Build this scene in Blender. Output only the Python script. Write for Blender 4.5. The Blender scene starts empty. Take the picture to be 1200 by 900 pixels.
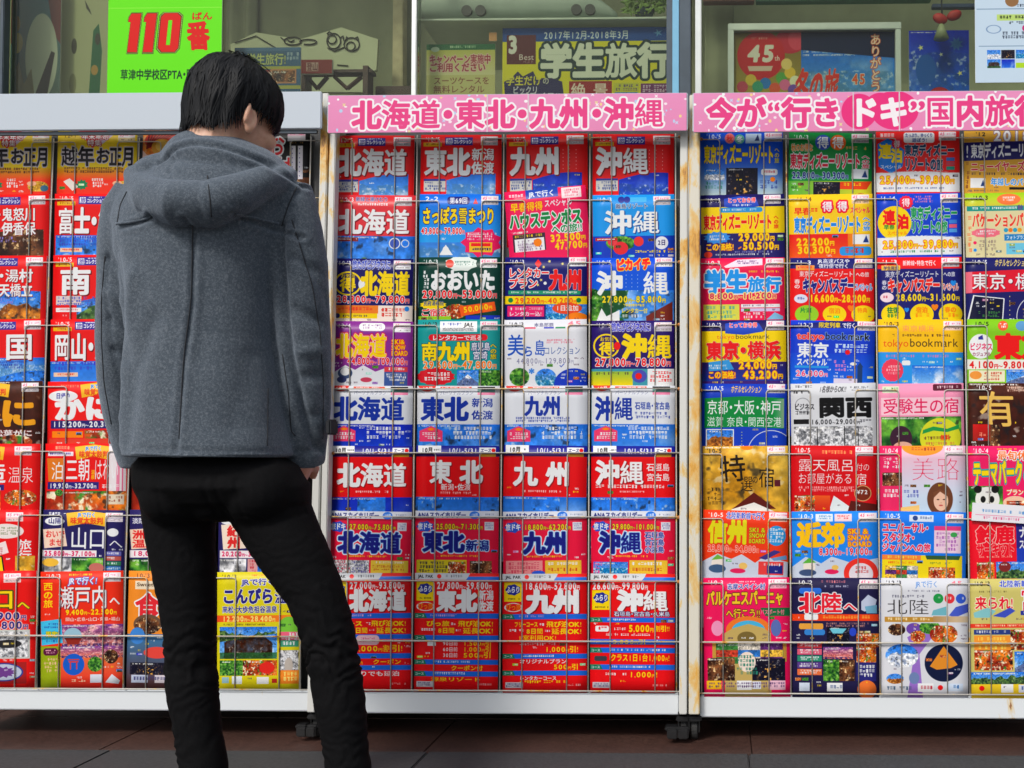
import bpy, bmesh, math, random
import numpy as np
from mathutils import Vector, Matrix

# ---------------------------------------------------------------- camera, sky, sun, exposure
SC = bpy.context.scene
COL = SC.collection
R = math.radians
CAM_Z = 0.95; CAM_D = 2.53; FPX = 1156.0
PITCH = math.degrees(math.atan(30 / FPX)); PPX, PPY = 820, 500
cam_d = bpy.data.cameras.new('camera'); cam = bpy.data.objects.new('camera', cam_d); COL.objects.link(cam)
cam_d.sensor_width = 36.0; cam_d.lens = 36.0 * FPX / 1200.0
cam_d.shift_x = -(PPX - 600) / 1200.0; cam_d.shift_y = (PPY - 450) / 1200.0
cam_d.clip_start = 0.05; cam_d.clip_end = 2000
cam.location = (0.0, -CAM_D, CAM_Z)
cam.rotation_euler = (R(90 + PITCH), 0, R(1.2))
SC.camera = cam
SC.render.resolution_x = 1024; SC.render.resolution_y = 768

world = bpy.data.worlds.new('World'); SC.world = world; world.use_nodes = True
nt = world.node_tree; nt.nodes.clear()
sky = nt.nodes.new('ShaderNodeTexSky'); sky.sky_type = 'NISHITA'; sky.sun_disc = False
SUN_EL, SUN_AZ = R(46), R(206)          # azimuth measured clockwise from +Y: the sun stands behind the camera, a little to its left
sky.sun_elevation = SUN_EL; sky.sun_rotation = SUN_AZ
sky.air_density = 1.0; sky.dust_density = 3.0; sky.ozone_density = 1.0
bgn = nt.nodes.new('ShaderNodeBackground'); bgn.inputs['Strength'].default_value = 0.088
hsv = nt.nodes.new('ShaderNodeHueSaturation'); hsv.inputs['Saturation'].default_value = 0.45
wo = nt.nodes.new('ShaderNodeOutputWorld')
nt.links.new(sky.outputs[0], hsv.inputs['Color']); nt.links.new(hsv.outputs[0], bgn.inputs['Color']); nt.links.new(bgn.outputs[0], wo.inputs['Surface'])
sun_d = bpy.data.lights.new('sun', 'SUN'); sun_d.energy = 1.5; sun_d.angle = R(11); sun_d.color = (1.0, 0.95, 0.88)
sun = bpy.data.objects.new('sun', sun_d); COL.objects.link(sun)
sdir = Vector((math.sin(SUN_AZ) * math.cos(SUN_EL), math.cos(SUN_AZ) * math.cos(SUN_EL), math.sin(SUN_EL)))
sun.rotation_euler = sdir.to_track_quat('Z', 'Y').to_euler()
sun.location = (0, 0, 8)
SC.view_settings.view_transform = 'Standard'; SC.view_settings.look = 'None'
SC.view_settings.exposure = 0.68; SC.view_settings.gamma = 1.0
SC.cycles.max_bounces = 6; SC.cycles.transparent_max_bounces = 12
SC.cycles.use_denoising = True

_M = Matrix.Rotation(R(1.2), 3, 'Z') @ Matrix.Rotation(R(90 + PITCH), 3, 'X')
def P(px, py, Y):
    """measured position in the 1200 x 900 photograph -> the point of the place at depth Y"""
    d = _M @ Vector(((px - PPX) / FPX, (PPY - py) / FPX, -1.0))
    t = (Y + CAM_D) / d.y
    return Vector((0, -CAM_D, CAM_Z)) + d * t

# ---------------------------------------------------------------- helpers
def tag(o, label=None, cat=None, group=None, kind=None):
    if label: o['label'] = label
    if cat: o['category'] = cat
    if group: o['group'] = group
    if kind: o['kind'] = kind
    return o
def empty(name, loc=(0, 0, 0), **k):
    o = bpy.data.objects.new(name, None); COL.objects.link(o); o.location = loc; o.empty_display_size = .1
    return tag(o, **k)
def link_mesh(name, me, mats, parent=None, smooth=False):
    if not isinstance(mats, (list, tuple)): mats = [mats]
    for m in mats: me.materials.append(m)
    if smooth:
        me.polygons.foreach_set('use_smooth', [True] * len(me.polygons)); me.update()
    o = bpy.data.objects.new(name, me); COL.objects.link(o)
    if parent is not None:
        o.parent = parent
        o.matrix_parent_inverse = Matrix.Translation(parent.location).inverted() if parent.parent is None else Matrix()
    return o
def obj(name, bm, mats, parent=None, smooth=False):
    me = bpy.data.meshes.new(name); bm.normal_update(); bm.to_mesh(me); bm.free()
    return link_mesh(name, me, mats, parent, smooth)
def box(bm, x0, x1, y0, y1, z0, z1, bev=0.0, mat=0):
    x0, x1 = min(x0, x1), max(x0, x1); y0, y1 = min(y0, y1), max(y0, y1); z0, z1 = min(z0, z1), max(z0, z1)
    r = bmesh.ops.create_cube(bm, size=1.0)
    vs = r['verts']
    for v in vs:
        v.co = Vector(((x0 + x1) / 2 + v.co.x * (x1 - x0), (y0 + y1) / 2 + v.co.y * (y1 - y0), (z0 + z1) / 2 + v.co.z * (z1 - z0)))
    fs = set(f for v in vs for f in v.link_faces)
    for f in fs: f.material_index = mat
    if bev:
        es = list(set(e for v in vs for e in v.link_edges))
        r = bmesh.ops.bevel(bm, geom=es, offset=bev, segments=2, affect='EDGES')
        for f in r['faces']: f.material_index = mat
    return bm
def tube(bm, pts, r, seg=8, closed=False, cap=True):
    pts = [Vector(p) for p in pts]; n = len(pts); rings = []
    rr = r if isinstance(r, (list, tuple)) else [r] * n
    up = None
    for i, p in enumerate(pts):
        if closed: d = pts[(i + 1) % n] - pts[i - 1]
        else: d = pts[min(i + 1, n - 1)] - pts[max(i - 1, 0)]
        d.normalize()
        if up is None: up = Vector((0, 0, 1)) if abs(d.z) < .9 else Vector((0, 1, 0))
        a = d.cross(up)
        if a.length < 1e-4: a = d.cross(Vector((1, 0, 0)))
        a.normalize(); b = a.cross(d).normalized(); up = b
        rings.append([bm.verts.new(p + (a * math.cos(2 * math.pi * k / seg) + b * math.sin(2 * math.pi * k / seg)) * rr[i]) for k in range(seg)])
    m = n if closed else n - 1
    for i in range(m):
        A, B = rings[i], rings[(i + 1) % n]
        for k in range(seg):
            bm.faces.new((A[k], A[(k + 1) % seg], B[(k + 1) % seg], B[k]))
    if cap and not closed:
        bm.faces.new(rings[0][::-1]); bm.faces.new(rings[-1])
    return bm
def ellipsoid(bm, c, r, rot=None, u=20, v=12):
    res = bmesh.ops.create_uvsphere(bm, u_segments=u, v_segments=v, radius=1.0)
    for w in res['verts']:
        q = Vector((w.co.x * r[0], w.co.y * r[1], w.co.z * r[2]))
        if rot is not None: q = rot @ q
        w.co = q + Vector(c)
    return bm
def lathe_x(bm, cx, cy, cz, prof, seg=20):
    """wheel-like body turned about the X axis; prof = [(x, radius)]"""
    rings = [[bm.verts.new((cx + x, cy + r * math.cos(2 * math.pi * k / seg), cz + r * math.sin(2 * math.pi * k / seg))) for k in range(seg)] for x, r in prof]
    for A, B in zip(rings, rings[1:]):
        for k in range(seg): bm.faces.new((A[k], A[(k + 1) % seg], B[(k + 1) % seg], B[k]))
    bm.faces.new(rings[0][::-1]); bm.faces.new(rings[-1])
def prism(bm, pts, y0, y1, mat=0):
    """closed outline in the XZ plane given a thickness along Y"""
    A = [bm.verts.new((x, y0, z)) for x, z in pts]; B = [bm.verts.new((x, y1, z)) for x, z in pts]
    n = len(pts); fs = [bm.faces.new(A), bm.faces.new(B[::-1])]
    for i in range(n): fs.append(bm.faces.new((A[i], B[i], B[(i + 1) % n], A[(i + 1) % n])))
    for f in fs: f.material_index = mat
    bmesh.ops.recalc_face_normals(bm, faces=fs)

# ---------------------------------------------------------------- materials
def nodes(name):
    m = bpy.data.materials.new(name); m.use_nodes = True; t = m.node_tree; return m, t, t.nodes['Principled BSDF']
def noise(t, scale, detail=4, rough=.6, dist=0.0, vec=None):
    n = t.nodes.new('ShaderNodeTexNoise'); n.inputs['Scale'].default_value = scale; n.inputs['Detail'].default_value = detail
    n.inputs['Roughness'].default_value = rough; n.inputs['Distortion'].default_value = dist
    if vec is None:
        c = t.nodes.new('ShaderNodeTexCoord'); vec = c.outputs['Object']
    t.links.new(vec, n.inputs['Vector']); return n
def ramp(t, fac, stops):
    r = t.nodes.new('ShaderNodeValToRGB'); cr = r.color_ramp
    while len(cr.elements) < len(stops): cr.elements.new(0.5)
    for e, (p, c) in zip(cr.elements, stops): e.position = p; e.color = tuple(c) + (1,) if len(c) == 3 else c
    t.links.new(fac, r.inputs[0]); return r
def bump(t, b, fac, strength=.3, dist=.002):
    n = t.nodes.new('ShaderNodeBump'); n.inputs['Strength'].default_value = strength; n.inputs['Distance'].default_value = dist
    t.links.new(fac, n.inputs['Height']); t.links.new(n.outputs[0], b.inputs['Normal']); return n
def mat(name, c, rough=.5, metal=0.0, var=.12, scale=30, bstr=.15, coat=0.0, spec=.5):
    m, t, b = nodes(name)
    n = noise(t, scale)
    r = ramp(t, n.outputs['Fac'], [(.3, tuple(x * (1 - var) for x in c)), (.7, tuple(min(1, x * (1 + var)) for x in c))])
    t.links.new(r.outputs[0], b.inputs['Base Color'])
    b.inputs['Roughness'].default_value = rough; b.inputs['Metallic'].default_value = metal
    b.inputs['Coat Weight'].default_value = coat; b.inputs['Specular IOR Level'].default_value = spec
    if bstr: bump(t, b, n.outputs['Fac'], bstr, .001)
    return m
def rusty(name, base, rust_lo, rust_hi, scale=28, stretch=(1, 1, .35)):
    m, t, b = nodes(name)
    tc = t.nodes.new('ShaderNodeTexCoord'); mp = t.nodes.new('ShaderNodeMapping'); mp.inputs['Scale'].default_value = stretch
    t.links.new(tc.outputs['Object'], mp.inputs['Vector'])
    n1 = noise(t, scale, 6, .65, .3, mp.outputs[0]); n2 = noise(t, scale * .25, 3, .5, 0, mp.outputs[0])
    ad = t.nodes.new('ShaderNodeMath'); ad.operation = 'MULTIPLY_ADD'; ad.inputs[1].default_value = .5
    t.links.new(n2.outputs['Fac'], ad.inputs[0]); t.links.new(n1.outputs['Fac'], ad.inputs[2])
    r = ramp(t, ad.outputs[0], [(0, base), (rust_lo, base), (rust_lo + .05, (.66, .50, .24)), (rust_hi, (.66, .34, .05)), (1, (.25, .09, .03))])
    t.links.new(r.outputs[0], b.inputs['Base Color']); b.inputs['Roughness'].default_value = .45
    bump(t, b, ad.outputs[0], .2, .001)
    return m
M = {}
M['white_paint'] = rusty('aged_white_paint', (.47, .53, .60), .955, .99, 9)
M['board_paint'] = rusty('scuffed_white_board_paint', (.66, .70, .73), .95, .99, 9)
M['post_paint'] = rusty('rust_spotted_white_paint', (.60, .60, .57), .80, .93, 26)
M['post_rust'] = rusty('heavily_rusted_white_paint', (.62, .59, .50), .73, .90, 26)
M['wire'] = rusty('chromed_wire', (.47, .45, .41), .84, .95, 30, (1, 1, 1))
M['rust_joint'] = mat('rusty_joint', (.45, .17, .04), .8, 0, .4, 200)
M['dark_panel'] = mat('dark_back_panel', (.05, .052, .055), .6, 0, .3, 8)
M['paper_edge'] = mat('paper_edges', (.72, .70, .66), .8, 0, .15, 300)
M['black_plastic'] = mat('black_plastic', (.012, .012, .013), .35, 0, .3, 60)
M['rubber'] = mat('black_rubber', (.02, .02, .02), .8, 0, .3, 90)
M['steel'] = mat('dull_steel', (.35, .36, .37), .35, .9, .2, 40)
M['alu'] = mat('silver_aluminium', (.55, .58, .56), .35, .6, .06, 20)
M['alu_dark'] = mat('slate_frame', (.05, .07, .09), .4, .3, .15, 15)
M['blue_strip'] = mat('light_blue_strip', (.16, .42, .62), .4, 0, .06, 15)
M['wall_dark'] = mat('dark_base_wall', (.035, .038, .038), .6, 0, .35, 6)
M['cream'] = mat('cream_wall', (.38, .39, .26), .8, 0, .3, 2.5)
M['shelf_glass'] = mat('pale_shelf', (.5, .56, .5), .3, 0, .1, 10)
M['wood_dark'] = mat('dark_stained_wood', (.05, .02, .015), .6, 0, .4, 25)
# ---------------------------------------------------------------- flat print: a small drawing engine for covers, banners and posters
_fc = bpy.data.curves.new('glyph_probe', 'FONT'); _fc.fill_mode = 'NONE'; _fc.resolution_u = 3
_fo = bpy.data.objects.new('glyph_probe', _fc); COL.objects.link(_fo)
GN = 64; GLO, GHI = -0.2, 1.2
_gx = np.linspace(GLO, GHI, GN)
_GX, _GY = np.meshgrid(_gx, _gx)           # rows = y downwards
_glyphs = {}; s_b = {}
def glyph(ch):
    if ch in _glyphs: return _glyphs[ch]
    if ch in ' \u3000':
        _glyphs[ch] = (None, .35 if ch == ' ' else 1.0); return _glyphs[ch]
    _fc.body = ch
    dg = bpy.context.evaluated_depsgraph_get(); dg.update()
    e = _fo.evaluated_get(dg); me = e.to_mesh()
    nv = len(me.vertices); ne = len(me.edges)
    co = np.empty(nv * 3, np.float32); me.vertices.foreach_get('co', co); co = co.reshape(-1, 3)[:, :2]
    ed = np.empty(ne * 2, np.int32); me.edges.foreach_get('vertices', ed); ed = ed.reshape(-1, 2)
    e.to_mesh_clear()
    if nv == 0:
        _glyphs[ch] = (None, .5); return _glyphs[ch]
    xmin, xmax = co[:, 0].min(), co[:, 0].max()
    adv = 1.0 if ord(ch) > 0x2000 else float(xmax + max(xmin, .03))
    if ord(ch) <= 0x2000 and ch.isdigit(): adv = .66
    co = co.copy()
    if ord(ch) <= 0x2000 and ch.isdigit(): co[:, 0] += (.66 - (xmin + xmax)) / 2
    if ch in '・“”':
        co[:, 0] += .25 - (xmin + xmax) / 2; adv = .5
    a = co[ed[:, 0]]; b = co[ed[:, 1]]
    a = np.stack([a[:, 0], .86 - a[:, 1]], 1); b = np.stack([b[:, 0], .86 - b[:, 1]], 1)
    px = _GX.ravel()[:, None]; py = _GY.ravel()[:, None]
    ax, ay, bx, by = a[:, 0][None], a[:, 1][None], b[:, 0][None], b[:, 1][None]
    dx, dy = bx - ax, by - ay; L = dx * dx + dy * dy + 1e-12
    t = np.clip(((px - ax) * dx + (py - ay) * dy) / L, 0, 1)
    d = np.sqrt(((px - ax - t * dx) ** 2 + (py - ay - t * dy) ** 2).min(1))
    up = (ay <= py) & (by > py); dn = (by <= py) & (ay > py)
    cr = dx * (py - ay) - (px - ax) * dy
    wn = (up & (cr > 0)).sum(1) + (dn & (cr < 0)).sum(1)
    d = np.where(wn % 2 == 1, -d, d).reshape(GN, GN).astype(np.float32)
    bx_ = (_GX > xmin) & (_GX < xmax) & (_GY > .86 - co[:, 1].max()) & (_GY < .86 - co[:, 1].min()); q = d[bx_ & (d > 0)]
    gap = float(np.percentile(q, 60)) if len(q) else .1; s_b[ch] = min(1.0, max(.25, (gap - .012) / .045))
    _glyphs[ch] = (d, adv); return _glyphs[ch]

_rng = np.random.RandomState(5)
_NT = [_rng.rand(67, 67).astype(np.float32) for _ in range(8)]
def vnoise(u, v, s=0):
    T = _NT[s % 8]; u = u + s * 3.7; v = v + s * 1.9
    iu = np.floor(u).astype(int); iv = np.floor(v).astype(int); fu = u - iu; fv = v - iv
    fu = fu * fu * (3 - 2 * fu); fv = fv * fv * (3 - 2 * fv)
    g = lambda i, j: T[j % 67, i % 67]
    return (g(iu, iv) * (1 - fu) + g(iu + 1, iv) * fu) * (1 - fv) + (g(iu, iv + 1) * (1 - fu) + g(iu + 1, iv + 1) * fu) * fv
def fbm(u, v, s=0, o=4):
    r = 0; a = .5
    for k in range(o): r = r + a * vnoise(u * 2 ** k, v * 2 ** k, s + k); a *= .5
    return r
def mixc(a, b, f):
    f = f[..., None]; return np.array(a, np.float32) * (1 - f) + np.array(b, np.float32) * f
W_ = (238, 240, 242); K_ = (22, 20, 24); RED = (238, 20, 24); DRED = (205, 12, 18); NAVY = (22, 20, 98); BLU = (10, 92, 215); SKY = (30, 140, 235)
YEL = (250, 216, 10); ORG = (250, 130, 10); PNK = (240, 20, 95); GRN = (10, 130, 60); LIM = (150, 205, 30); GOLD = (214, 168, 40); GRY = (205, 208, 212)
DGN = (5, 60, 50); MAG = (140, 45, 150); TEAL = (20, 150, 150); BRN = (70, 28, 18); PUR = (60, 25, 115)

class Canvas:
    def __init__(s, w=100.0, h=141.4, res=2.8, bg=W_, seed=1):
        s.W, s.H = int(round(w * res)), int(round(h * res)); s.res = res; s.seed = seed
        s.a = np.empty((s.H, s.W, 3), np.float32); s.a[:] = bg
    def _sl(s, x0, y0, x1, y1):
        r = s.res
        return max(0, int(round(y0 * r))), min(s.H, int(round(y1 * r))), max(0, int(round(x0 * r))), min(s.W, int(round(x1 * r)))
    def r(s, x0, y0, x1, y1, c):
        a, b, e, f = s._sl(x0, y0, x1, y1); s.a[a:b, e:f] = c; return s
    def g(s, x0, y0, x1, y1, c0, c1, horiz=False):
        a, b, e, f = s._sl(x0, y0, x1, y1)
        if b <= a or f <= e: return s
        k = np.linspace(0, 1, (f - e) if horiz else (b - a), dtype=np.float32)
        k = np.broadcast_to(k[None, :] if horiz else k[:, None], (b - a, f - e))
        s.a[a:b, e:f] = mixc(c0, c1, k); return s
    def _blend(s, a, b, e, f, al, c):
        al = al[..., None]; s.a[a:b, e:f] = s.a[a:b, e:f] * (1 - al) + np.array(c, np.float32) * al
    def _grid(s, a, b, e, f):
        ys, xs = np.mgrid[a:b, e:f].astype(np.float32); return (xs + .5) / s.res, (ys + .5) / s.res
    def e(s, cx, cy, rx, ry, c, ring=None):
        a, b, e, f = s._sl(cx - rx - 1, cy - ry - 1, cx + rx + 1, cy + ry + 1)
        if b <= a or f <= e: return s
        x, y = s._grid(a, b, e, f)
        q = np.sqrt(((x - cx) / rx) ** 2 + ((y - cy) / ry) ** 2); m = min(rx, ry) * s.res
        al = np.clip(.5 + (1 - q) * m, 0, 1)
        if ring: al = al * np.clip(.5 + (q - (1 - ring / min(rx, ry))) * m, 0, 1)
        s._blend(a, b, e, f, al, c); return s
    def _pmask(s, pts):
        xs_ = [p[0] for p in pts]; ys_ = [p[1] for p in pts]
        a, b, e, f = s._sl(min(xs_), min(ys_), max(xs_), max(ys_))
        if b <= a or f <= e: return None
        x, y = s._grid(a, b, e, f); al = np.zeros(x.shape, np.float32)
        for ox, oy in ((-.25, -.25), (.25, -.25), (-.25, .25), (.25, .25)):
            X, Y = x + ox / s.res, y + oy / s.res; ins = np.zeros(x.shape, bool)
            for (x1, y1), (x2, y2) in zip(pts, pts[1:] + pts[:1]):
                if y1 == y2: continue
                ins ^= ((y1 > Y) != (y2 > Y)) & (X < (x2 - x1) * (Y - y1) / (y2 - y1) + x1)
            al += ins * .25
        return a, b, e, f, al
    def p(s, pts, c):
        m = s._pmask(pts)
        if m: s._blend(*m, c)
        return s
    def rr(s, x0, y0, x1, y1, c, rad=3):
        pts = []
        for cx, cy, a0 in ((x1 - rad, y0 + rad, -90), (x1 - rad, y1 - rad, 0), (x0 + rad, y1 - rad, 90), (x0 + rad, y0 + rad, 180)):
            for k in range(5): t = R(a0 + k * 22.5); pts.append((cx + rad * math.cos(t), cy + rad * math.sin(t)))
        return s.p(pts, c)
    def burst(s, cx, cy, rx, ry, c, n=16, d=.82):
        return s.p([(cx + rx * (1 if k % 2 else d) * math.cos(math.pi * k / n), cy + ry * (1 if k % 2 else d) * math.sin(math.pi * k / n)) for k in range(2 * n)], c)
    def t(s, txt, x, y, w, h, c, ol=(), b=.03, rot=0.0, vert=False, shadow=None, it=0.0):
        """txt fitted into the box x, y, w, h; ol = ((grow, colour), ...) outer outlines in em"""
        latin = all(ord(ch) < 0x2000 for ch in txt)
        em = h / .74 if latin else h / .93
        top = -.14 * em if latin else -.01 * em
        gl = [glyph(ch) for ch in txt]
        small = [(.5 if ch in '円～' and not vert and any(q.isdigit() for q in txt) else 1.0) for ch in txt]
        if any(ch.isdigit() for ch in txt) and '円' in txt:
            em = h / .74; top = -.14 * em
        adv = [g_[1] * k for g_, k in zip(gl, small)]
        if vert:
            n = len(txt); cell = h / n; sx = w; sy = cell
            pos = [(0, i * cell, 1.0) for i in range(n)]
        else:
            tot = sum(adv); sx = w / tot; sy = em; q = 0; pos = []
            for a_, k in zip(adv, small):
                pos.append((q * sx, top + (1 - k) * .86 * em, k)); q += a_
        ca, sa = math.cos(R(rot)), math.sin(R(rot))
        b = b * .9; layers = [(o[0] * .74,) + tuple(o[1:]) for o in sorted(ol, key=lambda o: -o[0])] + [(b, c)]
        if shadow: layers = [(b + .01, shadow, .035)] + layers
        res = s.res
        for L in layers:
            grow, colr = L[0], L[1]; so = (L[2] * em if len(L) > 2 else 0)
            colr = np.array(colr, np.float32)
            for ch, (d, _), (ox, oy, k) in zip(txt, gl, pos):
                if d is None: continue
                gb = b * (s_b.get(ch, 1) - 1) if b > 0 else 0
                gx, gy = sx * k * res, sy * k * res
                ox0, oy0 = ox + so, oy + so
                cxs, cys = [], []
                for u in (GLO, GHI):
                    for v in (GLO, GHI):
                        lx, ly = ox0 * res + u * gx, oy0 * res + v * gy
                        cxs.append(x * res + lx * ca - ly * sa); cys.append(y * res + lx * sa + ly * ca)
                a0, b0 = max(0, int(min(cys))), min(s.H, int(max(cys)) + 1); e0, f0 = max(0, int(min(cxs))), min(s.W, int(max(cxs)) + 1)
                if b0 <= a0 or f0 <= e0: continue
                ys, xs = np.mgrid[a0:b0, e0:f0].astype(np.float32); X = xs + .5 - x * res; Y = ys + .5 - y * res
                lx = X * ca + Y * sa - ox0 * res; ly = -X * sa + Y * ca - oy0 * res
                if it: lx = lx + it * (ly - gy * .86)
                U = (lx / gx - GLO) / (GHI - GLO) * (GN - 1); V = (ly / gy - GLO) / (GHI - GLO) * (GN - 1)
                ok = (U > 0) & (U < GN - 1.01) & (V > 0) & (V < GN - 1.01)
                U = np.clip(U, 0, GN - 1.01); V = np.clip(V, 0, GN - 1.01)
                iu = U.astype(int); iv = V.astype(int); fu = U - iu; fv = V - iv
                dd = (d[iv, iu] * (1 - fu) + d[iv, iu + 1] * fu) * (1 - fv) + (d[iv + 1, iu] * (1 - fu) + d[iv + 1, iu + 1] * fu) * fv
                al = np.clip(.5 + (grow + gb - dd) * math.sqrt(gx * gy), 0, 1) * ok
                al = al[..., None]; s.a[a0:b0, e0:f0] = s.a[a0:b0, e0:f0] * (1 - al) + colr * al
        return s
    def mic(s, x0, y0, x1, y1, c, rows=2, bold=.62):
        """rows of print too small to read"""
        s.seed += 1; rs = np.random.RandomState(s.seed * 7 + int(x0 * 3 + y0)); rh = (y1 - y0) / rows
        for k in range(rows):
            x = x0 + rs.rand() * 2; end = x1 - rs.rand() * (x1 - x0) * .15; ch = rh * .78
            while x < end:
                if rs.rand() > .12:
                    yy = y0 + k * rh
                    for q in range(3):
                        if rs.rand() < bold + .2: s.r(x, yy + ch * (q / 3.0), x + ch * .72, yy + ch * (q / 3.0) + max(.36, ch * .17), c)
                    if rs.rand() < .7: s.r(x + ch * .1 + rs.rand() * ch * .4, yy, x + ch * .3 + rs.rand() * ch * .4, yy + ch, c)
                x += ch * .92
        return s
    def pic(s, kind, x0, y0, x1, y1, sd=None, mask=None):
        sd = s.seed if sd is None else sd; s.seed += 1
        a, b, e, f = s._sl(x0, y0, x1, y1)
        if b <= a or f <= e: return s
        x, y = s._grid(a, b, e, f); u = (x - x0) / (x1 - x0); v = (y - y0) / (y1 - y0); asp = (x1 - x0) / max(1, (y1 - y0))
        U = u * asp * 3; V = v * 3; n = fbm(U, V, sd); n2 = fbm(U * 3, V * 3, sd + 2); nc = np.clip
        im = None
        if kind in ('sky', 'deep', 'mount', 'fuji', 'snow', 'sea', 'palm', 'autumn', 'temple'):
            hi, lo = {'deep': ((15, 40, 190), (30, 110, 230))}.get(kind, ((25, 110, 225), (130, 190, 240)))
            im = mixc(hi, lo, v); cl = nc((n - .48) * 5, 0, 1) * nc(v * 1.6, 0, 1) * (.4 if kind == 'deep' else .9)
            im = mixc2(im, (235, 240, 250), cl)
        if kind in ('mount', 'fuji', 'autumn', 'snow'):
            if kind == 'fuji': rid = .25 + np.abs(u - .5) * 1.1
            else: rid = .55 - .45 * (fbm(u * 4 * max(asp, 1) / 2, u * 0 + sd, sd) - .3) * 1.6
            msk = nc((v - rid) * 40, 0, 1)
            lo_ = {'autumn': mixc((120, 60, 20), (225, 140, 40), nc((n2 - .3) * 2.5, 0, 1)), 'snow': mixc((150, 165, 195), (245, 248, 252), nc((n2 - .3) * 4, 0, 1)),
                   'fuji': mixc((70, 90, 150), (110, 130, 170), n2), 'mount': mixc((20, 50, 35), (110, 150, 70), nc((n2 - .25) * 2.2, 0, 1))}[kind]
            if kind == 'fuji': lo_ = mixc2(lo_, (245, 248, 255), nc((.45 - v + n2 * .2) * 9, 0, 1))
            im = im * (1 - msk[..., None]) + lo_ * msk[..., None]
        if kind == 'sea':
            m_ = nc((v - .5) * 50, 0, 1); im = mixc2(im, (0, 120, 190), m_); im = mixc2(im, (190, 235, 240), m_ * nc((n2 - .5) * 6, 0, 1))
        if kind == 'palm':
            m_ = nc((n2 * 1.1 - .25 - u * 1.0 + .3) * 12, 0, 1) * (u < .45); im = mixc2(im, (20, 80, 40), m_)
        if kind == 'temple':
            m_ = ((np.abs(u - .5) < .42 - .35 * (v < .5) * (.5 - v) * 2) & (v > .32)).astype(np.float32); im = mixc2(im, (60, 40, 35), m_ * (.5 + n2))
            im = mixc2(im, (30, 90, 40), (v > .8).astype(np.float32) * .8)
        if kind == 'food':
            im = mixc((150, 30, 15), (245, 130, 30), nc((n - .25) * 2.4, 0, 1)); im = mixc2(im, (250, 235, 200), nc((n2 - .56) * 9, 0, 1)); im = mixc2(im, (60, 130, 40), nc((fbm(U * 2, V * 2, sd + 5) - .6) * 10, 0, 1))
            im = mixc2(im, (40, 15, 12), nc((.3 - fbm(U * 1.5, V * 1.5, sd + 3)) * 10, 0, 1))
        if kind == 'leaf': im = mixc((10, 70, 25), (120, 190, 60), nc((n2 - .25) * 2.2, 0, 1))
        if kind == 'gray': im = mixc((110, 112, 118), (225, 226, 230), nc((n2 - .3) * 4, 0, 1))
        if kind == 'night':
            im = mixc((8, 8, 26), (28, 25, 50), n); im = mixc2(im, (235, 170, 70), nc((n2 - .58) * 12, 0, 1) * nc(1.6 - np.abs(u - .5) * 4, 0, 1) * nc(v * 2, 0, 1))
        if kind == 'bath': im = mixc((35, 15, 10), (150, 90, 50), nc((n - .25) * 2.2, 0, 1)); im = mixc2(im, (240, 200, 140), nc((n2 - .6) * 8, 0, 1))
        if kind == 'sunset':
            im = mixc((120, 60, 150), (250, 130, 90), v); im = mixc2(im, (255, 190, 190), nc((fbm(U, V * 3, sd) - .5) * 5, 0, 1)); im = mixc2(im, (70, 40, 110), nc((v - .8) * 20, 0, 1) * nc((n2 - .3) * 4, 0, 1))
        if kind == 'collage':
            k = (np.floor(u * 3 * 1.01) * 7 + np.floor(v * 2.99) * 3 + sd).astype(int) % 6
            pal = np.array([(200, 60, 40), (40, 110, 190), (230, 180, 60), (60, 130, 60), (225, 215, 200), (90, 40, 110)], np.float32)
            im = pal[k] * (.55 + .9 * n2[..., None])
        if kind == 'gold': im = mixc((190, 130, 20), (240, 205, 90), nc((n - .2) * 1.8, 0, 1))
        if kind == 'brown': im = mixc((50, 15, 12), (90, 45, 25), n)
        # fine photographic detail, small dark and bright things, and a caption
        n3 = fbm(U * 6, V * 6, sd + 1, 4); n4 = fbm(U * 4 + 7, V * 4 + 3, sd + 4, 3)
        k_ = .12 if kind in ('sky', 'deep') else .38
        im = im * (1 + k_ * (n3 - .45) * 1.6)[..., None]
        if kind not in ('sky', 'deep'):
            im = mixc2(im, (24, 26, 34), nc((n4 - .58) * 9, 0, 1) * .65); im = mixc2(im, (245, 240, 225), nc((.25 - n4) * 12, 0, 1) * .5)
        if kind in ('sky', 'deep', 'sea', 'sunset') and (y1 - y0) > 12:
            sk = nc((v - (.34 - .10 * fbm(u * 7 + sd, u * 0 + 2, sd)) ) * 60, 0, 1) * (1 if (y1 - y0) > 25 else 0)
            im = mixc2(im, {'sky': (70, 120, 150), 'deep': (30, 70, 130), 'sea': (30, 110, 130), 'sunset': (80, 50, 90)}[kind], sk * nc((n4 - .25) * 3, 0, 1) * .5); im = mixc2(im, (235, 238, 240), sk * nc((n3 - .58) * 8, 0, 1) * .6)
        if mask is not None:
            if mask[0] == 'e':
                _, cx, cy, rx, ry = mask; q = np.sqrt(((x - cx) / rx) ** 2 + ((y - cy) / ry) ** 2); al = nc(.5 + (1 - q) * min(rx, ry) * s.res, 0, 1)
            else:
                m = s._pmask(mask[1]); al = np.zeros(x.shape, np.float32)
                if m:
                    a2, b2, e2, f2, k = m; A, B, E, F = max(a, a2), min(b, b2), max(e, e2), min(f, f2)
                    if B > A and F > E: al[A - a:B - a, E - e:F - e] = k[A - a2:B - a2, E - e2:F - e2]
            s.a[a:b, e:f] = s.a[a:b, e:f] * (1 - al[..., None]) + im * al[..., None]
        else:
            s.a[a:b, e:f] = im
            if x1 - x0 > 16 and y1 - y0 > 9: s.mic(x0 + 1.5, y0 + 1.2, x0 + (x1 - x0) * .6, y0 + 3.4, (240, 240, 235), 1)
        return s
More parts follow.
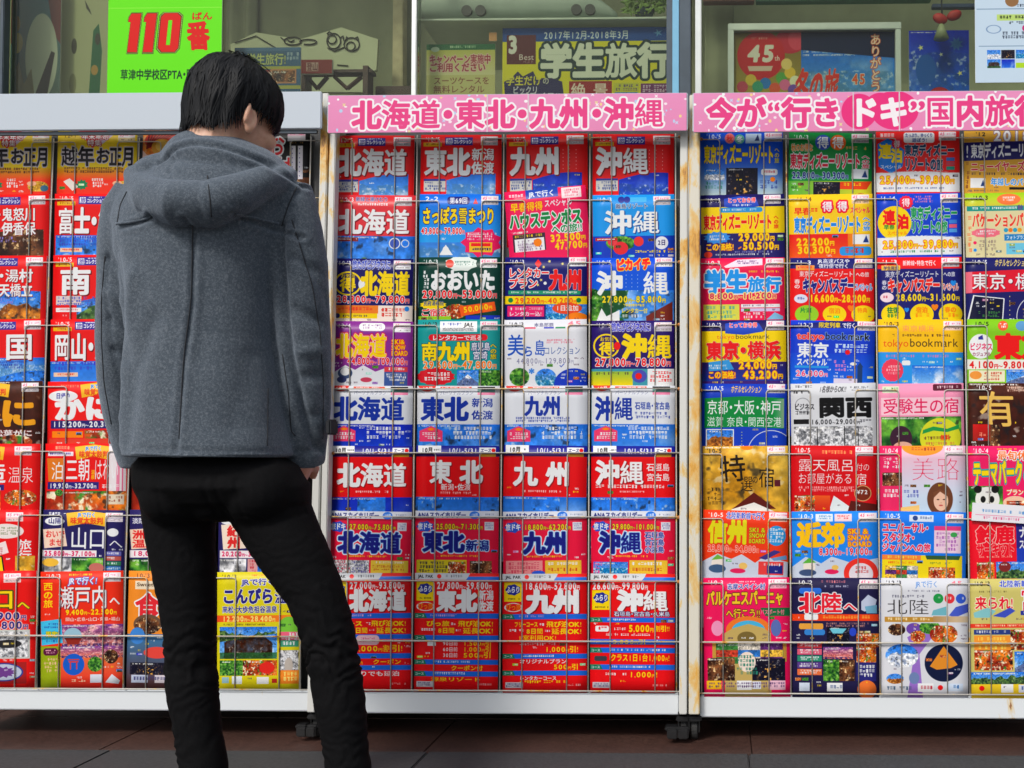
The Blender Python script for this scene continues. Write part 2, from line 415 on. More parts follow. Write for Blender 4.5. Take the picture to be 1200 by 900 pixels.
    # ------- recurring pieces of print
    def st(s, x=74, y=2, c2=(190, 185, 190)):
        s.r(x, y, x + 21, y + 6.5, (236, 226, 230)); s.t('45', x + 1, y + 1, 6, 4, (235, 60, 110), b=.02, it=.2)
        s.mic(x + 8, y + 2, x + 20, y + 5, (235, 110, 150), 1); s.r(x, y + 7, x + 21, y + 11, c2); s.mic(x + 1, y + 8, x + 20, y + 10.4, (120, 105, 110), 1, .4); return s
    def per(s, txt="'10▸'5", c=W_, x=6, y=3, w=18, h=5.4): return s.t(txt.replace('▸', '-'), x, y, w, h, c, b=.02)
    def hd(s, bar=(230, 180, 20), per="'10▸'5"):
        s.per(per); s.r(3, 9.6, 26, 14.6, bar); s.mic(5, 10.6, 25, 13.6, (150, 60, 20), 1)
        s.r(30, 3, 64, 13, (45, 35, 140)); s.r(31.5, 4.4, 39, 11.8, W_); s.t('旅', 32, 4.8, 7, 6.6, (45, 35, 140)); s.t('コレクション', 40.5, 5.8, 22.5, 5.6, W_, b=.04); s.mic(41, 3.8, 60, 5.4, W_, 1)
        return s.st()
    def info(s, y=55, x=4, w=27):
        s.r(x, y, x + w, y + 3, (50, 60, 150)); s.r(x, y + 3, x + w, y + 16, (205, 205, 200)); s.mic(x + 1, y + 4, x + w - 1, y + 15, (60, 80, 150), 3); return s
    def arc(s, kind, y=50, x0=32, x1=93):
        pts = [(x0, 141), (x0, y + 7)] + [(x0 + (x1 - x0) * k / 10, y + 7 - 9 * math.sin(math.pi * min(1, k / 10 * .62))) for k in range(1, 11)] + [(x1, 141)]
        s.pic(kind, x0, y - 4, x1, y + 50, mask=('p', pts)); return s

def busy(c, y0=44, y1=76, prob=.42):
    rs = np.random.RandomState(c.seed + 11)
    for yy in range(int(y0), int(y1), 4):
        for xx in range(3, 92, 8):
            a, b, e, f = c._sl(xx, yy, xx + 8, yy + 4); q = c.a[a:b, e:f].reshape(-1, 3)
            if q.std(0).max() < 3.5 and rs.rand() < prob:
                m = q.mean(0); lum = m @ np.array([.3, .59, .11]); k = rs.randint(6)
                if k < 4: c.mic(xx + .5, yy + .6, xx + rs.uniform(5, 8), yy + 3, W_ if lum < 150 and k != 1 else ((90, 70, 90) if lum >= 150 else YEL), 1 if k else 2)
                elif k == 4: c.r(xx + .6, yy + .6, xx + 7.4, yy + 3.4, tuple(rs.randint(40, 240, 3))); c.mic(xx + 1.2, yy + 1.2, xx + 7, yy + 3, W_, 1)
                else: c.pic(('food', 'leaf', 'temple', 'bath')[rs.randint(4)], xx + .5, yy + .4, xx + 7.5, yy + 3.8, rs.randint(60))
def mixc2(im, c, f):
    f = np.asarray(f, np.float32)[..., None]; return im * (1 - f) + np.array(c, np.float32) * f
def to_image(cv, name):
    h, w = cv.a.shape[:2]; img = bpy.data.images.new(name, w, h, alpha=False)
    buf = np.ones((h, w, 4), np.float32); buf[..., :3] = np.clip(cv.a[::-1] / 255.0 * .93, 0, 1)
    img.pixels.foreach_set(buf.ravel()); img.update(); img.pack(); return img
def print_mat(cv, name, rough=.36, coat=.03, wob=.25, dull=1.0):
    img = to_image(cv, name + '_print'); m, t, b = nodes(name)
    tx = t.nodes.new('ShaderNodeTexImage'); tx.image = img; tx.extension = 'EXTEND'; tx.interpolation = 'Linear'
    uv = t.nodes.new('ShaderNodeUVMap'); uv.uv_map = 'UVMap'; t.links.new(uv.outputs[0], tx.inputs['Vector'])
    t.links.new(tx.outputs['Color'], b.inputs['Base Color'])
    b.inputs['Specular IOR Level'].default_value = .14; b.inputs['Roughness'].default_value = rough; b.inputs['Coat Weight'].default_value = coat; b.inputs['Coat Roughness'].default_value = .18
    n = noise(t, 9, 2, .5); bump(t, b, n.outputs['Fac'], wob, .004)
    return m
def sheet(name, m, x0, x1, z0, z1, y, parent=None, th=.002, rot=0.0):
    """flat printed sheet with its own thickness; the print faces -Y; rot in degrees about its centre"""
    bm = bmesh.new(); uvl = bm.loops.layers.uv.new('UVMap'); cx, cz = (x0 + x1) / 2, (z0 + z1) / 2
    ca, sa = math.cos(R(rot)), math.sin(R(rot))
    def T(x, yy, z): X, Z = x - cx, z - cz; return (cx + X * ca - Z * sa, yy, cz + X * sa + Z * ca)
    A = [bm.verts.new(T(x, y, z)) for x, z in ((x0, z0), (x1, z0), (x1, z1), (x0, z1))]; B = [bm.verts.new(T(x, y + th, z)) for x, z in ((x0, z0), (x1, z0), (x1, z1), (x0, z1))]
    f = bm.faces.new(A)
    for l, q in zip(f.loops, ((0, 0), (1, 0), (1, 1), (0, 1))): l[uvl].uv = q
    g = bm.faces.new(B[::-1]); g.material_index = 1
    for i in range(4):
        k = bm.faces.new((A[i], B[i], B[(i + 1) % 4], A[(i + 1) % 4])); k.material_index = 1
    return obj(name, bm, [m, M['paper_edge']], parent)
# ---------------------------------------------------------------- what is printed on each brochure: (label text, base colour, drawing)
SH = (120, 8, 14)
O = lambda *a: tuple(a)                      # outlines: (grow, colour)
def price(s, a, b, x, y, w, h, c, ol=(), yen='円'):
    s.t(a + yen + '～' + b + yen, x, y, w, h, c, ol, b=.045)
BR = {}; EN = ('Hokkaido', 'Tohoku', 'Kyushu', 'Okinawa')
def B(key, label, bg):
    def deco(f): BR[key] = (label, bg, f); return f
    return deco
def coll(title, kind, sub=None, x=6, w=85, light=False):
    def f(s):
        s.hd(); s.arc(kind, 50); s.t(title, x, 17, w, 33, W_, b=.06, shadow=SH)
        if sub: sub(s)
        s.info()
    return f
# ===== middle rack
B('M11', 'red brochure titled 北海道 above a snowy blue sky', RED)(coll('北海道', 'sky'))
def f(s): s.t('新潟', 63, 17, 28, 15, W_, b=.05, shadow=SH); s.t('佐渡', 63, 34, 28, 15, W_, b=.05, shadow=SH)
B('M12', 'red brochure titled 東北 新潟 佐渡 above a blue sky', RED)(coll('東北', 'sky', f, 4, 57))
def f(s):
    for k in range(3): s.t('・・・・・・', 69 + k * 8, 18, 3, 28, (255, 190, 190), vert=True)
B('M13', 'red brochure titled 九州 above a deep blue sea picture', RED)(coll('九州', 'deep', f, 4, 62))
B('M14', 'red brochure titled 沖縄 above a deep blue panel', RED)(coll('沖縄', 'deep', f, 4, 65))
@B('M21', 'pale red brochure titled 北海道 with green fields and blue mountain', (226, 52, 62))
def f(s):
    s.per("'10▸'3"); s.st(); s.t('新緑と湯けむり', 26, 2.5, 40, 5.5, (60, 50, 130), O((.1, W_))); s.mic(27, 10, 70, 14, W_, 1)
    s.r(5, 5, 14, 8, (200, 40, 60)); s.t('北海道', 5, 18, 88, 30, W_, b=.05, shadow=(130, 10, 30)); s.pic('mount', 0, 51, 100, 141, 3); s.r(3, 53, 30, 58, (140, 40, 40)); s.mic(4, 54, 29, 57, W_, 1)
    s.e(75, 60, 7, 7, (60, 90, 190)); s.e(75, 60, 7, 7, W_, 1.2); s.e(88, 60, 5, 5, W_, 1)
@B('M22', 'bright blue brochure with yellow さっぽろ雪まつり title and pink burst', (20, 130, 235))
def f(s):
    s.pic('sky', 0, 30, 100, 141, 2); s.g(0, 0, 100, 60, (10, 110, 230), (40, 160, 240)); s.per("2▸2"); s.st(76)
    s.rr(34, 3, 62, 13, (30, 30, 120), 4); s.t('第69回', 37, 4, 22, 8, W_); s.p([(66, 12), (69, 5), (72, 12)], RED)
    s.t('さっぽろ雪まつり', 3, 17, 90, 20, YEL, O((.13, NAVY)), b=.05)
    price(s, '43,800', '79,800', 2, 42, 54, 7.5, RED, O((.16, W_))); s.p([(25, 76), (33, 63), (42, 76)], W_); s.e(33, 70, 4, 5, W_)
    s.burst(77, 60, 26, 19, PNK, 9, .8); s.mic(58, 48, 95, 58, W_, 3); s.r(62, 60, 90, 72, (240, 190, 30)); s.r(64, 61, 88, 65, RED); s.mic(64, 67, 88, 71, NAVY, 1)
@B('M23', 'tilted pink brochure with green ハウステンボスへの旅 title', (240, 25, 90))
def f(s):
    s.mic(4, 4, 26, 9, W_, 1); s.r(26, 0, 66, 11, (30, 70, 180)); s.t('JRで行く', 30, 2, 32, 7.5, W_); s.r(70, 1, 94, 14, (245, 220, 225)); s.mic(72, 3, 92, 13, (220, 50, 90), 3)
    s.t('早春得得', 6, 15, 40, 11, YEL, O((.09, RED))); s.t('スペシャル', 48, 14, 34, 9, W_)
    s.t('ハウステンボス', 3, 28, 90, 19, GRN, O((.16, W_)), b=.06); s.t('への旅!!', 54, 46, 38, 11, GRN, O((.16, W_)))
    s.r(6, 54, 46, 76, (60, 40, 60)); s.r(8, 60, 44, 76, W_); s.mic(8, 55, 44, 59, YEL, 1); s.mic(10, 62, 42, 76, (120, 70, 130), 4); s.e(36, 66, 5, 5, ORG)
    s.t('32,500円', 51, 58, 44, 9, YEL, O((.08, ORG))); s.t('47,700円', 56, 68, 40, 9, YEL, O((.08, ORG)))
@B('M24', 'light blue brochure titled 沖縄 with red flowers and green leaves', (25, 150, 235))
def f(s):
    s.per("'10▸'3"); s.e(35, 6, 4, 4, (40, 50, 150)); s.e(42, 6, 4, 4, (40, 50, 150)); s.r(46, 3, 66, 9, (70, 180, 235)); s.st(74)
    s.t('離島リゾート', 28, 11, 40, 6, (40, 60, 120), O((.12, W_))); s.t('沖縄', 14, 20, 68, 28, W_, b=.045, shadow=(20, 70, 150))
    s.r(0, 51, 100, 141, (15, 60, 190)); s.pic('leaf', 2, 51, 50, 80, 4, ('e', 34, 60, 18, 9)); s.e(34, 66, 9, 8, (230, 40, 50)); s.e(56, 58, 6, 6, (235, 50, 50)); s.e(24, 58, 6, 5, (235, 60, 70)); s.r(3, 53, 30, 57, (190, 40, 40)); s.mic(4, 54, 28, 56.5, W_, 1)
    s.e(84, 60, 8, 8, (230, 232, 240)); s.t('2日', 79, 56, 10, 7, NAVY); s.mic(50, 69, 92, 73, YEL, 1)
@B('M31', 'navy brochure with yellow 得 circle and 北海道, orange strip below', (24, 18, 100))
def f(s):
    s.per("'10▸'3"); s.t('旅たびビジネスに', 25, 2, 47, 11, (40, 60, 170), O((.14, W_)), b=.06); s.st(76, 2, W_)
    s.e(20, 31, 17, 15, YEL, 2); s.t('お気軽', 11, 19, 18, 5, YEL); s.t('得', 10, 24, 20, 17, YEL, b=.07); s.e(37, 32, 4, 6, W_)
    s.t('北海道', 36, 16, 60, 29, YEL, b=.075); price(s, '28,300', '79,800', 6, 46, 90, 8.5, RED, O((.14, W_)))
    s.r(0, 58, 100, 141, (250, 235, 225)); s.r(0, 58, 58, 68, (245, 130, 40)); s.mic(4, 60, 54, 66, RED, 1); s.r(3, 68, 57, 74, YEL); s.e(8, 71, 3, 3, NAVY); s.mic(13, 70, 50, 73, NAVY, 1); s.mic(61, 61, 96, 73, (225, 60, 50), 2); s.e(93, 62, 3, 3, SKY)
@B('M32', 'dark green brochure with white おおいた title and orange price tag', DGN)
def f(s):
    s.per("'10▸'3"); s.burst(52, 8, 21, 10, (220, 230, 225), 8, .85); s.e(38, 8, 5, 5, (220, 60, 40)); s.mic(43, 5, 70, 11, (90, 130, 120), 2); s.st(75, 2, W_)
    s.t('おおいた', 14, 16, 80, 25, W_, b=.06); s.mic(5, 17, 11, 40, W_, 5); price(s, '29,800', '53,000', 4, 41, 92, 9.5, RED, O((.13, W_)))
    s.burst(18, 59, 17, 6, YEL, 12, .85); s.t('別府湯布院', 6, 54, 25, 6, (30, 60, 160)); s.t('ご宿泊', 3, 64, 32, 9, RED, O((.12, W_))); s.pic('food', 32, 56, 60, 76, 2, ('e', 46, 67, 14, 9))
    s.p([(50, 61), (93, 55), (95, 66), (52, 73)], (245, 90, 20)); s.t('50,000円', 54, 62, 36, 7, YEL, rot=-8); s.r(58, 72, 100, 80, (20, 50, 190)); s.r(0, 73, 40, 80, LIM)
@B('M33', 'navy brochure with red レンタカープラン九州 title and yellow strip', (20, 22, 110))
def f(s):
    s.per("'10▸'3"); s.t('♦', 34, 3, 10, 9, RED); s.st(78, 0, W_)
    for x, y in ((54, 5), (70, 8), (47, 12), (60, 16), (44, 28), (40, 34)): s.burst(x, y, 2.4, 2.4, (235, 220, 120), 5, .4)
    s.t('レンタカー', 4, 13, 50, 12, RED, O((.15, W_))); s.t('プラン', 4, 26, 36, 12, RED, O((.15, W_))); s.t('九州', 54, 16, 40, 24, RED, O((.12, W_)), b=.08); s.e(49, 32, 2, 2, W_)
    s.r(4, 41, 92, 46, (30, 150, 110)); s.mic(6, 42, 90, 45.4, W_, 1); s.r(0, 48, 100, 58, YEL); price(s, '29,200', '40,200', 12, 50, 76, 7, (240, 90, 10)); s.e(7, 53, 3, 3, GRN); s.e(90, 53, 3, 3, GRN)
    s.r(3, 60, 48, 73, (235, 30, 110)); s.mic(5, 62, 46, 66, W_, 1); s.t('レンタカー込!', 5, 67, 40, 5.5, W_); s.pic('sea', 50, 58, 100, 80, 1); s.e(76, 63, 18, 7, (235, 70, 30)); s.t('1日追加', 62, 59, 28, 7, W_); s.e(88, 76, 14, 8, ORG)
@B('M34', 'vivid blue brochure with red ピカイチ emblem over white 沖縄', (10, 85, 215))
def f(s):
    s.pic('palm', 0, 14, 100, 141, 6); s.g(0, 0, 100, 40, (10, 80, 225), (10, 90, 220)); s.pic('leaf', 0, 38, 16, 80, 3, ('e', 2, 58, 12, 20)); s.per("'10▸'5"); s.st(77, 0, W_)
    s.t('ピカイチ', 29, 2, 42, 14, RED, O((.18, YEL)), b=.08, rot=-3); s.t('沖', 6, 17, 32, 28, W_, b=.06); s.t('縄', 62, 17, 32, 28, W_, b=.06)
    for k in range(3): s.t('・・・・・', 41 + k * 7, 19, 3, 24, (200, 220, 255), vert=True)
    price(s, '27,800', '85,800', 12, 47, 78, 8, YEL, O((.1, (20, 90, 40)))); s.mic(38, 57, 66, 61, YEL, 1); s.t('レンタカー付', 36, 62, 32, 6, YEL); s.mic(36, 70, 62, 75, W_, 1)
    s.p([(66, 72), (98, 54), (100, 141), (70, 141)], (120, 40, 30)); s.p([(5, 80), (12, 62), (18, 72), (34, 64), (34, 80)], W_)
@B('M41', 'purple brochure with yellow 北海道, snow cartoon hills below', MAG)
def f(s):
    s.per("'12▸'4"); s.rr(34, 2, 66, 12, W_, 5); s.mic(37, 4, 63, 10, (130, 50, 140), 2); s.st(76, 2, W_)
    s.t('北海道', 6, 16, 62, 28, YEL, O((.16, RED), (.11, W_), (.08, RED)), b=.06); s.t('SKI&', 74, 22, 16, 6, YEL, O((.14, RED))); s.t('SNOW', 74, 29, 17, 6, YEL, O((.14, RED))); s.t('BOARD', 74, 36, 20, 6, YEL, O((.14, RED)))
    price(s, '44,800', '109,000', 20, 45, 74, 8, RED, O((.14, W_))); s.p([(0, 141), (0, 66), (18, 54), (30, 60), (40, 54), (55, 62), (66, 58), (66, 141)], (225, 228, 235))
    s.e(18, 64, 9, 7, (60, 80, 120)); s.e(18, 62, 6, 5, W_); s.e(14, 72, 6, 4, (50, 60, 110)); s.e(44, 72, 7, 3, (200, 60, 90)); s.r(66, 56, 94, 62, (225, 60, 70)); s.mic(68, 57, 92, 61, W_, 1); s.r(66, 62, 94, 80, (60, 90, 160)); s.mic(68, 64, 92, 74, W_, 3)
@B('M42', 'teal brochure with yellow 南九州 title and red pill banner', TEAL)
def f(s):
    s.per("'10▸'3", K_); s.r(27, 2, 72, 15, W_); s.mic(30, 4, 56, 8, (40, 60, 170), 1); s.t('JAL', 56, 4, 12, 5, K_, it=.2); s.pic('gray', 30, 10, 68, 14, 2); s.st(76, 2)
    s.rr(13, 18, 85, 26, (225, 25, 40), 4); s.t('レンタカーで巡る', 17, 19, 62, 6.5, W_); s.t('南九州', 4, 28, 60, 22, YEL, O((.12, (10, 60, 60))), b=.07)
    s.t('鹿児島', 65, 28, 23, 10, W_, O((.12, NAVY))); s.t('宮崎', 67, 39, 18, 10, W_, O((.12, NAVY))); s.t('への旅', 88, 29, 8, 20, YEL, O((.12, (10, 60, 60))), vert=True)
    price(s, '29,600', '47,800', 6, 51, 90, 9, (245, 120, 20), O((.12, W_))); s.burst(22, 70, 24, 11, (215, 25, 40), 14, .9); s.mic(8, 65, 40, 76, W_, 2); s.pic('fuji', 48, 62, 74, 82, 2); s.pic('leaf', 74, 62, 100, 82, 3)
@B('M43', 'white brochure with blue 美ら島コレクション lettering and round sea pictures', (226, 228, 236))
def f(s):
    s.per("'10▸'3", K_); s.t('本島那覇', 36, 4, 24, 5, (90, 90, 130)); s.t('45', 76, 2, 18, 6, (240, 130, 150)); s.r(25, 9, 38, 11, (220, 60, 100)); s.r(48, 9, 60, 11, (50, 60, 190)); s.r(62, 9, 74, 11, (30, 140, 90))
    s.t('美', 3, 18, 21, 26, (20, 80, 190), b=.02); s.t('ら', 23, 32, 12, 13, (20, 80, 190)); s.t('島', 36, 25, 14, 19, (20, 80, 190), b=.02); s.t('コレクション', 48, 33, 44, 10, (60, 90, 160), b=0)
    s.mic(50, 24, 84, 30, (225, 90, 120), 2); s.t('44,800円～129,800円', 14, 47, 70, 7, (110, 110, 150), b=0.0); s.pic('leaf', 5, 56, 30, 90, 3, ('e', 18, 70, 12, 11)); s.pic('sea', 34, 58, 64, 90, 2, ('e', 50, 72, 13, 12)); s.e(84, 80, 24, 20, (15, 55, 190)); s.t('✱', 29, 58, 10, 9, (60, 130, 220)); s.t('✓', 66, 52, 8, 8, (90, 110, 190))
@B('M44', 'dark violet brochure with yellow 得 circle beside yellow 沖縄', (40, 22, 105))
def f(s):
    s.per("'10▸'3"); s.t('旅たびビジネスに!', 24, 2, 48, 11, (60, 60, 180), O((.14, W_)), b=.06); s.st(76, 2)
    s.e(18, 31, 16, 15, YEL, 2); s.t('お気軽', 10, 20, 17, 5, YEL); s.t('得', 9, 26, 19, 16, YEL, b=.07); s.e(31, 31, 4, 5, RED); s.t('沖縄', 37, 17, 60, 29, YEL, b=.075)
    price(s, '27,800', '78,800', 4, 46, 92, 9.5, RED, O((.14, W_))); s.r(0, 59, 100, 141, (60, 150, 170)); s.g(0, 62, 50, 80, (150, 190, 60), YEL); s.e(58, 68, 9, 8, (70, 80, 180)); s.e(57, 68, 4, 4, RED); s.r(68, 59, 100, 141, W_); s.mic(70, 62, 98, 76, RED, 3); s.mic(4, 63, 48, 67, (80, 60, 60), 1)
for k, (title, sub, kind, nm) in enumerate((('北海道', None, 'deep', 'plain blue'), ('東北', ('新潟', '佐渡'), 'autumn', 'autumn hills'), ('九州', None, 'sea', 'light blue'), ('沖縄', ('石垣島', '宮古島'), 'sky', 'pale blue sea'))):
    def f(s, title=title, sub=sub, kind=kind, k=k):
        s.e(12, -2, 11, 9, (230, 60, 50)); s.t('10月', 6, 1, 13, 4, W_); s.r(28, 1, 66, 4, (230, 90, 70)); s.mic(30, 1.4, 64, 3.6, W_, 1); s.t('パーソナルプラン', 28, 6, 40, 5, (110, 120, 160), b=0)
        s.r(73, 1, 94, 4, K_); s.r(73, 4, 94, 8, (110, 160, 150)); s.r(73, 8, 94, 11, (240, 130, 170))
        if k == 2: s.t(title, 24, 13, 44, 23, (20, 50, 160), b=.05); s.mic(12, 38, 80, 45, (60, 80, 170), 2)
        elif k == 3: s.t(title, 4, 14, 46, 28, (20, 50, 160), b=.05); s.t('石垣島・宮古島', 52, 20, 42, 9, (20, 50, 160)); s.mic(52, 32, 92, 41, (60, 80, 170), 2)
        elif k == 1: s.t(title, 4, 14, 58, 28, (20, 50, 160), b=.06); s.t('新潟', 66, 15, 26, 11, (20, 50, 160)); s.t('佐渡', 66, 30, 26, 11, (20, 50, 160))
        else: s.t(title, 4, 14, 86, 28, (20, 50, 160), b=.06)
        s.pic(kind, 0, 47, 100, 141, k + 1); s.p([(3, 68), (3, 55), (17, 49), (31, 55), (31, 68)], (240, 60, 110)); s.mic(6, 57, 29, 66, W_, 2); s.e(17, 53, 4, 1.6, ORG); s.mic(44, 50, 92, 66, W_, 3)
    B('M5%d' % (k + 1), 'white brochure with dark blue %s title (%s) over %s picture' % (title, EN[k], nm), (222, 226, 234))(f)
for k, (title, sub, kind) in enumerate((('北海道', None, 'deep'), ('東 北', '新潟・佐渡', 'autumn'), ('九 州', None, 'sky'), ('沖縄', None, 'sea'))):
    def f(s, title=title, sub=sub, kind=kind, k=k):
        s.r(0, 0, 100, 12, (25, 30, 150)); s.r(0, 9, 100, 13, (60, 30, 110)); s.r(2, 0, 30, 9, W_); s.t('10月', 6, 2, 14, 6.6, K_, b=.05); s.mic(21, 4, 29, 7, K_, 1)
        s.t('10/1-5/31', 38, 3, 36, 6.4, W_); s.r(76, 2, 96, 9, W_); s.t('エース', 77, 3, 13, 5, NAVY, it=.2); s.e(93, 5.5, 2.4, 2.4, RED); s.r(76, 10, 96, 13, (230, 170, 40))
        if k == 0: s.t(title, 9, 21, 84, 28, W_, b=.06, shadow=(150, 10, 20)); s.mic(28, 54, 76, 57.5, (255, 200, 200), 1)
        elif k == 1: s.t(title, 16, 18, 64, 27, W_, b=.06, shadow=(150, 10, 20)); s.t(sub, 30, 46, 36, 8, W_); s.mic(24, 56, 72, 59.5, (255, 200, 200), 1)
        elif k == 2: s.t(title, 12, 20, 68, 28, W_, b=.06, shadow=(150, 10, 20)); s.mic(22, 54, 72, 57.5, (255, 200, 200), 1)
        else: s.t(title, 5, 18, 58, 28, W_, b=.06, shadow=(150, 10, 20)); s.t('石垣島', 66, 21, 28, 9, W_); s.t('宮古島', 66, 33, 28, 9, W_); s.mic(5, 47, 94, 52, W_, 1); s.mic(34, 54, 66, 57, (255, 200, 200), 1)
        s.pic(kind, 0, 62, 100, 141, k + 2); s.pic(('mount', 'sky', 'sea', 'temple')[k], 34, 62, 68, 141, k)
    B('M6%d' % (k + 1), 'red brochure with navy date strip and white %s title (%s)' % (title.replace(' ', ''), EN[k]), (232, 12, 20))(f)
for k, (title, pr) in enumerate((('北海道', ('27,000', '75,800')), ('東北', ('25,000', '71,300')), ('九州', ('18,800', '62,200')), ('沖縄', ('29,800', '101,000')))):
    def f(s, title=title, pr=pr, k=k):
        s.r(0, 0, 100, 9, (205, 210, 222)); s.t('ANAスカイホリデー', 3, 1.6, 58, 6.6, (20, 30, 110), b=.05); s.e(71, 5, 6, 4.6, (30, 110, 215)); s.t('10月', 67, 2.6, 8, 4.2, W_); s.mic(80, 3, 96, 6, (120, 130, 160), 1)
        s.burst(12, 19, 11, 7, (40, 80, 200), 7, .8); s.t('旅ドキ', 3, 14.6, 18, 8, W_, b=.05); price(s, pr[0], pr[1], 25, 15.5, 56, 6.6, YEL, O((.12, (60, 40, 60)))); s.r(83, 13, 94, 23, (225, 225, 235)); s.mic(84, 14, 93, 22, (120, 120, 180), 3)
        ol = O((.13, (150, 200, 250)), (.17, W_))
        if k == 0: s.t(title, 12, 25, 76, 25, (22, 26, 130), ol, b=.07)
        elif k == 1: s.t(title, 9, 25, 50, 24, (22, 26, 130), ol, b=.07); s.t('新潟', 61, 35, 28, 13, (22, 26, 130), ol, b=.05)
        elif k == 2: s.t(title, 24, 25, 52, 25, (22, 26, 130), ol, b=.07)
        else:
            s.t(title, 10, 25, 50, 25, (22, 26, 130), ol, b=.07)
            for q, z in enumerate(('石垣島', '宮古島', '小浜島')): s.t(z, 64, 25 + q * 8.6, 23, 7.5, (22, 26, 130), O((.14, (200, 220, 250))), b=.03)
        s.mic(26, 53, 76, 56, YEL, 1)
        if k == 0: s.pic('gray', 6, 59, 50, 76, 3); s.mic(7, 60, 26, 75, (200, 60, 90), 4); s.mic(28, 60, 49, 75, (90, 90, 160), 4); s.r(52, 59, 97, 75, (235, 200, 60)); s.mic(54, 65, 94, 72, (200, 90, 30), 2); s.mic(54, 60, 94, 63, W_, 1)
        elif k == 1: s.r(2, 59, 62, 76, (225, 205, 30)); s.mic(5, 61, 38, 75, (70, 60, 60), 3); s.pic('food', 40, 61, 61, 75, 2); s.pic('bath', 66, 60, 92, 76, 3)
        elif k == 2: s.r(3, 59, 47, 76, (245, 150, 150)); s.mic(5, 61, 44, 75, (220, 60, 90), 3); s.e(42, 74, 8, 3, (40, 90, 220)); s.r(50, 59, 93, 76, (240, 195, 50)); s.mic(52, 61, 90, 66, W_, 1); s.mic(52, 68, 90, 73, (210, 80, 30), 1)
        else: s.pic('sea', 3, 61, 44, 76, 2); s.mic(3, 62, 12, 76, (230, 80, 150), 3); s.r(46, 59, 91, 76, (240, 195, 50)); s.mic(48, 61, 88, 66, W_, 1); s.mic(48, 68, 88, 73, (210, 80, 30), 1)
    B('M7%d' % (k + 1), 'crimson brochure with dark blue %s title (%s)' % (title, EN[k]), (236, 18, 62))(f)
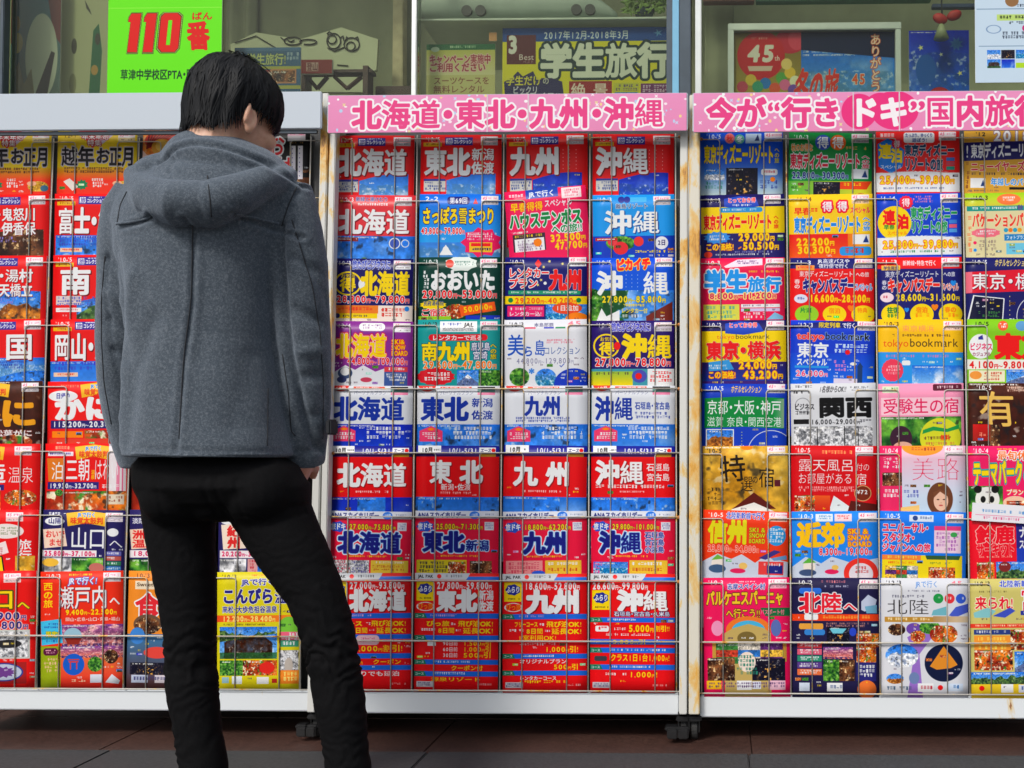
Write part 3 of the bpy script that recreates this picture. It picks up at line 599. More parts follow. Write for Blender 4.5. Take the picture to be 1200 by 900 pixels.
for k, (title, pr) in enumerate((('北海道', ('27,000', '93,800')), ('東北', ('27,800', '59,800')), ('九州', ('18,600', '52,800')), ('沖縄', ('26,600', '99,800')))):
    def f(s, title=title, pr=pr, k=k):
        s.r(0, 0, 100, 8, (200, 204, 210)); s.t('JAL PAK', 4, 2, 18, 3.6, K_); s.e(29, 3.8, 2.6, 2.6, RED); s.mic(36, 2, 58, 6, (80, 80, 90), 1); s.p([(66, 0), (100, 0), (100, 4), (64, 4)], (235, 30, 30)); s.p([(64, 4), (100, 4), (100, 8), (61, 8)], (30, 110, 220))
        price(s, pr[0], pr[1], 26 if k < 3 else 2, 10.5, 66, 8.4, W_); yb = 20 if k == 3 else 10
        s.r(2, yb, 23, yb + 23, YEL); s.burst(12.5, yb + 9, 9.5, 7, (25, 40, 150), 7, .85); s.t('ふらり', 4.5, yb + 5, 16, 7.5, W_, it=.1, b=.05); s.mic(5, yb + 19, 20, yb + 21.5, (80, 70, 30), 1)
        if k < 3: s.e(13, 40, 11, 5.4, W_, 1); s.t('ぴっ旅', 4, 35.5, 18, 8, ORG, b=.05)
        if k == 0: s.t(title, 26, 20, 68, 25, W_, b=.085, shadow=(130, 10, 20))
        elif k == 1: s.t(title, 26, 20, 48, 25, W_, b=.085, shadow=(130, 10, 20)); s.t('新潟', 76, 20, 18, 12, W_, b=.07); s.t('佐渡', 76, 33, 18, 12, W_, b=.07)
        elif k == 2: s.t(title, 28, 20, 64, 26, W_, b=.085, shadow=(130, 10, 20))
        else: s.t(title, 32, 20, 60, 24, W_, b=.085, shadow=(130, 10, 20)); s.t('石垣島・宮古島・久米島', 28, 45, 66, 5.6, W_, O((.14, NAVY)), b=.03)
        blue = (25, 105, 225); y0 = 52 if k == 3 else 48
        def stripe(y, lab=True):
            s.r(0, y, 100, y + 6, blue)
            if lab: s.p([(0, y), (12, y), (15, y + 6), (0, y + 6)], (20, 120, 90)); s.t('コース', 1, y + 1.4, 11, 3.4, W_, b=.03)
        stripe(y0); s.mic(18, y0 + 1.4, 56, y0 + 4.6, (240, 180, 220) if k < 3 else W_, 1)
        if k < 3:
            s.t(('コース', 'びっ旅', 'フリーコース')[k], 14, 57, 28, 6.4, YEL, b=.05); s.mic(43, 59, 50, 63, W_, 1); s.t('飛び泊OK!', 52, 56.6, 42, 7, YEL, b=.05)
            s.mic(8, 66, 26, 70, W_, 1); s.t('8日間', 28, 65, 20, 6.6, YEL, b=.05); s.mic(49, 67, 56, 70, W_, 1); s.t('延長OK!', 58, 65, 36, 7, YEL, b=.05)
        else: s.rr(6, 62, 22, 69, W_, 2); s.mic(8, 63, 20, 68, RED, 1); s.mic(24, 64, 44, 68, W_, 1); s.t('5,000円', 45, 61, 30, 8, YEL, b=.05); s.t('割引!!', 76, 61.5, 18, 7, YEL, b=.05); s.mic(18, 71, 70, 74.5, W_, 1)
        if k == 0: stripe(73, False); s.rr(34, 74, 62, 86, (235, 190, 200), 5); s.mic(38, 77, 58, 83, (200, 60, 110), 2); s.t('1,000円割引!', 30, 87, 60, 6.5, YEL); stripe(96); s.t('1100円', 18, 103, 24, 6, YEL); s.t('クーポン', 54, 103, 34, 6, YEL); stripe(110, False); s.t('出張帰りでも延泊', 10, 117, 76, 6, W_)
        elif k == 1:
            stripe(74); s.r(16, 82, 26, 87, W_)
            for q, (a_, b_) in enumerate((('90日前', '1,500円引'), ('60日前', '1,000円引'), ('30日前', '500円引'))): s.t(a_, 34, 81 + q * 7, 18, 5.4, W_); s.t(b_, 58, 81 + q * 7, 34, 5.4, YEL)
            stripe(103); s.mic(22, 104.4, 66, 107.6, W_, 1); s.t('クーポン付', 44, 110, 38, 6, YEL); stripe(117); s.mic(22, 118, 60, 121.6, W_, 1); s.t('源泉リゾート', 20, 124, 60, 5, YEL)
        elif k == 2:
            s.t('1室利用OK!', 18, 73, 46, 6.5, YEL); s.mic(20, 82, 62, 86, W_, 1); s.t('1,000円引!', 50, 87, 40, 6, YEL); stripe(95); s.mic(24, 96.4, 66, 99.6, W_, 1); s.t('オリジナルプラン', 20, 101.5, 56, 5.4, W_); s.t('500円引', 60, 108, 30, 5.6, YEL); stripe(115); s.t('レンタカーコース', 20, 121.6, 44, 5, W_); s.mic(20, 127, 84, 131, YEL, 1)
        else:
            stripe(78, False); s.t('5,000円引', 26, 78.8, 40, 4.4, YEL); stripe(88); s.mic(22, 89.4, 90, 92.6, W_, 1); s.rr(5, 98, 20, 104, (60, 60, 70), 2); s.t('クラス1日1台1,000円!', 24, 96.5, 70, 7, YEL); stripe(108); s.mic(22, 109.4, 80, 112.6, W_, 1); s.mic(18, 118, 44, 121.5, W_, 1); s.t('1,000円!', 46, 116.5, 34, 6.4, YEL)
        s.r(3, 129, 24, 136, (210, 205, 215)); s.mic(4, 130, 22, 135, (90, 80, 130), 2); s.mic(74, 131, 94, 134, (255, 180, 180), 1)
    B('M8%d' % (k + 1), 'tall red brochure titled %s (%s) with blue stripes' % (title, EN[k]), (238, 14, 22))(f)
# ===== right rack
TDR = '東京ディズニーリゾート'
@B('R11', 'blue brochure with yellow Tokyo resort title over dark night picture', (12, 80, 215))
def f(s):
    s.g(0, 34, 100, 80, (12, 80, 215), (190, 210, 210)); s.per("'10▸'5", W_, 8); s.e(36, 8, 6, 6.4, (235, 120, 120)); s.t('秋', 32, 4, 8, 8, RED); s.e(48, 9, 6, 6, (90, 180, 160)); s.t('冬', 44, 5, 8, 8, W_)
    s.r(55, 2, 74, 14, (190, 215, 240)); s.p([(66, 11), (70, 3), (72, 11)], (30, 50, 110)); s.st(78, 1); s.t(TDR, 5, 17, 84, 22, YEL, O((.1, (30, 60, 130))), b=.06); s.t('への旅', 90, 19, 6, 20, YEL, vert=True)
    s.pic('snow', 6, 46, 30, 60, 2); s.mic(6, 62, 30, 72, (40, 130, 110), 2); s.pic('night', 32, 45, 70, 80, 3); s.rr(74, 46, 94, 54, W_, 3); s.mic(76, 48, 92, 52, (220, 90, 110), 1); s.mic(72, 60, 94, 72, (60, 80, 160), 2); s.e(88, 59, 3, 3, ORG)
@B('R12', 'green brochure with 得得 circles and red-and-white Tokyo resort title', (10, 140, 60))
def f(s):
    s.per("'10▸'3", W_, 6); s.e(41, 12, 9.5, 9.5, (50, 80, 190)); s.e(59, 12, 9.5, 9.5, (240, 100, 30)); s.t('得', 34, 5, 14, 14, W_, b=.05); s.t('得', 52, 5, 14, 14, W_, b=.05); s.st(75, 1)
    s.t('秋のお得な', 3, 14, 26, 9, ORG, O((.12, W_))); s.mic(68, 17, 96, 22, (255, 170, 90), 1); s.t(TDR, 2, 26, 84, 18, (225, 30, 60), O((.16, W_)), b=.05); s.t('への旅', 88, 27, 9, 17, (225, 30, 60), O((.16, W_)), vert=True)
    price(s, '22,800', '30,300', 4, 49, 68, 8, (30, 40, 130), O((.14, (200, 220, 240)))); s.r(76, 45, 96, 57, (225, 230, 235)); s.p([(88, 55), (92, 46), (95, 55)], (30, 60, 120)); s.g(0, 60, 100, 80, (90, 180, 60), (235, 220, 40), True); s.pic('night', 30, 61, 62, 80, 2); s.p([(62, 61), (100, 60), (94, 70), (62, 70)], (240, 70, 20)); s.mic(66, 62, 92, 67, YEL, 1)
@B('R13', 'red brochure with blue and yellow 連泊 shape and white price band', (235, 30, 30))
def f(s):
    s.mic(5, 3, 26, 9, W_, 1); s.rr(33, 2, 70, 15, W_, 3); s.t('たっぷり、ゆっくり', 35, 3, 33, 5, (40, 60, 140)); s.t('遊ぼう!', 43, 9, 18, 5, (40, 60, 140)); s.st(75, 1)
    s.p([(2, 16), (14, 9), (24, 15), (34, 24), (32, 44), (18, 53), (3, 44)], (20, 120, 225)); s.t('連', 3, 16, 16, 18, YEL, b=.08); s.t('泊', 18, 22, 14, 17, YEL, b=.08); s.e(25, 16, 6, 6, (220, 30, 70)); s.t('得', 21, 12, 8, 8, W_); s.t('スペシャル', 5, 42, 26, 5, W_)
    s.t('東京ディズニー', 34, 17, 60, 14, (20, 60, 100), O((.13, W_)), b=.06); s.t('リゾートの旅', 34, 34, 46, 15, (20, 60, 100), O((.13, W_)), b=.06)
    for q in range(3): s.r(84, 33 + q * 5.5, 94, 37.5 + q * 5.5, ((60, 110, 190), (200, 70, 90), (30, 150, 130))[q])
    s.r(0, 52, 100, 76, W_); s.burst(50, 52, 50, 2.5, W_, 40, .5); price(s, '25,400', '39,800', 4, 56, 90, 9.5, YEL, O((.14, (240, 90, 10)))); s.mic(8, 70, 90, 73, (40, 60, 150), 1)
@B('R14', 'gold brochure dated 2018 with white-on-navy Tokyo resort band', (220, 165, 50))
def f(s):
    s.t("'12", 14, 3, 12, 5, K_); s.t('2018', 34, 1, 46, 13, W_, O((.1, (150, 110, 150)))); s.p([(0, 16), (100, 13), (100, 35), (0, 39)], (28, 24, 100)); s.t('!', 2, 19, 4, 16, W_); s.t(TDR, 8, 18, 88, 17, W_, b=.05, rot=-1.5)
    s.t('ニューイヤーズ・イヴ', 8, 40, 88, 12, (215, 30, 70), O((.12, (250, 225, 190))), rot=-1); s.mic(8, 53, 90, 57, (60, 50, 70), 1); s.r(8, 60, 26, 72, W_); s.p([(20, 70), (23, 62), (25, 70)], (30, 60, 120)); s.t('年越しのパーク', 32, 60, 54, 9, SKY, O((.12, W_))); s.mic(2, 40, 5, 74, (150, 90, 40), 6); s.r(54, 71, 100, 74, K_)
@B('R21', 'yellow brochure with navy top and bottom and red Tokyo resort title', (250, 215, 10))
def f(s):
    s.r(0, 0, 100, 15, (28, 24, 96)); s.per("'10▸12", W_, 6, 4, 18); s.p([(28, 5), (46, 2), (66, 4), (70, 15), (48, 19), (28, 15)], (30, 70, 190)); s.t('とっておき得', 32, 4, 34, 6, RED, O((.12, W_))); s.mic(36, 12, 62, 15, W_, 1); s.st(75, 1)
    s.rr(22, 16, 74, 22, (40, 150, 220), 3); s.mic(26, 17.6, 70, 20.6, W_, 1); s.t(TDR, 3, 25, 82, 18, (235, 30, 20), O((.1, (250, 240, 200))), b=.06); s.t('への旅', 87, 26, 6, 17, RED, vert=True)
    s.r(0, 48, 100, 80, (35, 30, 105)); s.burst(19, 53, 17, 8, (50, 140, 230), 12, .8); s.mic(9, 50, 29, 57, W_, 2); s.t('29,000円', 44, 48, 44, 9.5, YEL, O((.1, (245, 130, 10)))); s.t('50,500円', 49, 59, 44, 9.5, YEL, O((.1, (245, 130, 10)))); s.t('この価格!', 5, 60, 34, 9, YEL, O((.1, (245, 90, 10)))); s.p([(44, 66), (48, 64), (48, 66), (44, 68)], ORG)
    s.mic(40, 70, 88, 73, (150, 150, 210), 1); s.e(8, 74, 5, 4, (235, 60, 40)); s.mic(16, 73, 90, 76, W_, 1)
@B('R22', 'yellow brochure with 得得 bursts and blue Tokyo resort title, red prices', (248, 205, 30))
def f(s):
    s.per("'1▸'4", (130, 90, 30), 10); s.t('早春', 6, 16, 20, 9, RED); s.t('得', 40, 9, 12, 12, W_, O((.2, (235, 30, 80)), (.3, RED)), b=.05); s.t('得', 58, 9, 12, 12, W_, O((.2, (235, 30, 80)), (.3, RED)), b=.05); s.t('スペシャル', 73, 16, 24, 8, PNK); s.mic(26, 17, 34, 23, RED, 1); s.st(75, 1, (240, 200, 150))
    s.t(TDR, 6, 28, 80, 19, (20, 130, 230), O((.12, W_)), b=.06); s.t('への旅', 88, 28, 9, 18, (20, 130, 230), O((.12, W_)), vert=True)
    s.g(0, 49, 100, 80, (235, 30, 25), (240, 90, 20)); s.g(70, 49, 100, 80, (240, 120, 20), (250, 200, 30), True); s.t('22,200円', 8, 54, 46, 9, YEL, O((.12, (245, 120, 10)))); s.t('30,300円', 9, 64, 46, 9, YEL, O((.12, (245, 120, 10)))); s.r(76, 50, 96, 62, W_); s.p([(88, 60), (92, 51), (95, 60)], (30, 60, 140)); s.rr(60, 65, 98, 76, (40, 150, 230), 4); s.mic(66, 67, 92, 75, (200, 50, 30), 1)
@B('R23', 'blue brochure with yellow disc 連泊 and green-outlined Tokyo resort title', (16, 66, 205))
def f(s):
    s.per("'1▸'4", W_, 5); s.e(21, 36, 20, 21, YEL); s.t('連', 7, 20, 15, 18, RED, b=.08); s.t('泊', 24, 26, 14, 17, RED, b=.08); s.t('早春', 8, 38, 13, 6, GRN); s.t('スペシャル', 12, 46, 24, 5, ORG); s.burst(35, 11, 9, 9, (235, 30, 60), 14, .85); s.t('得', 30, 6, 10, 10, W_)
    s.mic(43, 3, 68, 12, (220, 120, 160), 3); s.st(76, 1); s.t('東京ディズニー', 40, 17, 56, 15, (20, 150, 80), O((.13, W_)), b=.06); s.t('リゾートの旅', 40, 34, 44, 15, (20, 150, 80), O((.13, W_)), b=.06)
    for q in range(3): s.r(86, 33 + q * 5.5, 95, 37.5 + q * 5.5, ((60, 130, 220), (230, 90, 120), (80, 160, 230))[q])
    s.r(0, 54, 100, 76, W_); s.burst(50, 54, 50, 2.5, W_, 40, .5); price(s, '25,800', '39,800', 6, 58, 90, 9.5, YEL, O((.14, (240, 90, 10)))); s.mic(14, 70, 86, 73.5, (40, 140, 90), 1)
@B('R24', 'lime and beige brochure with orange バケーションパッケージ title', (225, 215, 165))
def f(s):
    s.g(0, 0, 100, 16, LIM, (220, 210, 60)); s.per("'10▸3", K_, 10); s.e(52, 8, 14, 7, (245, 120, 60)); s.mic(44, 5, 60, 11, W_, 2); s.r(2, 16, 70, 22, (20, 150, 140)); s.mic(8, 17.4, 62, 20.6, W_, 1); s.t('秋', 62, 15, 7, 7, (110, 60, 150))
    s.t('バケーションパッケージ', 8, 25, 96, 17, (235, 60, 40), O((.1, (250, 235, 210))), b=.05); s.burst(24, 49, 18, 6, (240, 110, 130), 10, .9); s.mic(12, 46, 36, 52, W_, 2)
    for q in range(4): s.e(48 + q * 5.4, 46, 2.6, 2.6, ((40, 160, 200), (240, 120, 30), (40, 160, 200), (240, 160, 30))[q])
    s.r(46, 51, 74, 59, (30, 130, 200)); s.t('フォトプラン', 48, 52.5, 24, 5, W_); s.e(11, 61, 2, 2, PNK); s.e(11, 70, 2, 2, SKY); s.mic(15, 58, 36, 72, (150, 130, 120), 3); s.r(48, 62, 80, 76, (110, 200, 230)); s.mic(2, 28, 5, 74, (240, 130, 80), 7)
@B('R31', 'pink-red brochure with sky-blue 学生旅行 title', (238, 25, 80))
def f(s):
    s.per("'10▸3", W_, 6); s.p([(28, 10), (44, 2), (74, 1), (74, 9), (30, 12)], (245, 220, 235)); s.mic(42, 3, 70, 8, (90, 60, 130), 2); s.st(78, 1, (245, 190, 200)); s.t('学生', 4, 15, 52, 28, (30, 150, 240), O((.14, W_)), b=.06); s.t('旅行', 56, 24, 40, 18, (30, 150, 240), O((.15, W_)), b=.06); s.mic(56, 16, 94, 19, YEL, 1)
    price(s, '8,800', '11,200', 10, 43, 80, 7, (220, 20, 90), O((.24, (250, 220, 120)))); s.r(3, 57, 46, 76, (220, 220, 80)); s.mic(6, 59, 42, 75, (40, 160, 160), 3); s.r(48, 57, 94, 61, W_); s.r(48, 62, 94, 66, (215, 200, 240)); s.mic(50, 57.5, 92, 60.5, (120, 60, 120), 1); s.mic(50, 67, 76, 75, W_, 2); s.p([(78, 76), (88, 67), (98, 72), (98, 76)], (130, 190, 230))
@B('R32', 'red brochure with navy キャンパスデー title, green and yellow discs', (236, 24, 26))
def f(s):
    s.r(0, 0, 100, 13, (28, 30, 110)); s.per("'1▸3", W_, 8); s.t('JR高速バスや', 33, 1, 38, 5.6, W_); s.t('夜行便で行く', 34, 7, 36, 5.4, W_); s.st(77, 1); s.r(7, 9, 29, 15, (240, 150, 60)); s.mic(8, 10.5, 28, 13.6, RED, 1)
    s.t(TDR, 11, 16, 64, 7, W_, b=.02); s.t('への旅', 78, 17, 16, 6, W_); s.t('キャンパスデー', 15, 25, 62, 17, (24, 30, 130), O((.15, W_)), b=.07); s.t('スペシャル', 77, 31, 21, 9, (40, 130, 220), O((.15, W_))); s.t('春の', 5, 26, 7, 12, W_, vert=True); s.e(13, 50, 8, 5.5, (220, 225, 245)); s.mic(8, 48, 18, 52, (80, 100, 180), 1)
    price(s, '16,600', '28,200', 23, 45, 72, 9, YEL, O((.1, (245, 140, 10)))); s.e(20, 69, 14, 11, (150, 210, 40)); s.t('片道', 12, 61, 14, 6, GRN); s.e(53, 69, 14, 11, YEL); s.t('宿泊', 46, 61, 14, 7, ORG); s.e(87, 69, 14, 11, YEL); s.t('特典', 80, 61, 12, 6, ORG); s.t('♥', 68, 58, 8, 7, ORG)
@B('R33', 'navy brochure with red キャンパスデー title and three yellow discs', (28, 28, 112))
def f(s):
    s.r(0, 0, 100, 14, (232, 24, 28)); s.per("'1▸'3", W_, 6); s.t('新幹線・特急で行く', 30, 4, 40, 6.4, W_); s.st(76, 1); s.r(5, 10, 27, 16, (240, 190, 70)); s.t('学生限定', 7, 10.8, 18, 4.6, (40, 40, 100)); s.t(TDR, 9, 17, 64, 7.5, W_, b=.02); s.t('への旅', 78, 18, 14, 6, W_)
    s.t('キャンパスデー', 12, 26, 62, 16, (235, 40, 30), O((.15, W_)), b=.07); s.t('スペシャル', 76, 32, 20, 9, (235, 90, 60), O((.15, W_))); s.t('春の', 5, 28, 6, 12, W_, vert=True); s.e(11, 49, 8, 6, (245, 220, 230)); s.mic(6, 47, 16, 51, (200, 60, 90), 1); price(s, '28,600', '31,600', 21, 45, 76, 8.5, YEL, O((.08, (110, 90, 60))))
    for q, (a_, c_) in enumerate((('往復', GRN), ('宿泊', ORG), ('春の', ORG))): s.e(18 + q * 34, 70, 14, 13, YEL); s.t(a_, 11 + q * 34, 61, 14, 7, c_, b=.05); s.mic(9 + q * 34, 69, 27 + q * 34, 75, c_, 1)
    s.t('♥', 86, 29, 6, 6, SKY); s.t('♥', 63, 58, 7, 7, ORG); s.t('♥', 31, 62, 5, 5, SKY)
@B('R34', 'navy brochure with red band carrying white 東京・横浜', (26, 28, 100))
def f(s):
    s.per("'10▸'5", W_, 8); s.t('ホテルセレクション', 34, 2, 40, 9, (225, 200, 110), it=.1); s.p([(0, 18), (100, 13), (100, 40), (0, 44)], (225, 24, 48)); s.p([(0, 18), (8, 17.6), (8, 43), (0, 44)], (240, 110, 130)); s.t('東京・横浜', 7, 19, 92, 20, W_, b=.02, shadow=(120, 10, 40))
    s.p([(9, 46), (46, 50), (44, 78), (2, 76)], W_); s.p([(10.4, 47.4), (44.6, 51), (42.8, 78), (4, 76)], (14, 16, 52)); s.mic(14, 66, 40, 74, (60, 130, 60), 2); s.t('・・・・・', 51, 45, 4, 28, (220, 210, 120), vert=True); s.e(80, 72, 20, 24, W_, .8)
@B('R41', 'yellow and navy brochure with big red 東京・横浜 title', (250, 215, 12))
def f(s):
    s.r(0, 0, 100, 13, (28, 24, 96)); s.per("'10▸'2", W_, 6); s.p([(28, 4), (46, 1), (68, 4), (74, 14), (50, 18), (28, 16)], (30, 70, 190)); s.t('とっておき得', 32, 3, 34, 6, RED, O((.12, W_))); s.st(77, 1)
    s.t('tokyo', 18, 17, 21, 6, (235, 110, 40), b=.0); s.t('bookmark', 40, 17, 41, 6, (70, 60, 50), b=.0); s.t('東京・横浜', 5, 26, 88, 21, (235, 22, 28), O((.1, W_)), b=.07, shadow=(120, 100, 60)); s.g(0, 51, 100, 80, (50, 30, 110), (20, 60, 170))
    s.p([(8, 51), (32, 48), (38, 60), (8, 62)], (50, 150, 220)); s.mic(8, 54, 30, 60, W_, 2); s.t('24,000円', 43, 50, 46, 9.5, YEL, O((.12, (245, 120, 10)))); s.t('43,200円', 48, 62, 48, 9.5, YEL, O((.12, (245, 120, 10)))); s.t('この価格!', 7, 62, 33, 9, YEL, O((.12, (245, 80, 10)))); s.r(0, 74, 100, 80, (60, 30, 120))
@B('R42', 'blue brochure with white 東京スペシャル and a small dark tower', (20, 60, 205))
def f(s):
    s.p([(0, 6), (100, -6), (100, 8), (0, 10)], (24, 30, 110)); s.g(0, 40, 100, 80, (20, 70, 210), (20, 110, 235)); s.per("'12▸'3", W_, 9); s.t('限定列車', 33, 2, 26, 6.5, YEL); s.t('で行く', 61, 2, 16, 6.5, W_); s.st(79, 0)
    s.t('tokyo', 8, 15, 32, 8, (235, 50, 50), O((.12, (240, 150, 140)))); s.t('book', 41, 14, 26, 9, (30, 40, 90), O((.1, (120, 160, 230)))); s.t('mark', 68, 14, 26, 9, K_, O((.1, (160, 190, 240)))); s.t('東京', 8, 27, 38, 18, W_, b=.04); s.t('スペシャル', 8, 46, 36, 9, W_, b=.04)
    s.mic(52, 28, 92, 40, (200, 225, 250), 2); s.e(68, 38, 3, 3, RED); s.r(6, 55, 46, 58, (40, 150, 230)); s.t('26,800円', 7, 61, 38, 7, (240, 60, 120), O((.14, W_))); s.mic(52, 48, 66, 62, (220, 130, 200), 3); s.e(75, 52, 4, 2, W_); s.r(80, 54, 86, 76, (30, 60, 110)); s.p([(79, 56), (83, 50), (87, 56)], (30, 60, 110)); s.r(52, 70, 80, 76, (225, 215, 235))
@B('R43', 'golden yellow brochure reading tokyobookmark over pale blue', (250, 195, 20))
def f(s):
    s.per("'10▸'3", K_, 7); s.t('東京横浜', 28, 7, 38, 8, (245, 120, 110), b=-.01); s.st(77, 2, (245, 210, 190)); s.mic(16, 18, 86, 22, (110, 70, 30), 1); s.t('tokyo', 6, 24, 30, 9.5, (235, 90, 20), b=.0); s.t('bookmark', 37, 23, 58, 10.5, (60, 45, 30), b=.0); s.r(0, 40, 100, 141, (40, 150, 235)); s.mic(8, 43, 92, 47, (220, 120, 180), 1)
    s.burst(17, 62, 13, 14, (240, 60, 90), 16, .95); s.mic(8, 56, 26, 68, (255, 170, 180), 3); s.rr(28, 50, 38, 56, W_, 2); s.pic('sky', 40, 56, 100, 80, 3)
@B('R44', 'lime green brochure with white ビジネス disc and red 東京', (130, 200, 30))
def f(s):
    s.per("10▸'5", K_, 8); s.e(42, 8, 6, 6, (235, 90, 50)); s.e(64, 8, 7, 6, (90, 150, 200)); s.mic(38, 5, 46, 11, W_, 2); s.e(16, 33, 14, 15, W_); s.t('ビジネス', 3, 29, 27, 9, (225, 30, 90)); s.t('カジュアル', 6, 40, 22, 5, (150, 60, 90)); s.p([(13, 22), (18, 19), (19, 25), (13, 25)], (50, 50, 150)); s.t('東京', 32, 18, 64, 30, (238, 22, 22), b=.09)
    s.r(0, 49, 100, 61, (240, 240, 230)); price(s, '4,100', '9,800', 2, 51, 74, 8.5, (225, 30, 30)); s.r(2, 62, 44, 76, (240, 235, 200)); s.e(10, 68, 7, 5, (240, 150, 60)); s.mic(19, 64, 42, 75, (210, 60, 40), 3); s.pic('fuji', 46, 61, 100, 80, 2)
@B('R51', 'blue brochure with green band listing 京都・大阪・神戸', (18, 60, 190))
def f(s):
    s.per("'10▸'5", W_, 8); s.t('ホテルセレクション', 34, 2, 36, 9, (240, 190, 90), it=.1); s.st(77, 0); s.p([(3, 18), (50, 15), (97, 17), (97, 54), (50, 52), (3, 54)], (10, 135, 60)); s.g(84, 18, 97, 53, (10, 135, 60), (150, 190, 150), True); s.t('京都・大阪・神戸', 6, 20, 88, 17, W_, b=.01); s.t('滋賀 奈良・関西空港', 6, 40, 88, 12, W_, b=.0)
    s.r(5, 55, 38, 80, W_); s.pic('autumn', 6.2, 56.2, 36.8, 80, 3); s.t('・・・・・', 46, 57, 5, 18, (200, 210, 90), vert=True); s.e(82, 84, 28, 28, W_, .8)
@B('R52', 'black and white brochure with heavy 関西 title', (214, 216, 222))
def f(s):
    s.mic(5, 2, 24, 6, K_, 1); s.t('1名様からOK!!', 33, 3, 32, 8, (60, 60, 65), it=.2); s.mic(70, 4, 90, 10, (60, 60, 70), 2); s.mic(3, 9, 24, 13, K_, 1); s.e(14, 26, 9, 9, (150, 152, 158), 1); s.t('ビジネス', 4, 24, 24, 8, (40, 40, 45)); s.mic(4, 33, 24, 39, (70, 70, 75), 1); s.t('関西', 32, 17, 64, 24, (14, 14, 16), b=.1)
    s.r(3, 43, 21, 49, K_); s.t('16,000～29,000円', 23, 43.5, 58, 6, (40, 40, 45)); s.mic(80, 44, 96, 49, (80, 80, 90), 1); s.pic('gray', 3, 52, 96, 80, 2); s.r(30, 52, 31, 80, K_); s.r(62, 52, 63, 80, K_); s.r(78, 52, 79, 80, K_)
@B('R53', 'pink brochure titled 受験生の宿 with green garden picture and yellow disc', (245, 150, 185))
def f(s):
    s.r(5, 3, 24, 11, (210, 225, 190)); s.mic(6, 5, 22, 9, (80, 120, 60), 1); s.rr(64, 1, 98, 9, (90, 25, 45), 2); s.mic(67, 3, 95, 7, (240, 200, 210), 1); s.r(3, 17, 97, 38, (248, 200, 215)); s.t('受験生の宿', 5, 18, 90, 18, (225, 30, 90), b=.01); s.pic('leaf', 3, 40, 97, 141, 5); s.e(26, 66, 13, 15, (60, 30, 50)); s.e(28, 76, 11, 6, (225, 170, 150)); s.e(72, 66, 24, 24, (215, 215, 40)); s.p([(52, 56), (64, 52), (80, 55), (94, 50), (94, 55), (80, 59), (64, 57), (51, 61)], (30, 150, 70))
    s.mic(52, 64, 90, 69, (120, 80, 40), 1); s.t('無料', 72, 62, 11, 7, RED); s.mic(53, 71, 90, 75, (200, 60, 70), 1)
@B('R54', 'dark brown brochure with gold brush lettering 有馬', (62, 24, 18))
def f(s):
    s.pic('brown', 0, 0, 100, 141, 2); s.per("'10▸'5", W_, 10); s.mic(44, 4, 70, 11, (220, 180, 160), 2); s.t('有', 14, 10, 44, 42, (235, 190, 90), b=.015, it=-.1); s.t('馬', 64, 22, 40, 34, (240, 225, 195), b=.015); s.g(6, 50, 26, 70, (210, 20, 20), (160, 30, 20)); s.mic(8, 60, 22, 66, (255, 150, 120), 1); s.pic('bath', 26, 50, 38, 76, 3)
@B('R61', 'gold brochure with black brush lettering 特選の宿', (212, 168, 45))
def f(s):
    s.pic('gold', 0, 0, 100, 141, 2); s.per("'10▸'5", K_, 5); s.e(52, 2, 7, 3, ORG); s.st(76, 1, (240, 225, 190)); s.t('特', 18, 12, 32, 32, (30, 22, 14), b=.01, rot=-4); s.t('選', 44, 36, 15, 19, (40, 30, 18), b=.0); s.t('の', 58, 36, 7, 9, (70, 50, 25)); s.t('宿', 65, 26, 20, 24, (35, 26, 16), b=.0); s.r(84, 41, 91, 49, (90, 25, 40)); s.p([(34, 76), (60, 56), (86, 76)], (95, 25, 18)); s.p([(34, 76), (60, 68), (86, 80), (30, 84)], (240, 235, 230)); s.mic(5, 50, 24, 72, (70, 50, 20), 4, .2)
@B('R62', 'crimson brochure with white 露天風呂 lettering and small pictures', (215, 14, 24))
def f(s):
    s.per("'10▸'5", W_, 5); s.mic(36, 6, 74, 11, (255, 160, 90), 1); s.st(75, 1); s.t('露天風呂', 8, 16, 66, 15, W_, b=-.005); s.t('付の', 76, 21, 16, 9, W_, b=-.005); s.t('お部屋がある', 8, 33, 64, 13, W_, b=-.005); s.t('宿', 75, 33, 14, 14, W_, b=-.005); s.mic(8, 49, 76, 56, (250, 170, 170), 2)
    s.e(84, 57, 10, 9.5, (120, 40, 20)); s.e(84, 57, 10, 9.5, (225, 170, 110), .9); s.t('¥72', 77, 53, 13, 5, W_); s.pic('food', 4, 60, 28, 80, 4); s.p([(44, 80), (50, 60), (70, 74), (70, 80)], (225, 235, 240)); s.p([(70, 66), (100, 70), (100, 80), (66, 80)], (90, 25, 18)); s.g(28, 60, 46, 80, (240, 90, 30), (200, 30, 20))
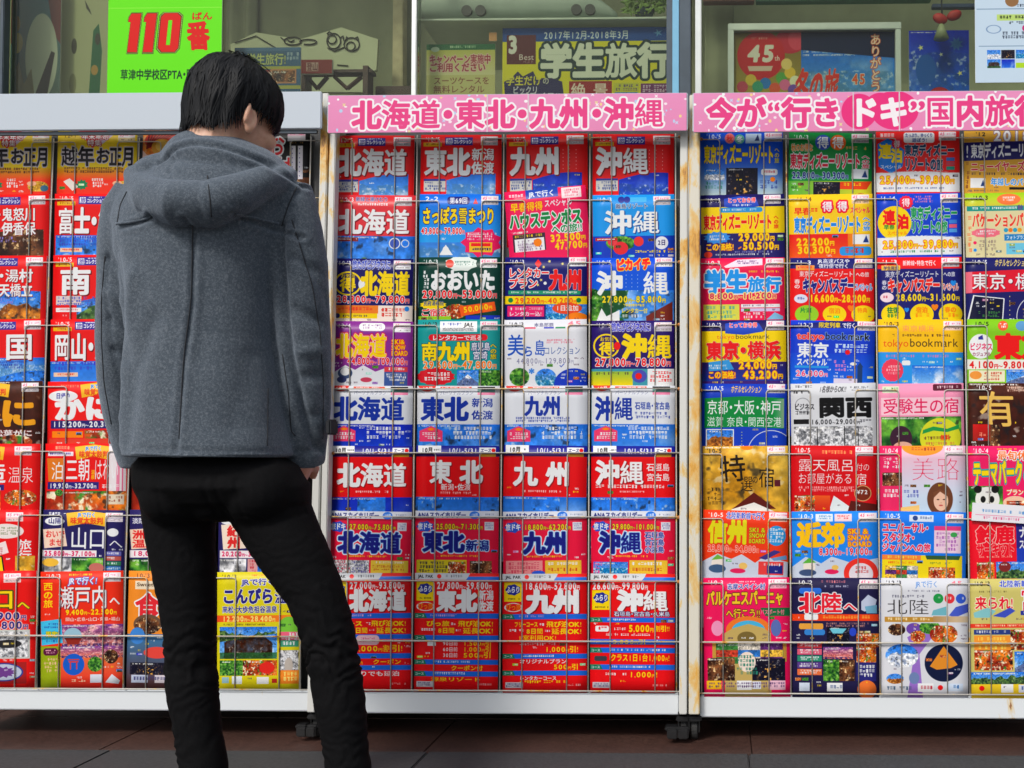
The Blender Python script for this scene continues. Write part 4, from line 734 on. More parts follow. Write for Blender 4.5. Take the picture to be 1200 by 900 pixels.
@B('R63', 'pale pink brochure titled 美路 with a long-haired portrait', (240, 196, 214))
def f(s):
    s.g(26, 0, 100, 60, (245, 185, 205), (205, 220, 240)); s.g(26, 60, 100, 141, (205, 220, 240), (150, 200, 235)); s.r(0, 0, 26, 141, (236, 40, 100)); s.per("'10▸'4", W_, 4); s.e(50, 1, 24, 11, (248, 150, 40)); s.mic(36, 2, 64, 7, (160, 60, 40), 1); s.st(76, 1); s.mic(4, 14, 24, 28, W_, 3); s.pic('bath', 3, 32, 26, 48, 5); s.mic(4, 52, 22, 63, W_, 2)
    s.t('美路', 36, 14, 58, 28, (225, 20, 70), b=-.025); s.e(70, 64, 15, 20, (110, 62, 40)); s.e(71, 66, 8.5, 12, (238, 190, 165)); s.p([(62, 56), (70, 52), (80, 57), (79, 61), (70, 55), (63, 62)], (120, 70, 45)); s.e(67.6, 64.5, 1.4, .7, (60, 30, 25)); s.e(74.6, 64.5, 1.4, .7, (60, 30, 25)); s.e(71, 71.5, 2.4, .9, (200, 80, 80)); s.e(71.2, 68.4, .8, .5, (215, 150, 125)); s.mic(27, 53, 46, 63, (100, 110, 190), 2); s.p([(24, 74), (46, 71), (46, 80), (24, 80)], (245, 200, 120))
@B('R64', 'hot pink brochure with yellow テーマパーク title and panda photo', (238, 30, 100))
def f(s):
    s.per("'10▸'4", W_, 6); s.mic(32, 3, 60, 5, YEL, 1); s.t('最旬休日', 34, 6, 46, 11, (240, 110, 40), O((.14, W_))); s.t('テーマパーク', 5, 19, 58, 28, YEL, O((.16, (20, 170, 190)), (.1, (30, 120, 60))), b=.06, rot=-2); s.t('の旅', 64, 24, 34, 20, YEL, O((.16, (20, 170, 190)))); s.pic('leaf', 0, 48, 40, 141, 3); s.e(22, 64, 14, 15, (232, 232, 228)); s.e(11, 52, 4.5, 4.5, (22, 22, 22)); s.e(31, 52, 4.5, 4.5, (22, 22, 22)); s.e(17, 64, 3, 4, (22, 22, 22)); s.e(27, 64, 3, 4, (22, 22, 22)); s.e(22, 70, 2, 1.4, (22, 22, 22))
    s.t('プラン', 44, 52, 20, 7, W_, O((.14, (245, 120, 40)))); s.e(54, 68, 14, 8, (245, 200, 170)); s.pic('food', 44, 66, 80, 141, 2)
@B('R71', 'orange-red brochure with yellow 信州 title and white mountains', (238, 58, 22))
def f(s):
    s.per("'10▸5", W_, 6); s.t('北陸新幹線で行く', 27, 2, 46, 8, (40, 60, 180), O((.12, W_))); s.st(77, 1, (240, 190, 170)); s.t('信州', 6, 12, 46, 27, (225, 215, 20), O((.1, (110, 90, 20))), b=.08)
    for q, z in enumerate(('SKI &', 'SNOW', 'BOARD')): s.t(z, 54, 20 + q * 6.6, 19, 5.4, (225, 215, 20), O((.1, (110, 90, 20))))
    s.e(86, 29, 11, 12, (40, 150, 220)); s.mic(77, 20, 95, 38, W_, 4); price(s, '23,800', '34,800', 6, 42, 60, 7.5, (245, 70, 40), O((.12, W_))); s.p([(0, 141), (0, 62), (18, 52), (34, 58), (46, 52), (62, 62), (72, 54), (100, 60), (100, 141)], (200, 208, 225))
    s.e(18, 64, 7, 8, (235, 225, 215)); s.p([(11, 60), (18, 53), (26, 58)], (110, 180, 60)); s.e(18, 70, 10, 5, (60, 90, 130)); s.e(48, 66, 5, 4, (235, 190, 100)); s.e(42, 72, 9, 3, (225, 30, 90)); s.p([(66, 56), (84, 46), (92, 48), (74, 58)], (60, 50, 130)); s.p([(80, 56), (98, 52), (99, 57), (84, 59)], (100, 150, 200)); s.r(66, 60, 95, 76, (230, 60, 60)); s.r(76, 64, 94, 74, (30, 40, 130)); s.mic(68, 62, 92, 66, W_, 1)
@B('R72', 'blue brochure with orange-yellow 近郊 title and white mountains', (30, 135, 240))
def f(s):
    s.per("'10▸3", W_, 8); s.r(28, 3, 48, 12, (220, 230, 240)); s.r(50, 3, 70, 12, (240, 210, 215)); s.mic(30, 5, 46, 10, (60, 130, 190), 2); s.mic(52, 5, 68, 10, (220, 60, 70), 2); s.st(78, 2); s.t('近郊', 6, 14, 56, 28, (250, 195, 15), O((.1, (230, 90, 20))), b=.08)
    for q, z in enumerate(('SKI &', 'SNOW', 'BOARD')): s.t(z, 65, 21 + q * 7.6, 24 + q * 2, 6.2, (250, 195, 15), O((.13, (230, 70, 20))))
    price(s, '8,300', '19,800', 31, 44, 62, 8, (235, 40, 60), O((.13, W_))); s.p([(0, 141), (0, 66), (16, 54), (34, 62), (46, 54), (70, 62), (100, 56), (100, 141)], (200, 210, 228)); s.e(20, 66, 7, 8, (240, 228, 215)); s.p([(12, 62), (20, 55), (28, 61)], (90, 180, 60)); s.e(18, 73, 10, 4, (60, 80, 120)); s.e(46, 72, 8, 3, (225, 30, 90)); s.e(50, 67, 4, 3, (235, 190, 90)); s.e(80, 74, 20, 18, (235, 50, 40)); s.e(80, 75, 14, 13, (225, 215, 225)); s.mic(72, 66, 90, 75, (200, 60, 60), 2)
@B('R73', 'sky-blue brochure with pink スタジオ・ジャパンへの旅 title', (22, 118, 232))
def f(s):
    s.per("'10▸'5", W_, 6); s.r(34, 4, 62, 12, (205, 215, 230)); s.e(41, 8, 3, 3, (30, 60, 130)); s.mic(46, 6, 60, 10, (90, 110, 150), 1); s.st(76, 2); ol = O((.14, W_))
    s.t('ユニバーサル・', 3, 14, 54, 11, (228, 25, 75), ol, b=.05); s.t('スタジオ・', 3, 26, 38, 11, (228, 25, 75), ol, b=.05); s.t('ジャパンへの旅', 3, 38, 56, 10, (228, 25, 75), ol, b=.05); s.r(63, 20, 94, 49, (235, 205, 225)); s.r(63, 17, 94, 22, (230, 60, 130)); s.mic(65, 24, 92, 47, (170, 90, 180), 5); s.e(86, 27, 4, 3, (60, 160, 80))
    s.r(3, 52, 96, 141, (240, 215, 25)); s.r(3, 52, 48, 58, (245, 130, 50)); s.mic(8, 53, 44, 57, (250, 230, 90), 1); s.p([(53, 52), (94, 52), (92, 57), (55, 57)], (50, 90, 50)); s.mic(10, 60, 42, 63, RED, 1); s.mic(58, 60, 84, 63, (50, 110, 60), 1); s.pic('collage', 7, 65, 45, 80, 2); s.pic('food', 57, 66, 88, 80, 3)
@B('R74', 'red brochure titled 鈴鹿サーキット with dark blue right edge', (236, 18, 40))
def f(s):
    s.r(54, 12, 100, 141, (30, 60, 180)); s.r(54, 12, 100, 44, (40, 40, 130)); s.t('鈴鹿', 8, 18, 44, 20, (236, 18, 40), O((.13, (245, 200, 190)), (.08, (236, 18, 40))), b=.03); s.t('サーキット', 8, 38, 44, 14, (236, 18, 40), O((.13, (245, 200, 190)), (.08, (236, 18, 40))), b=.03); s.t('ナガシマ', 57, 18, 40, 14, W_); s.t('スパーランド', 57, 34, 40, 11, W_); s.mic(10, 53, 48, 56, (255, 180, 160), 1); s.pic('food', 8, 60, 28, 80, 5); s.pic('mount', 30, 60, 100, 80, 2); s.e(40, 66, 7, 6, (130, 40, 40))
@B('R81', 'tall pink brochure titled パルケエスパーニャへ行こう with yellow castle drawing', (238, 20, 90))
def f(s):
    s.per("'10▸3", W_, 6); s.mic(40, 4, 60, 6, W_, 1); s.t('志摩スペイン村', 28, 7, 44, 7, (40, 50, 150), O((.14, W_))); s.st(76, 2, (240, 170, 190)); s.t('パルケエスパーニャ', 3, 16, 90, 17, (245, 200, 40), O((.13, (90, 40, 20))), b=.05, rot=-.5); s.t('へ行こう!!', 26, 37, 40, 11, (245, 200, 40), O((.13, (90, 40, 20)))); s.p([(66, 36), (100, 36), (100, 46), (72, 46)], (20, 110, 60)); s.t('パスポート付', 66, 38, 28, 6, (255, 120, 150))
    s.e(52, 62, 26, 16, (240, 120, 40)); s.e(52, 64, 20, 13, (70, 180, 225)); s.p([(24, 141), (24, 66), (34, 60), (52, 55), (70, 60), (78, 66), (78, 141)], (196, 168, 96)); s.e(50, 72, 11, 8, (120, 100, 50)); s.r(10, 76, 96, 100, (200, 150, 60)); s.pic('collage', 14, 78, 92, 102, 3)
    s.e(16, 60, 7, 9, (240, 150, 190)); s.e(84, 60, 6, 10, (90, 110, 180)); s.pic('bath', 4, 95, 36, 122, 4); s.pic('night', 56, 96, 94, 122, 2); s.e(50, 100, 10, 12, (245, 225, 210)); s.mic(38, 92, 62, 116, (40, 130, 110), 5); s.r(3, 122, 20, 132, (245, 190, 30)); s.r(38, 122, 55, 133, W_); s.r(56, 123, 66, 132, (225, 230, 245)); s.r(74, 122, 94, 133, (240, 190, 210)); s.mic(5, 124, 94, 131, (90, 60, 110), 2)
@B('R82', 'tall navy brochure titled 北陸へ with night pictures', (32, 28, 70))
def f(s):
    s.per("10▸'2", W_, 6); s.mic(32, 3, 72, 7, (220, 120, 130), 1); s.st(78, 2); s.mic(36, 9, 70, 12, (190, 190, 220), 1); s.rr(8, 12, 34, 19, (40, 110, 220), 3); s.t('北陸', 8, 18, 50, 23, (232, 30, 50), O((.13, W_)), b=.06); s.t('へ', 59, 28, 16, 12, (232, 30, 50), O((.14, W_))); s.p([(80, 28), (88, 20), (98, 26), (96, 34), (84, 40), (80, 38)], (190, 200, 225)); s.p([(84, 34), (98, 32), (98, 42), (86, 42)], (110, 170, 200))
    s.r(0, 43, 100, 51, (238, 66, 20)); s.rr(14, 43, 30, 50, W_, 2); s.mic(34, 45, 92, 49.5, (250, 170, 60), 1); s.mic(38, 53, 90, 59, (190, 130, 120), 2); s.rr(8, 54, 36, 61, (230, 160, 60), 2); s.rr(14, 61, 38, 68, (50, 130, 210), 3); s.pic('night', 40, 58, 66, 80, 2); s.p([(43, 60), (63, 60), (58, 66), (47, 66)], (110, 200, 220)); s.e(70, 64, 4, 5, (40, 70, 200)); s.pic('food', 74, 66, 100, 82, 3)
    for q in range(5): s.r(6, 76 + q * 8, 34, 83 + q * 8, ((200, 50, 60), (220, 90, 120), (40, 140, 110), (90, 60, 140), (230, 110, 60))[q]); s.mic(8, 77 + q * 8, 32, 82 + q * 8, W_, 2)
    s.pic('sunset', 36, 82, 70, 96, 2); s.pic('leaf', 36, 97, 54, 122, 3); s.pic('bath', 54, 97, 72, 122, 4); s.pic('food', 74, 82, 97, 100, 5); s.r(74, 100, 97, 122, (40, 40, 120)); s.mic(77, 103, 95, 118, W_, 3); s.e(86, 132, 11, 11, (245, 120, 50)); s.r(8, 124, 20, 134, (210, 220, 240)); s.r(40, 124, 58, 134, W_); s.mic(42, 127, 56, 132, (60, 90, 150), 1)
@B('R83', 'tall silver-white brochure with thin black 北陸 and round pictures', (216, 218, 226))
def f(s):
    s.per("'12▸'3", K_, 6); s.t('JRで行く', 40, 3, 26, 8, (50, 120, 210), b=.0); s.t('45', 80, 3, 14, 5, (240, 120, 140)); s.mic(28, 14, 70, 17, (120, 120, 140), 1); s.mic(12, 20, 52, 24, (110, 110, 130), 1, .3); s.t('北陸', 6, 25, 50, 18, (40, 36, 40), b=-.01)
    for q, c_ in enumerate(((30, 150, 70), (225, 50, 60), (50, 90, 210))): s.e(66 + q * 13, 24, 5.8, 5.8, c_); s.mic(63 + q * 13, 22, 69 + q * 13, 26, W_, 1)
    s.p([(60, 38), (76, 33), (76, 44), (58, 44)], (110, 180, 195)); s.p([(78, 44), (86, 34), (100, 30), (100, 40), (86, 46)], (70, 90, 200)); s.r(4, 46, 60, 52, (190, 140, 50)); s.mic(6, 47, 58, 51, (250, 230, 180), 1); s.g(60, 45, 100, 52, (180, 140, 90), (220, 200, 170), True)
    s.p([(30, 141), (38, 90), (30, 70), (56, 54), (66, 60), (44, 90), (48, 141)], (150, 110, 200)); s.pic('bath', 8, 54, 28, 70, 2, ('e', 18, 61, 10, 7)); s.e(38, 60, 9, 7, (110, 70, 170)); s.pic('food', 34, 62, 52, 76, 3, ('e', 42, 69, 9, 7)); s.pic('leaf', 44, 53, 68, 68, 4, ('e', 56, 58, 12, 8)); s.pic('food', 56, 56, 92, 80, 5, ('e', 72, 66, 16, 12))
    s.pic('snow', 4, 78, 44, 110, 3, ('e', 24, 92, 19, 14)); s.e(72, 100, 22, 22, (16, 26, 60)); s.p([(56, 104), (72, 80), (88, 102), (80, 106), (64, 108)], (225, 140, 40)); s.pic('autumn', 6, 112, 26, 126, 2, ('e', 16, 119, 10, 6)); s.e(38, 118, 6, 7, (110, 130, 180)); s.r(42, 124, 60, 134, W_); s.mic(44, 127, 58, 132, (200, 60, 80), 1); s.e(68, 129, 3, 3, RED); s.r(76, 124, 94, 133, (210, 225, 245)); s.mic(78, 126, 92, 131, (40, 110, 180), 1); s.mic(6, 128, 36, 133, (60, 90, 120), 1)
@B('R84', 'tall khaki brochure titled 来られ! 富山 with train and food pictures', (205, 195, 110))
def f(s):
    s.per("'10▸'3", K_, 6); s.t('北陸新幹線で', 34, 2, 50, 8, (40, 60, 180), O((.1, W_))); s.mic(10, 14, 44, 17, (120, 110, 60), 1, .3); s.t('来られ!', 6, 21, 44, 15, (228, 30, 50), O((.12, (240, 235, 200))), b=.03); s.t('富山', 58, 12, 44, 26, (228, 30, 60), O((.1, W_)), b=.03)
    s.p([(4, 40), (20, 34), (30, 38), (22, 46), (5, 46)], (130, 195, 200)); s.p([(26, 44), (46, 34), (52, 38), (40, 46)], (60, 80, 190)); s.r(58, 38, 100, 43, (40, 50, 150)); s.mic(60, 39, 98, 42, W_, 1); s.mic(58, 45, 98, 50, (200, 150, 30), 1); s.r(0, 53, 100, 58, (232, 60, 40)); s.mic(4, 54, 96, 57, (250, 220, 180), 1); s.r(4, 60, 48, 66, (40, 60, 130)); s.mic(6, 61, 46, 65, W_, 1)
    s.r(4, 67, 46, 90, (240, 150, 50)); s.mic(8, 69, 42, 84, (250, 225, 90), 3); s.pic('food', 46, 60, 100, 84, 2); s.pic('food', 4, 84, 48, 108, 4); s.pic('fuji', 50, 86, 100, 110, 3); s.pic('mount', 0, 110, 100, 124, 2); s.r(0, 124, 100, 141, (235, 200, 40)); s.e(12, 129, 3, 3, RED); s.r(34, 124, 48, 134, W_); s.r(54, 125, 74, 134, (220, 225, 235)); s.mic(56, 127, 72, 132, (60, 90, 160), 1)
# ===== left rack
def newyear(s):
    s.g(0, 0, 100, 48, (240, 205, 50), (250, 215, 20)); s.g(0, 46, 100, 62, (250, 200, 20), (245, 60, 25)); s.g(0, 62, 100, 141, (245, 50, 25), (235, 40, 30)); s.pic('gold', 66, 58, 98, 76, 2, ('e', 84, 70, 13, 7)); s.p([(16, 0), (52, 0), (76, 0), (52, 20)], (205, 190, 215)); s.p([(26, 0), (62, 0), (44, 22)], (235, 30, 30)); s.per("'12▸'1", (110, 80, 30)); s.t('年末年始', 30, 3, 34, 8, W_, O((.14, (180, 20, 30)))); s.t('特集', 37, 11, 18, 8, W_, O((.14, (180, 20, 30)))); s.st(76, 2, (230, 210, 160))
    s.t('越年', 5, 20, 42, 24, (26, 22, 30), O((.12, (200, 190, 200))), b=.035, it=-.05); s.t('お', 48, 21, 18, 20, (26, 22, 30), O((.12, (200, 190, 200))), b=.035); s.t('正月', 65, 20, 32, 24, (26, 22, 30), O((.12, (200, 190, 200))), b=.035); s.mic(8, 46, 92, 54, (110, 50, 20), 2)
    s.p([(8, 64), (16, 60), (28, 70), (20, 76)], (235, 225, 215)); s.burst(32, 68, 8, 7, (20, 130, 80), 9, .7); s.mic(44, 60, 58, 72, W_, 3); s.e(76, 66, 6, 3, (245, 180, 140)); s.e(92, 72, 5, 4, (60, 110, 140))
B('L11', 'gold and red brochure with black 越年お正月 at the frame edge', (230, 190, 40))(newyear)
B('L12', 'gold and red brochure with black 越年お正月 left of the hood', (230, 190, 40))(newyear)
@B('L13', 'brochure with a red fan and a golden bowl beside the hair', (70, 25, 20))
def f(s):
    s.pic('food', 0, 0, 100, 141, 6); s.e(26, 14, 24, 13, (215, 60, 40))
    for k in range(8): s.p([(4, 24), (8 + k * 6, -2), (10 + k * 6, -2), (6, 24)], (120, 20, 20))
    s.e(24, 22, 13, 11, (215, 150, 50)); s.e(24, 20, 8, 7, (235, 190, 90)); s.p([(0, 26), (14, 40), (0, 60)], (225, 190, 180)); s.p([(0, 40), (24, 52), (0, 141)], (30, 26, 60))
@B('L14', 'black brochure with red お lettering beside the face', (22, 20, 22))
def f(s):
    s.pic('bath', 0, 60, 100, 141, 3); s.t('お', 45, 5, 24, 28, (232, 40, 50), O((.12, W_)), b=.02); s.t('せち', 8, 8, 36, 26, (232, 40, 50), O((.12, W_)), b=.02); s.t('は', 58, 33, 22, 26, (232, 40, 50), O((.12, W_)), b=.02); s.r(72, 2, 94, 8, (235, 200, 215)); s.r(72, 8, 94, 14, (210, 205, 212)); s.mic(74, 4, 92, 7, PNK, 1); s.mic(74, 15, 92, 18, (170, 130, 70), 1)
    for q in range(2): s.r(76 + q * 9, 20, 82 + q * 9, 62, (225, 222, 230)); s.t('・・・・・・・', 77 + q * 9, 21, 4, 40, (40, 30, 130), vert=True)
def two(a, b_, kind):
    def f(s):
        s.hd(); s.arc(kind, 46, 3); s.t(a, 5, 17, 78, 16, W_, b=.04, shadow=SH); s.t(b_, 5, 35, 78, 16, W_, b=.04, shadow=SH); s.mic(5, 53, 60, 61, (140, 130, 220), 2)
    return f
B('L21', 'red brochure titled 鬼怒川・伊香保 over brown hot spring picture', (236, 16, 18))(two('日光・鬼怒川', '草津・伊香保', 'bath'))
@B('L22', 'red brochure titled 富士・箱根 beside the left shoulder', (236, 16, 18))
def f(s): s.hd(); s.pic('fuji', 2, 52, 100, 141, 2); s.t('富士・箱根', 4, 18, 92, 32, W_, b=.06, shadow=SH); s.mic(6, 53, 92, 66, (60, 60, 190), 3); s.r(8, 68, 36, 73, (240, 200, 170)); s.mic(10, 69, 34, 72, RED, 1)
@B('L23', 'red brochure hidden behind the coat collar', (230, 24, 26))
def f(s): s.hd(); s.arc('mount', 50)
@B('L24', 'red brochure hidden behind the right shoulder', (230, 24, 26))
def f(s): s.hd(); s.arc('sea', 50)
B('L31', 'red brochure titled 湯村・天橋立 over brown fields', (236, 16, 18))(two('城崎・湯村', '丹後・天橋立', 'autumn'))
@B('L32', 'red brochure with large white 南 and green hills', (236, 16, 18))
def f(s): s.hd(); s.arc('mount', 52, 30, 100); s.t('南', 8, 16, 40, 33, W_, b=.08, shadow=SH); s.t('紀', 54, 16, 40, 33, W_, b=.08, shadow=SH); s.r(4, 51, 36, 62, (225, 205, 200)); s.mic(5, 52, 60, 64, (80, 90, 190), 3); s.r(4, 66, 36, 71, W_); s.mic(6, 67, 34, 70, RED, 1)
@B('L33', 'navy brochure hidden behind the middle of the coat', (40, 40, 120))
def f(s): s.hd(); s.arc('sea', 50)
@B('L34', 'blue brochure hidden behind the right sleeve', (40, 90, 190))
def f(s): s.hd(); s.arc('mount', 50)
@B('L41', 'red brochure with large white 国 above blue sky', (236, 16, 18))
def f(s): s.hd(); s.pic('sky', 0, 48, 100, 76, 3); s.arc('mount', 66, 40, 100); s.t('四', 8, 18, 36, 32, W_, b=.07, shadow=SH); s.t('国', 50, 18, 36, 32, W_, b=.07, shadow=SH); s.mic(20, 52, 78, 62, (40, 60, 170), 3)
@B('L42', 'red brochure titled 岡山・広島 above blue sky', (236, 16, 18))
def f(s): s.hd(); s.pic('sky', 0, 52, 100, 141, 1); s.t('岡山・広島', 4, 18, 92, 32, W_, b=.05, shadow=SH); s.mic(4, 53, 60, 64, (60, 60, 200), 2); s.r(4, 66, 34, 71, (240, 200, 170)); s.mic(6, 67, 32, 70, RED, 1)
@B('L43', 'green brochure hidden behind the coat back seam', (40, 120, 70))
def f(s): s.hd(); s.arc('leaf', 50)
@B('L44', 'red brochure hidden behind the lower right sleeve', (225, 30, 30))
def f(s): s.hd(); s.arc('temple', 50)
def flag(s, x=34, w=46, t1='JRで行く', t2='味覚太鼓判'):
    s.p([(x, 4), (x + w * .5, 1), (x + w, 4), (x + w - 2, 20), (x + w * .5, 16), (x + 2, 20)], (245, 185, 30)); s.t(t1, x + w * .28, 3, w * .44, 5.6, (30, 110, 200), O((.12, W_))); s.t(t2, x + 5, 9, w - 10, 8, (225, 60, 20), b=.05)
@B('L51', 'dark brown brochure with golden かに brush title', (70, 24, 18))
def f(s): s.pic('brown', 0, 0, 100, 141, 3); flag(s, 14); s.st(74, 2); s.t('かに', 2, 22, 92, 34, (240, 160, 20), b=.06, it=-.05); s.t('松葉がに', 40, 60, 48, 8, W_, O((.14, (130, 50, 40)))); s.pic('food', 44, 62, 88, 141, 2, ('e', 66, 75, 22, 9)); s.mic(4, 58, 26, 74, (240, 200, 190), 3)
@B('L52', 'bright red brochure with white かに title and 15,200 price', (238, 20, 20))
def f(s): s.mic(12, 4, 38, 8, (255, 150, 110), 1); flag(s, 40); s.e(19, 18, 18, 7, W_); s.t('日帰り', 10, 14, 18, 7, (50, 50, 160)); s.t('かに', 8, 18, 74, 29, W_, b=.07); s.r(4, 48, 96, 58, (40, 36, 110)); price(s, '115,200', '20,300', 6, 49, 80, 7, W_); s.r(6, 61, 44, 69, ORG); s.pic('food', 46, 60, 100, 141, 3); s.r(2, 70, 100, 141, (230, 60, 40))
@B('L53', 'orange brochure hidden behind the lower coat back', (235, 120, 40))
def f(s): flag(s); s.pic('food', 0, 56, 100, 141, 3)
@B('L54', 'yellow brochure hidden behind the right cuff', (235, 190, 40))
def f(s): flag(s); s.pic('food', 0, 56, 100, 141, 4)
@B('L61', 'red brochure titled 玉造温泉 with two food dishes', (236, 18, 18))
def f(s): flag(s, 10); s.st(68, 3); s.t('玉造', 2, 22, 56, 26, W_, b=.03); s.t('温泉', 60, 28, 32, 20, W_, b=-.01); s.r(2, 50, 56, 57, (40, 36, 120)); s.t('22,700円', 12, 51, 40, 5.6, W_); s.pic('food', 2, 58, 52, 141, 2); s.pic('food', 54, 56, 96, 76, 5, ('e', 76, 66, 20, 10))
@B('L62', 'red brochure titled 三朝はわい with dishes, beside left cuff', (236, 18, 18))
def f(s):
    s.mic(12, 3, 28, 8, (255, 150, 110), 1); s.r(3, 10, 34, 15, (235, 225, 235)); s.mic(5, 11, 32, 14, (60, 50, 150), 1); flag(s, 36, 46); s.st(78, -8); s.p([(2, 18), (24, 18), (20, 48), (4, 46)], (225, 120, 30)); s.t('泊', 7, 22, 16, 22, W_, b=.0)
    s.t('三朝', 25, 18, 30, 27, W_, b=.015); s.t('はわい', 60, 18, 30, 27, W_, b=.0); s.t('温泉', 56, 32, 5, 12, YEL, vert=True); s.r(3, 47, 66, 56, (40, 36, 120)); price(s, '19,930', '32,700', 5, 48.6, 58, 6, W_); s.mic(68, 50, 94, 56, W_, 1); s.pic('food', 2, 58, 100, 141, 4); s.pic('leaf', 12, 56, 22, 64, 1, ('e', 17, 60, 5, 4)); s.r(76, 62, 97, 74, (230, 215, 190)); s.mic(78, 64, 95, 72, (150, 60, 40), 2)
@B('L63', 'red brochure with orange dish mostly behind the hips', (236, 40, 24))
def f(s): s.pic('food', 0, 0, 100, 141, 5); s.r(0, 0, 100, 40, (236, 30, 24)); flag(s)
@B('L64', 'red brochure hidden behind the right hip', (225, 40, 40))
def f(s): flag(s); s.pic('food', 0, 56, 100, 141, 1)
@B('L71', 'red brochure with tilted yellow 山口 label and white tag', (236, 16, 20))
def f(s):
    s.p([(2, 6), (28, 3), (42, 7), (40, 22), (4, 20)], (245, 185, 30)); s.t('太鼓判', 6, 9, 30, 8, (225, 60, 20)); s.st(60, 3, (230, 200, 200)); s.e(60, 26, 22, 9, (240, 228, 225)); s.mic(44, 21, 76, 31, (120, 140, 90), 3); s.t('旅行', 74, 36, 18, 26, W_, vert=True)
    s.t('一', 2, 26, 28, 14, W_); s.p([(28, 48), (60, 38), (64, 52), (32, 62)], (245, 225, 225)); s.mic(34, 46, 58, 56, (200, 60, 70), 3); s.t('山口', -2, 64, 60, 22, YEL, O((.12, K_)), rot=-9, b=.04); s.pic('gold', 72, 56, 96, 141, 2)
@B('L72', 'navy brochure titled 山口へ with red おいでませ tag', (36, 30, 92))
def f(s):
    s.mic(5, 3, 26, 8, W_, 1); s.e(14, 14, 12, 5, W_); s.t('山陽', 6, 10, 16, 7, (40, 36, 110)); flag(s, 28, 50); s.st(76, 3, (225, 215, 225)); s.p([(0, 24), (26, 22), (30, 44), (2, 47)], (245, 215, 195)); s.t('おいで', 3, 25, 24, 9, (228, 40, 40)); s.t('ませ', 7, 35, 18, 9, (228, 40, 40)); s.t('山口', 33, 21, 44, 26, W_, b=.01); s.e(85, 27, 7, 5, W_); s.t('へ', 80, 34, 18, 13, W_, b=.0)
    s.r(0, 49, 66, 57, (245, 235, 240)); price(s, '25,800', '37,100', 2, 50, 62, 6, (220, 20, 90)); s.pic('leaf', 36, 58, 74, 141, 2); s.pic('gray', 0, 58, 36, 141, 3); s.e(10, 64, 10, 5, (245, 190, 60)); s.e(66, 70, 9, 6, (200, 110, 100))
    for q in range(4): s.r(77, 50 + q * 6, 96, 55 + q * 6, ((110, 110, 190), (200, 90, 80), (50, 130, 90), (40, 120, 190))[q]); s.mic(78, 51 + q * 6, 95, 54.4 + q * 6, W_, 1)
@B('L73', 'dark brochure with red 洲本温泉 tag on beige beside left leg', (40, 34, 96))
def f(s):
    s.t('淡路島', 3, 10, 22, 7, W_); flag(s, 42, 46); s.p([(0, 24), (36, 22), (38, 46), (2, 48)], (245, 215, 190)); s.t('洲本', 3, 25, 32, 10, (228, 40, 40), b=.06); s.t('温泉', 3, 36, 32, 10, (228, 40, 40), b=.06); s.r(0, 49, 66, 58, (245, 235, 240)); s.t('18,000円', 3, 50, 40, 6, (220, 20, 90)); s.pic('leaf', 0, 60, 50, 141, 4); s.pic('food', 50, 60, 100, 141, 4)
@B('L74', 'brochure with red 紀州 tag on beige between the legs', (40, 34, 96))
def f(s):
    s.mic(4, 3, 26, 8, W_, 1); s.e(14, 13, 12, 5, W_); s.mic(6, 11, 22, 15, NAVY, 1); flag(s, 44, 40); s.p([(3, 18), (30, 16), (34, 46), (6, 48)], (245, 225, 205)); s.t('紀', 10, 19, 16, 13, (228, 40, 40), b=.06); s.t('州', 11, 33, 16, 13, (228, 40, 40), b=.06); s.r(2, 49, 66, 58, (245, 235, 240)); price(s, '20,200', '34,800', 4, 50, 60, 6, (220, 20, 90)); s.pic('gray', 2, 59, 34, 141, 2); s.mic(5, 62, 30, 66, (60, 60, 70), 1); s.pic('sea', 36, 59, 100, 141, 3); s.r(36, 59, 48, 80, (220, 160, 160)); s.mic(37, 60, 47, 76, (200, 40, 60), 4); s.t('へ', 72, 24, 20, 18, W_)
@B('L81', 'tall red brochure with yellow 山口 at the left frame edge', (236, 20, 18))
def f(s):
    s.mic(4, 6, 50, 10, (255, 150, 120), 1); s.st(60, 3, (230, 200, 200)); s.t('山口', 10, 22, 64, 24, YEL, O((.11, (90, 70, 20))), b=.02); s.t('へ', 76, 36, 16, 11, YEL, O((.12, (90, 70, 20)))); s.t('16,900円', 28, 50, 60, 9, (36, 36, 130), O((.14, (240, 200, 200)))); s.t('26,800円', 36, 61, 54, 9, (36, 36, 130), O((.14, (240, 200, 200)))); s.e(24, 54, 6, 5, (60, 150, 210))
    s.r(36, 71, 92, 106, (200, 205, 200)); s.pic('gray', 38, 73, 90, 104, 3); s.e(66, 88, 16, 5, (40, 40, 44)); s.r(30, 110, 88, 136, (170, 30, 30)); s.e(60, 122, 24, 11, (40, 60, 150)); s.e(60, 122, 22, 9.6, (190, 200, 220)); s.burst(60, 122, 16, 7, (110, 60, 140), 12, .7); s.mic(4, 110, 26, 134, (250, 200, 90), 5)
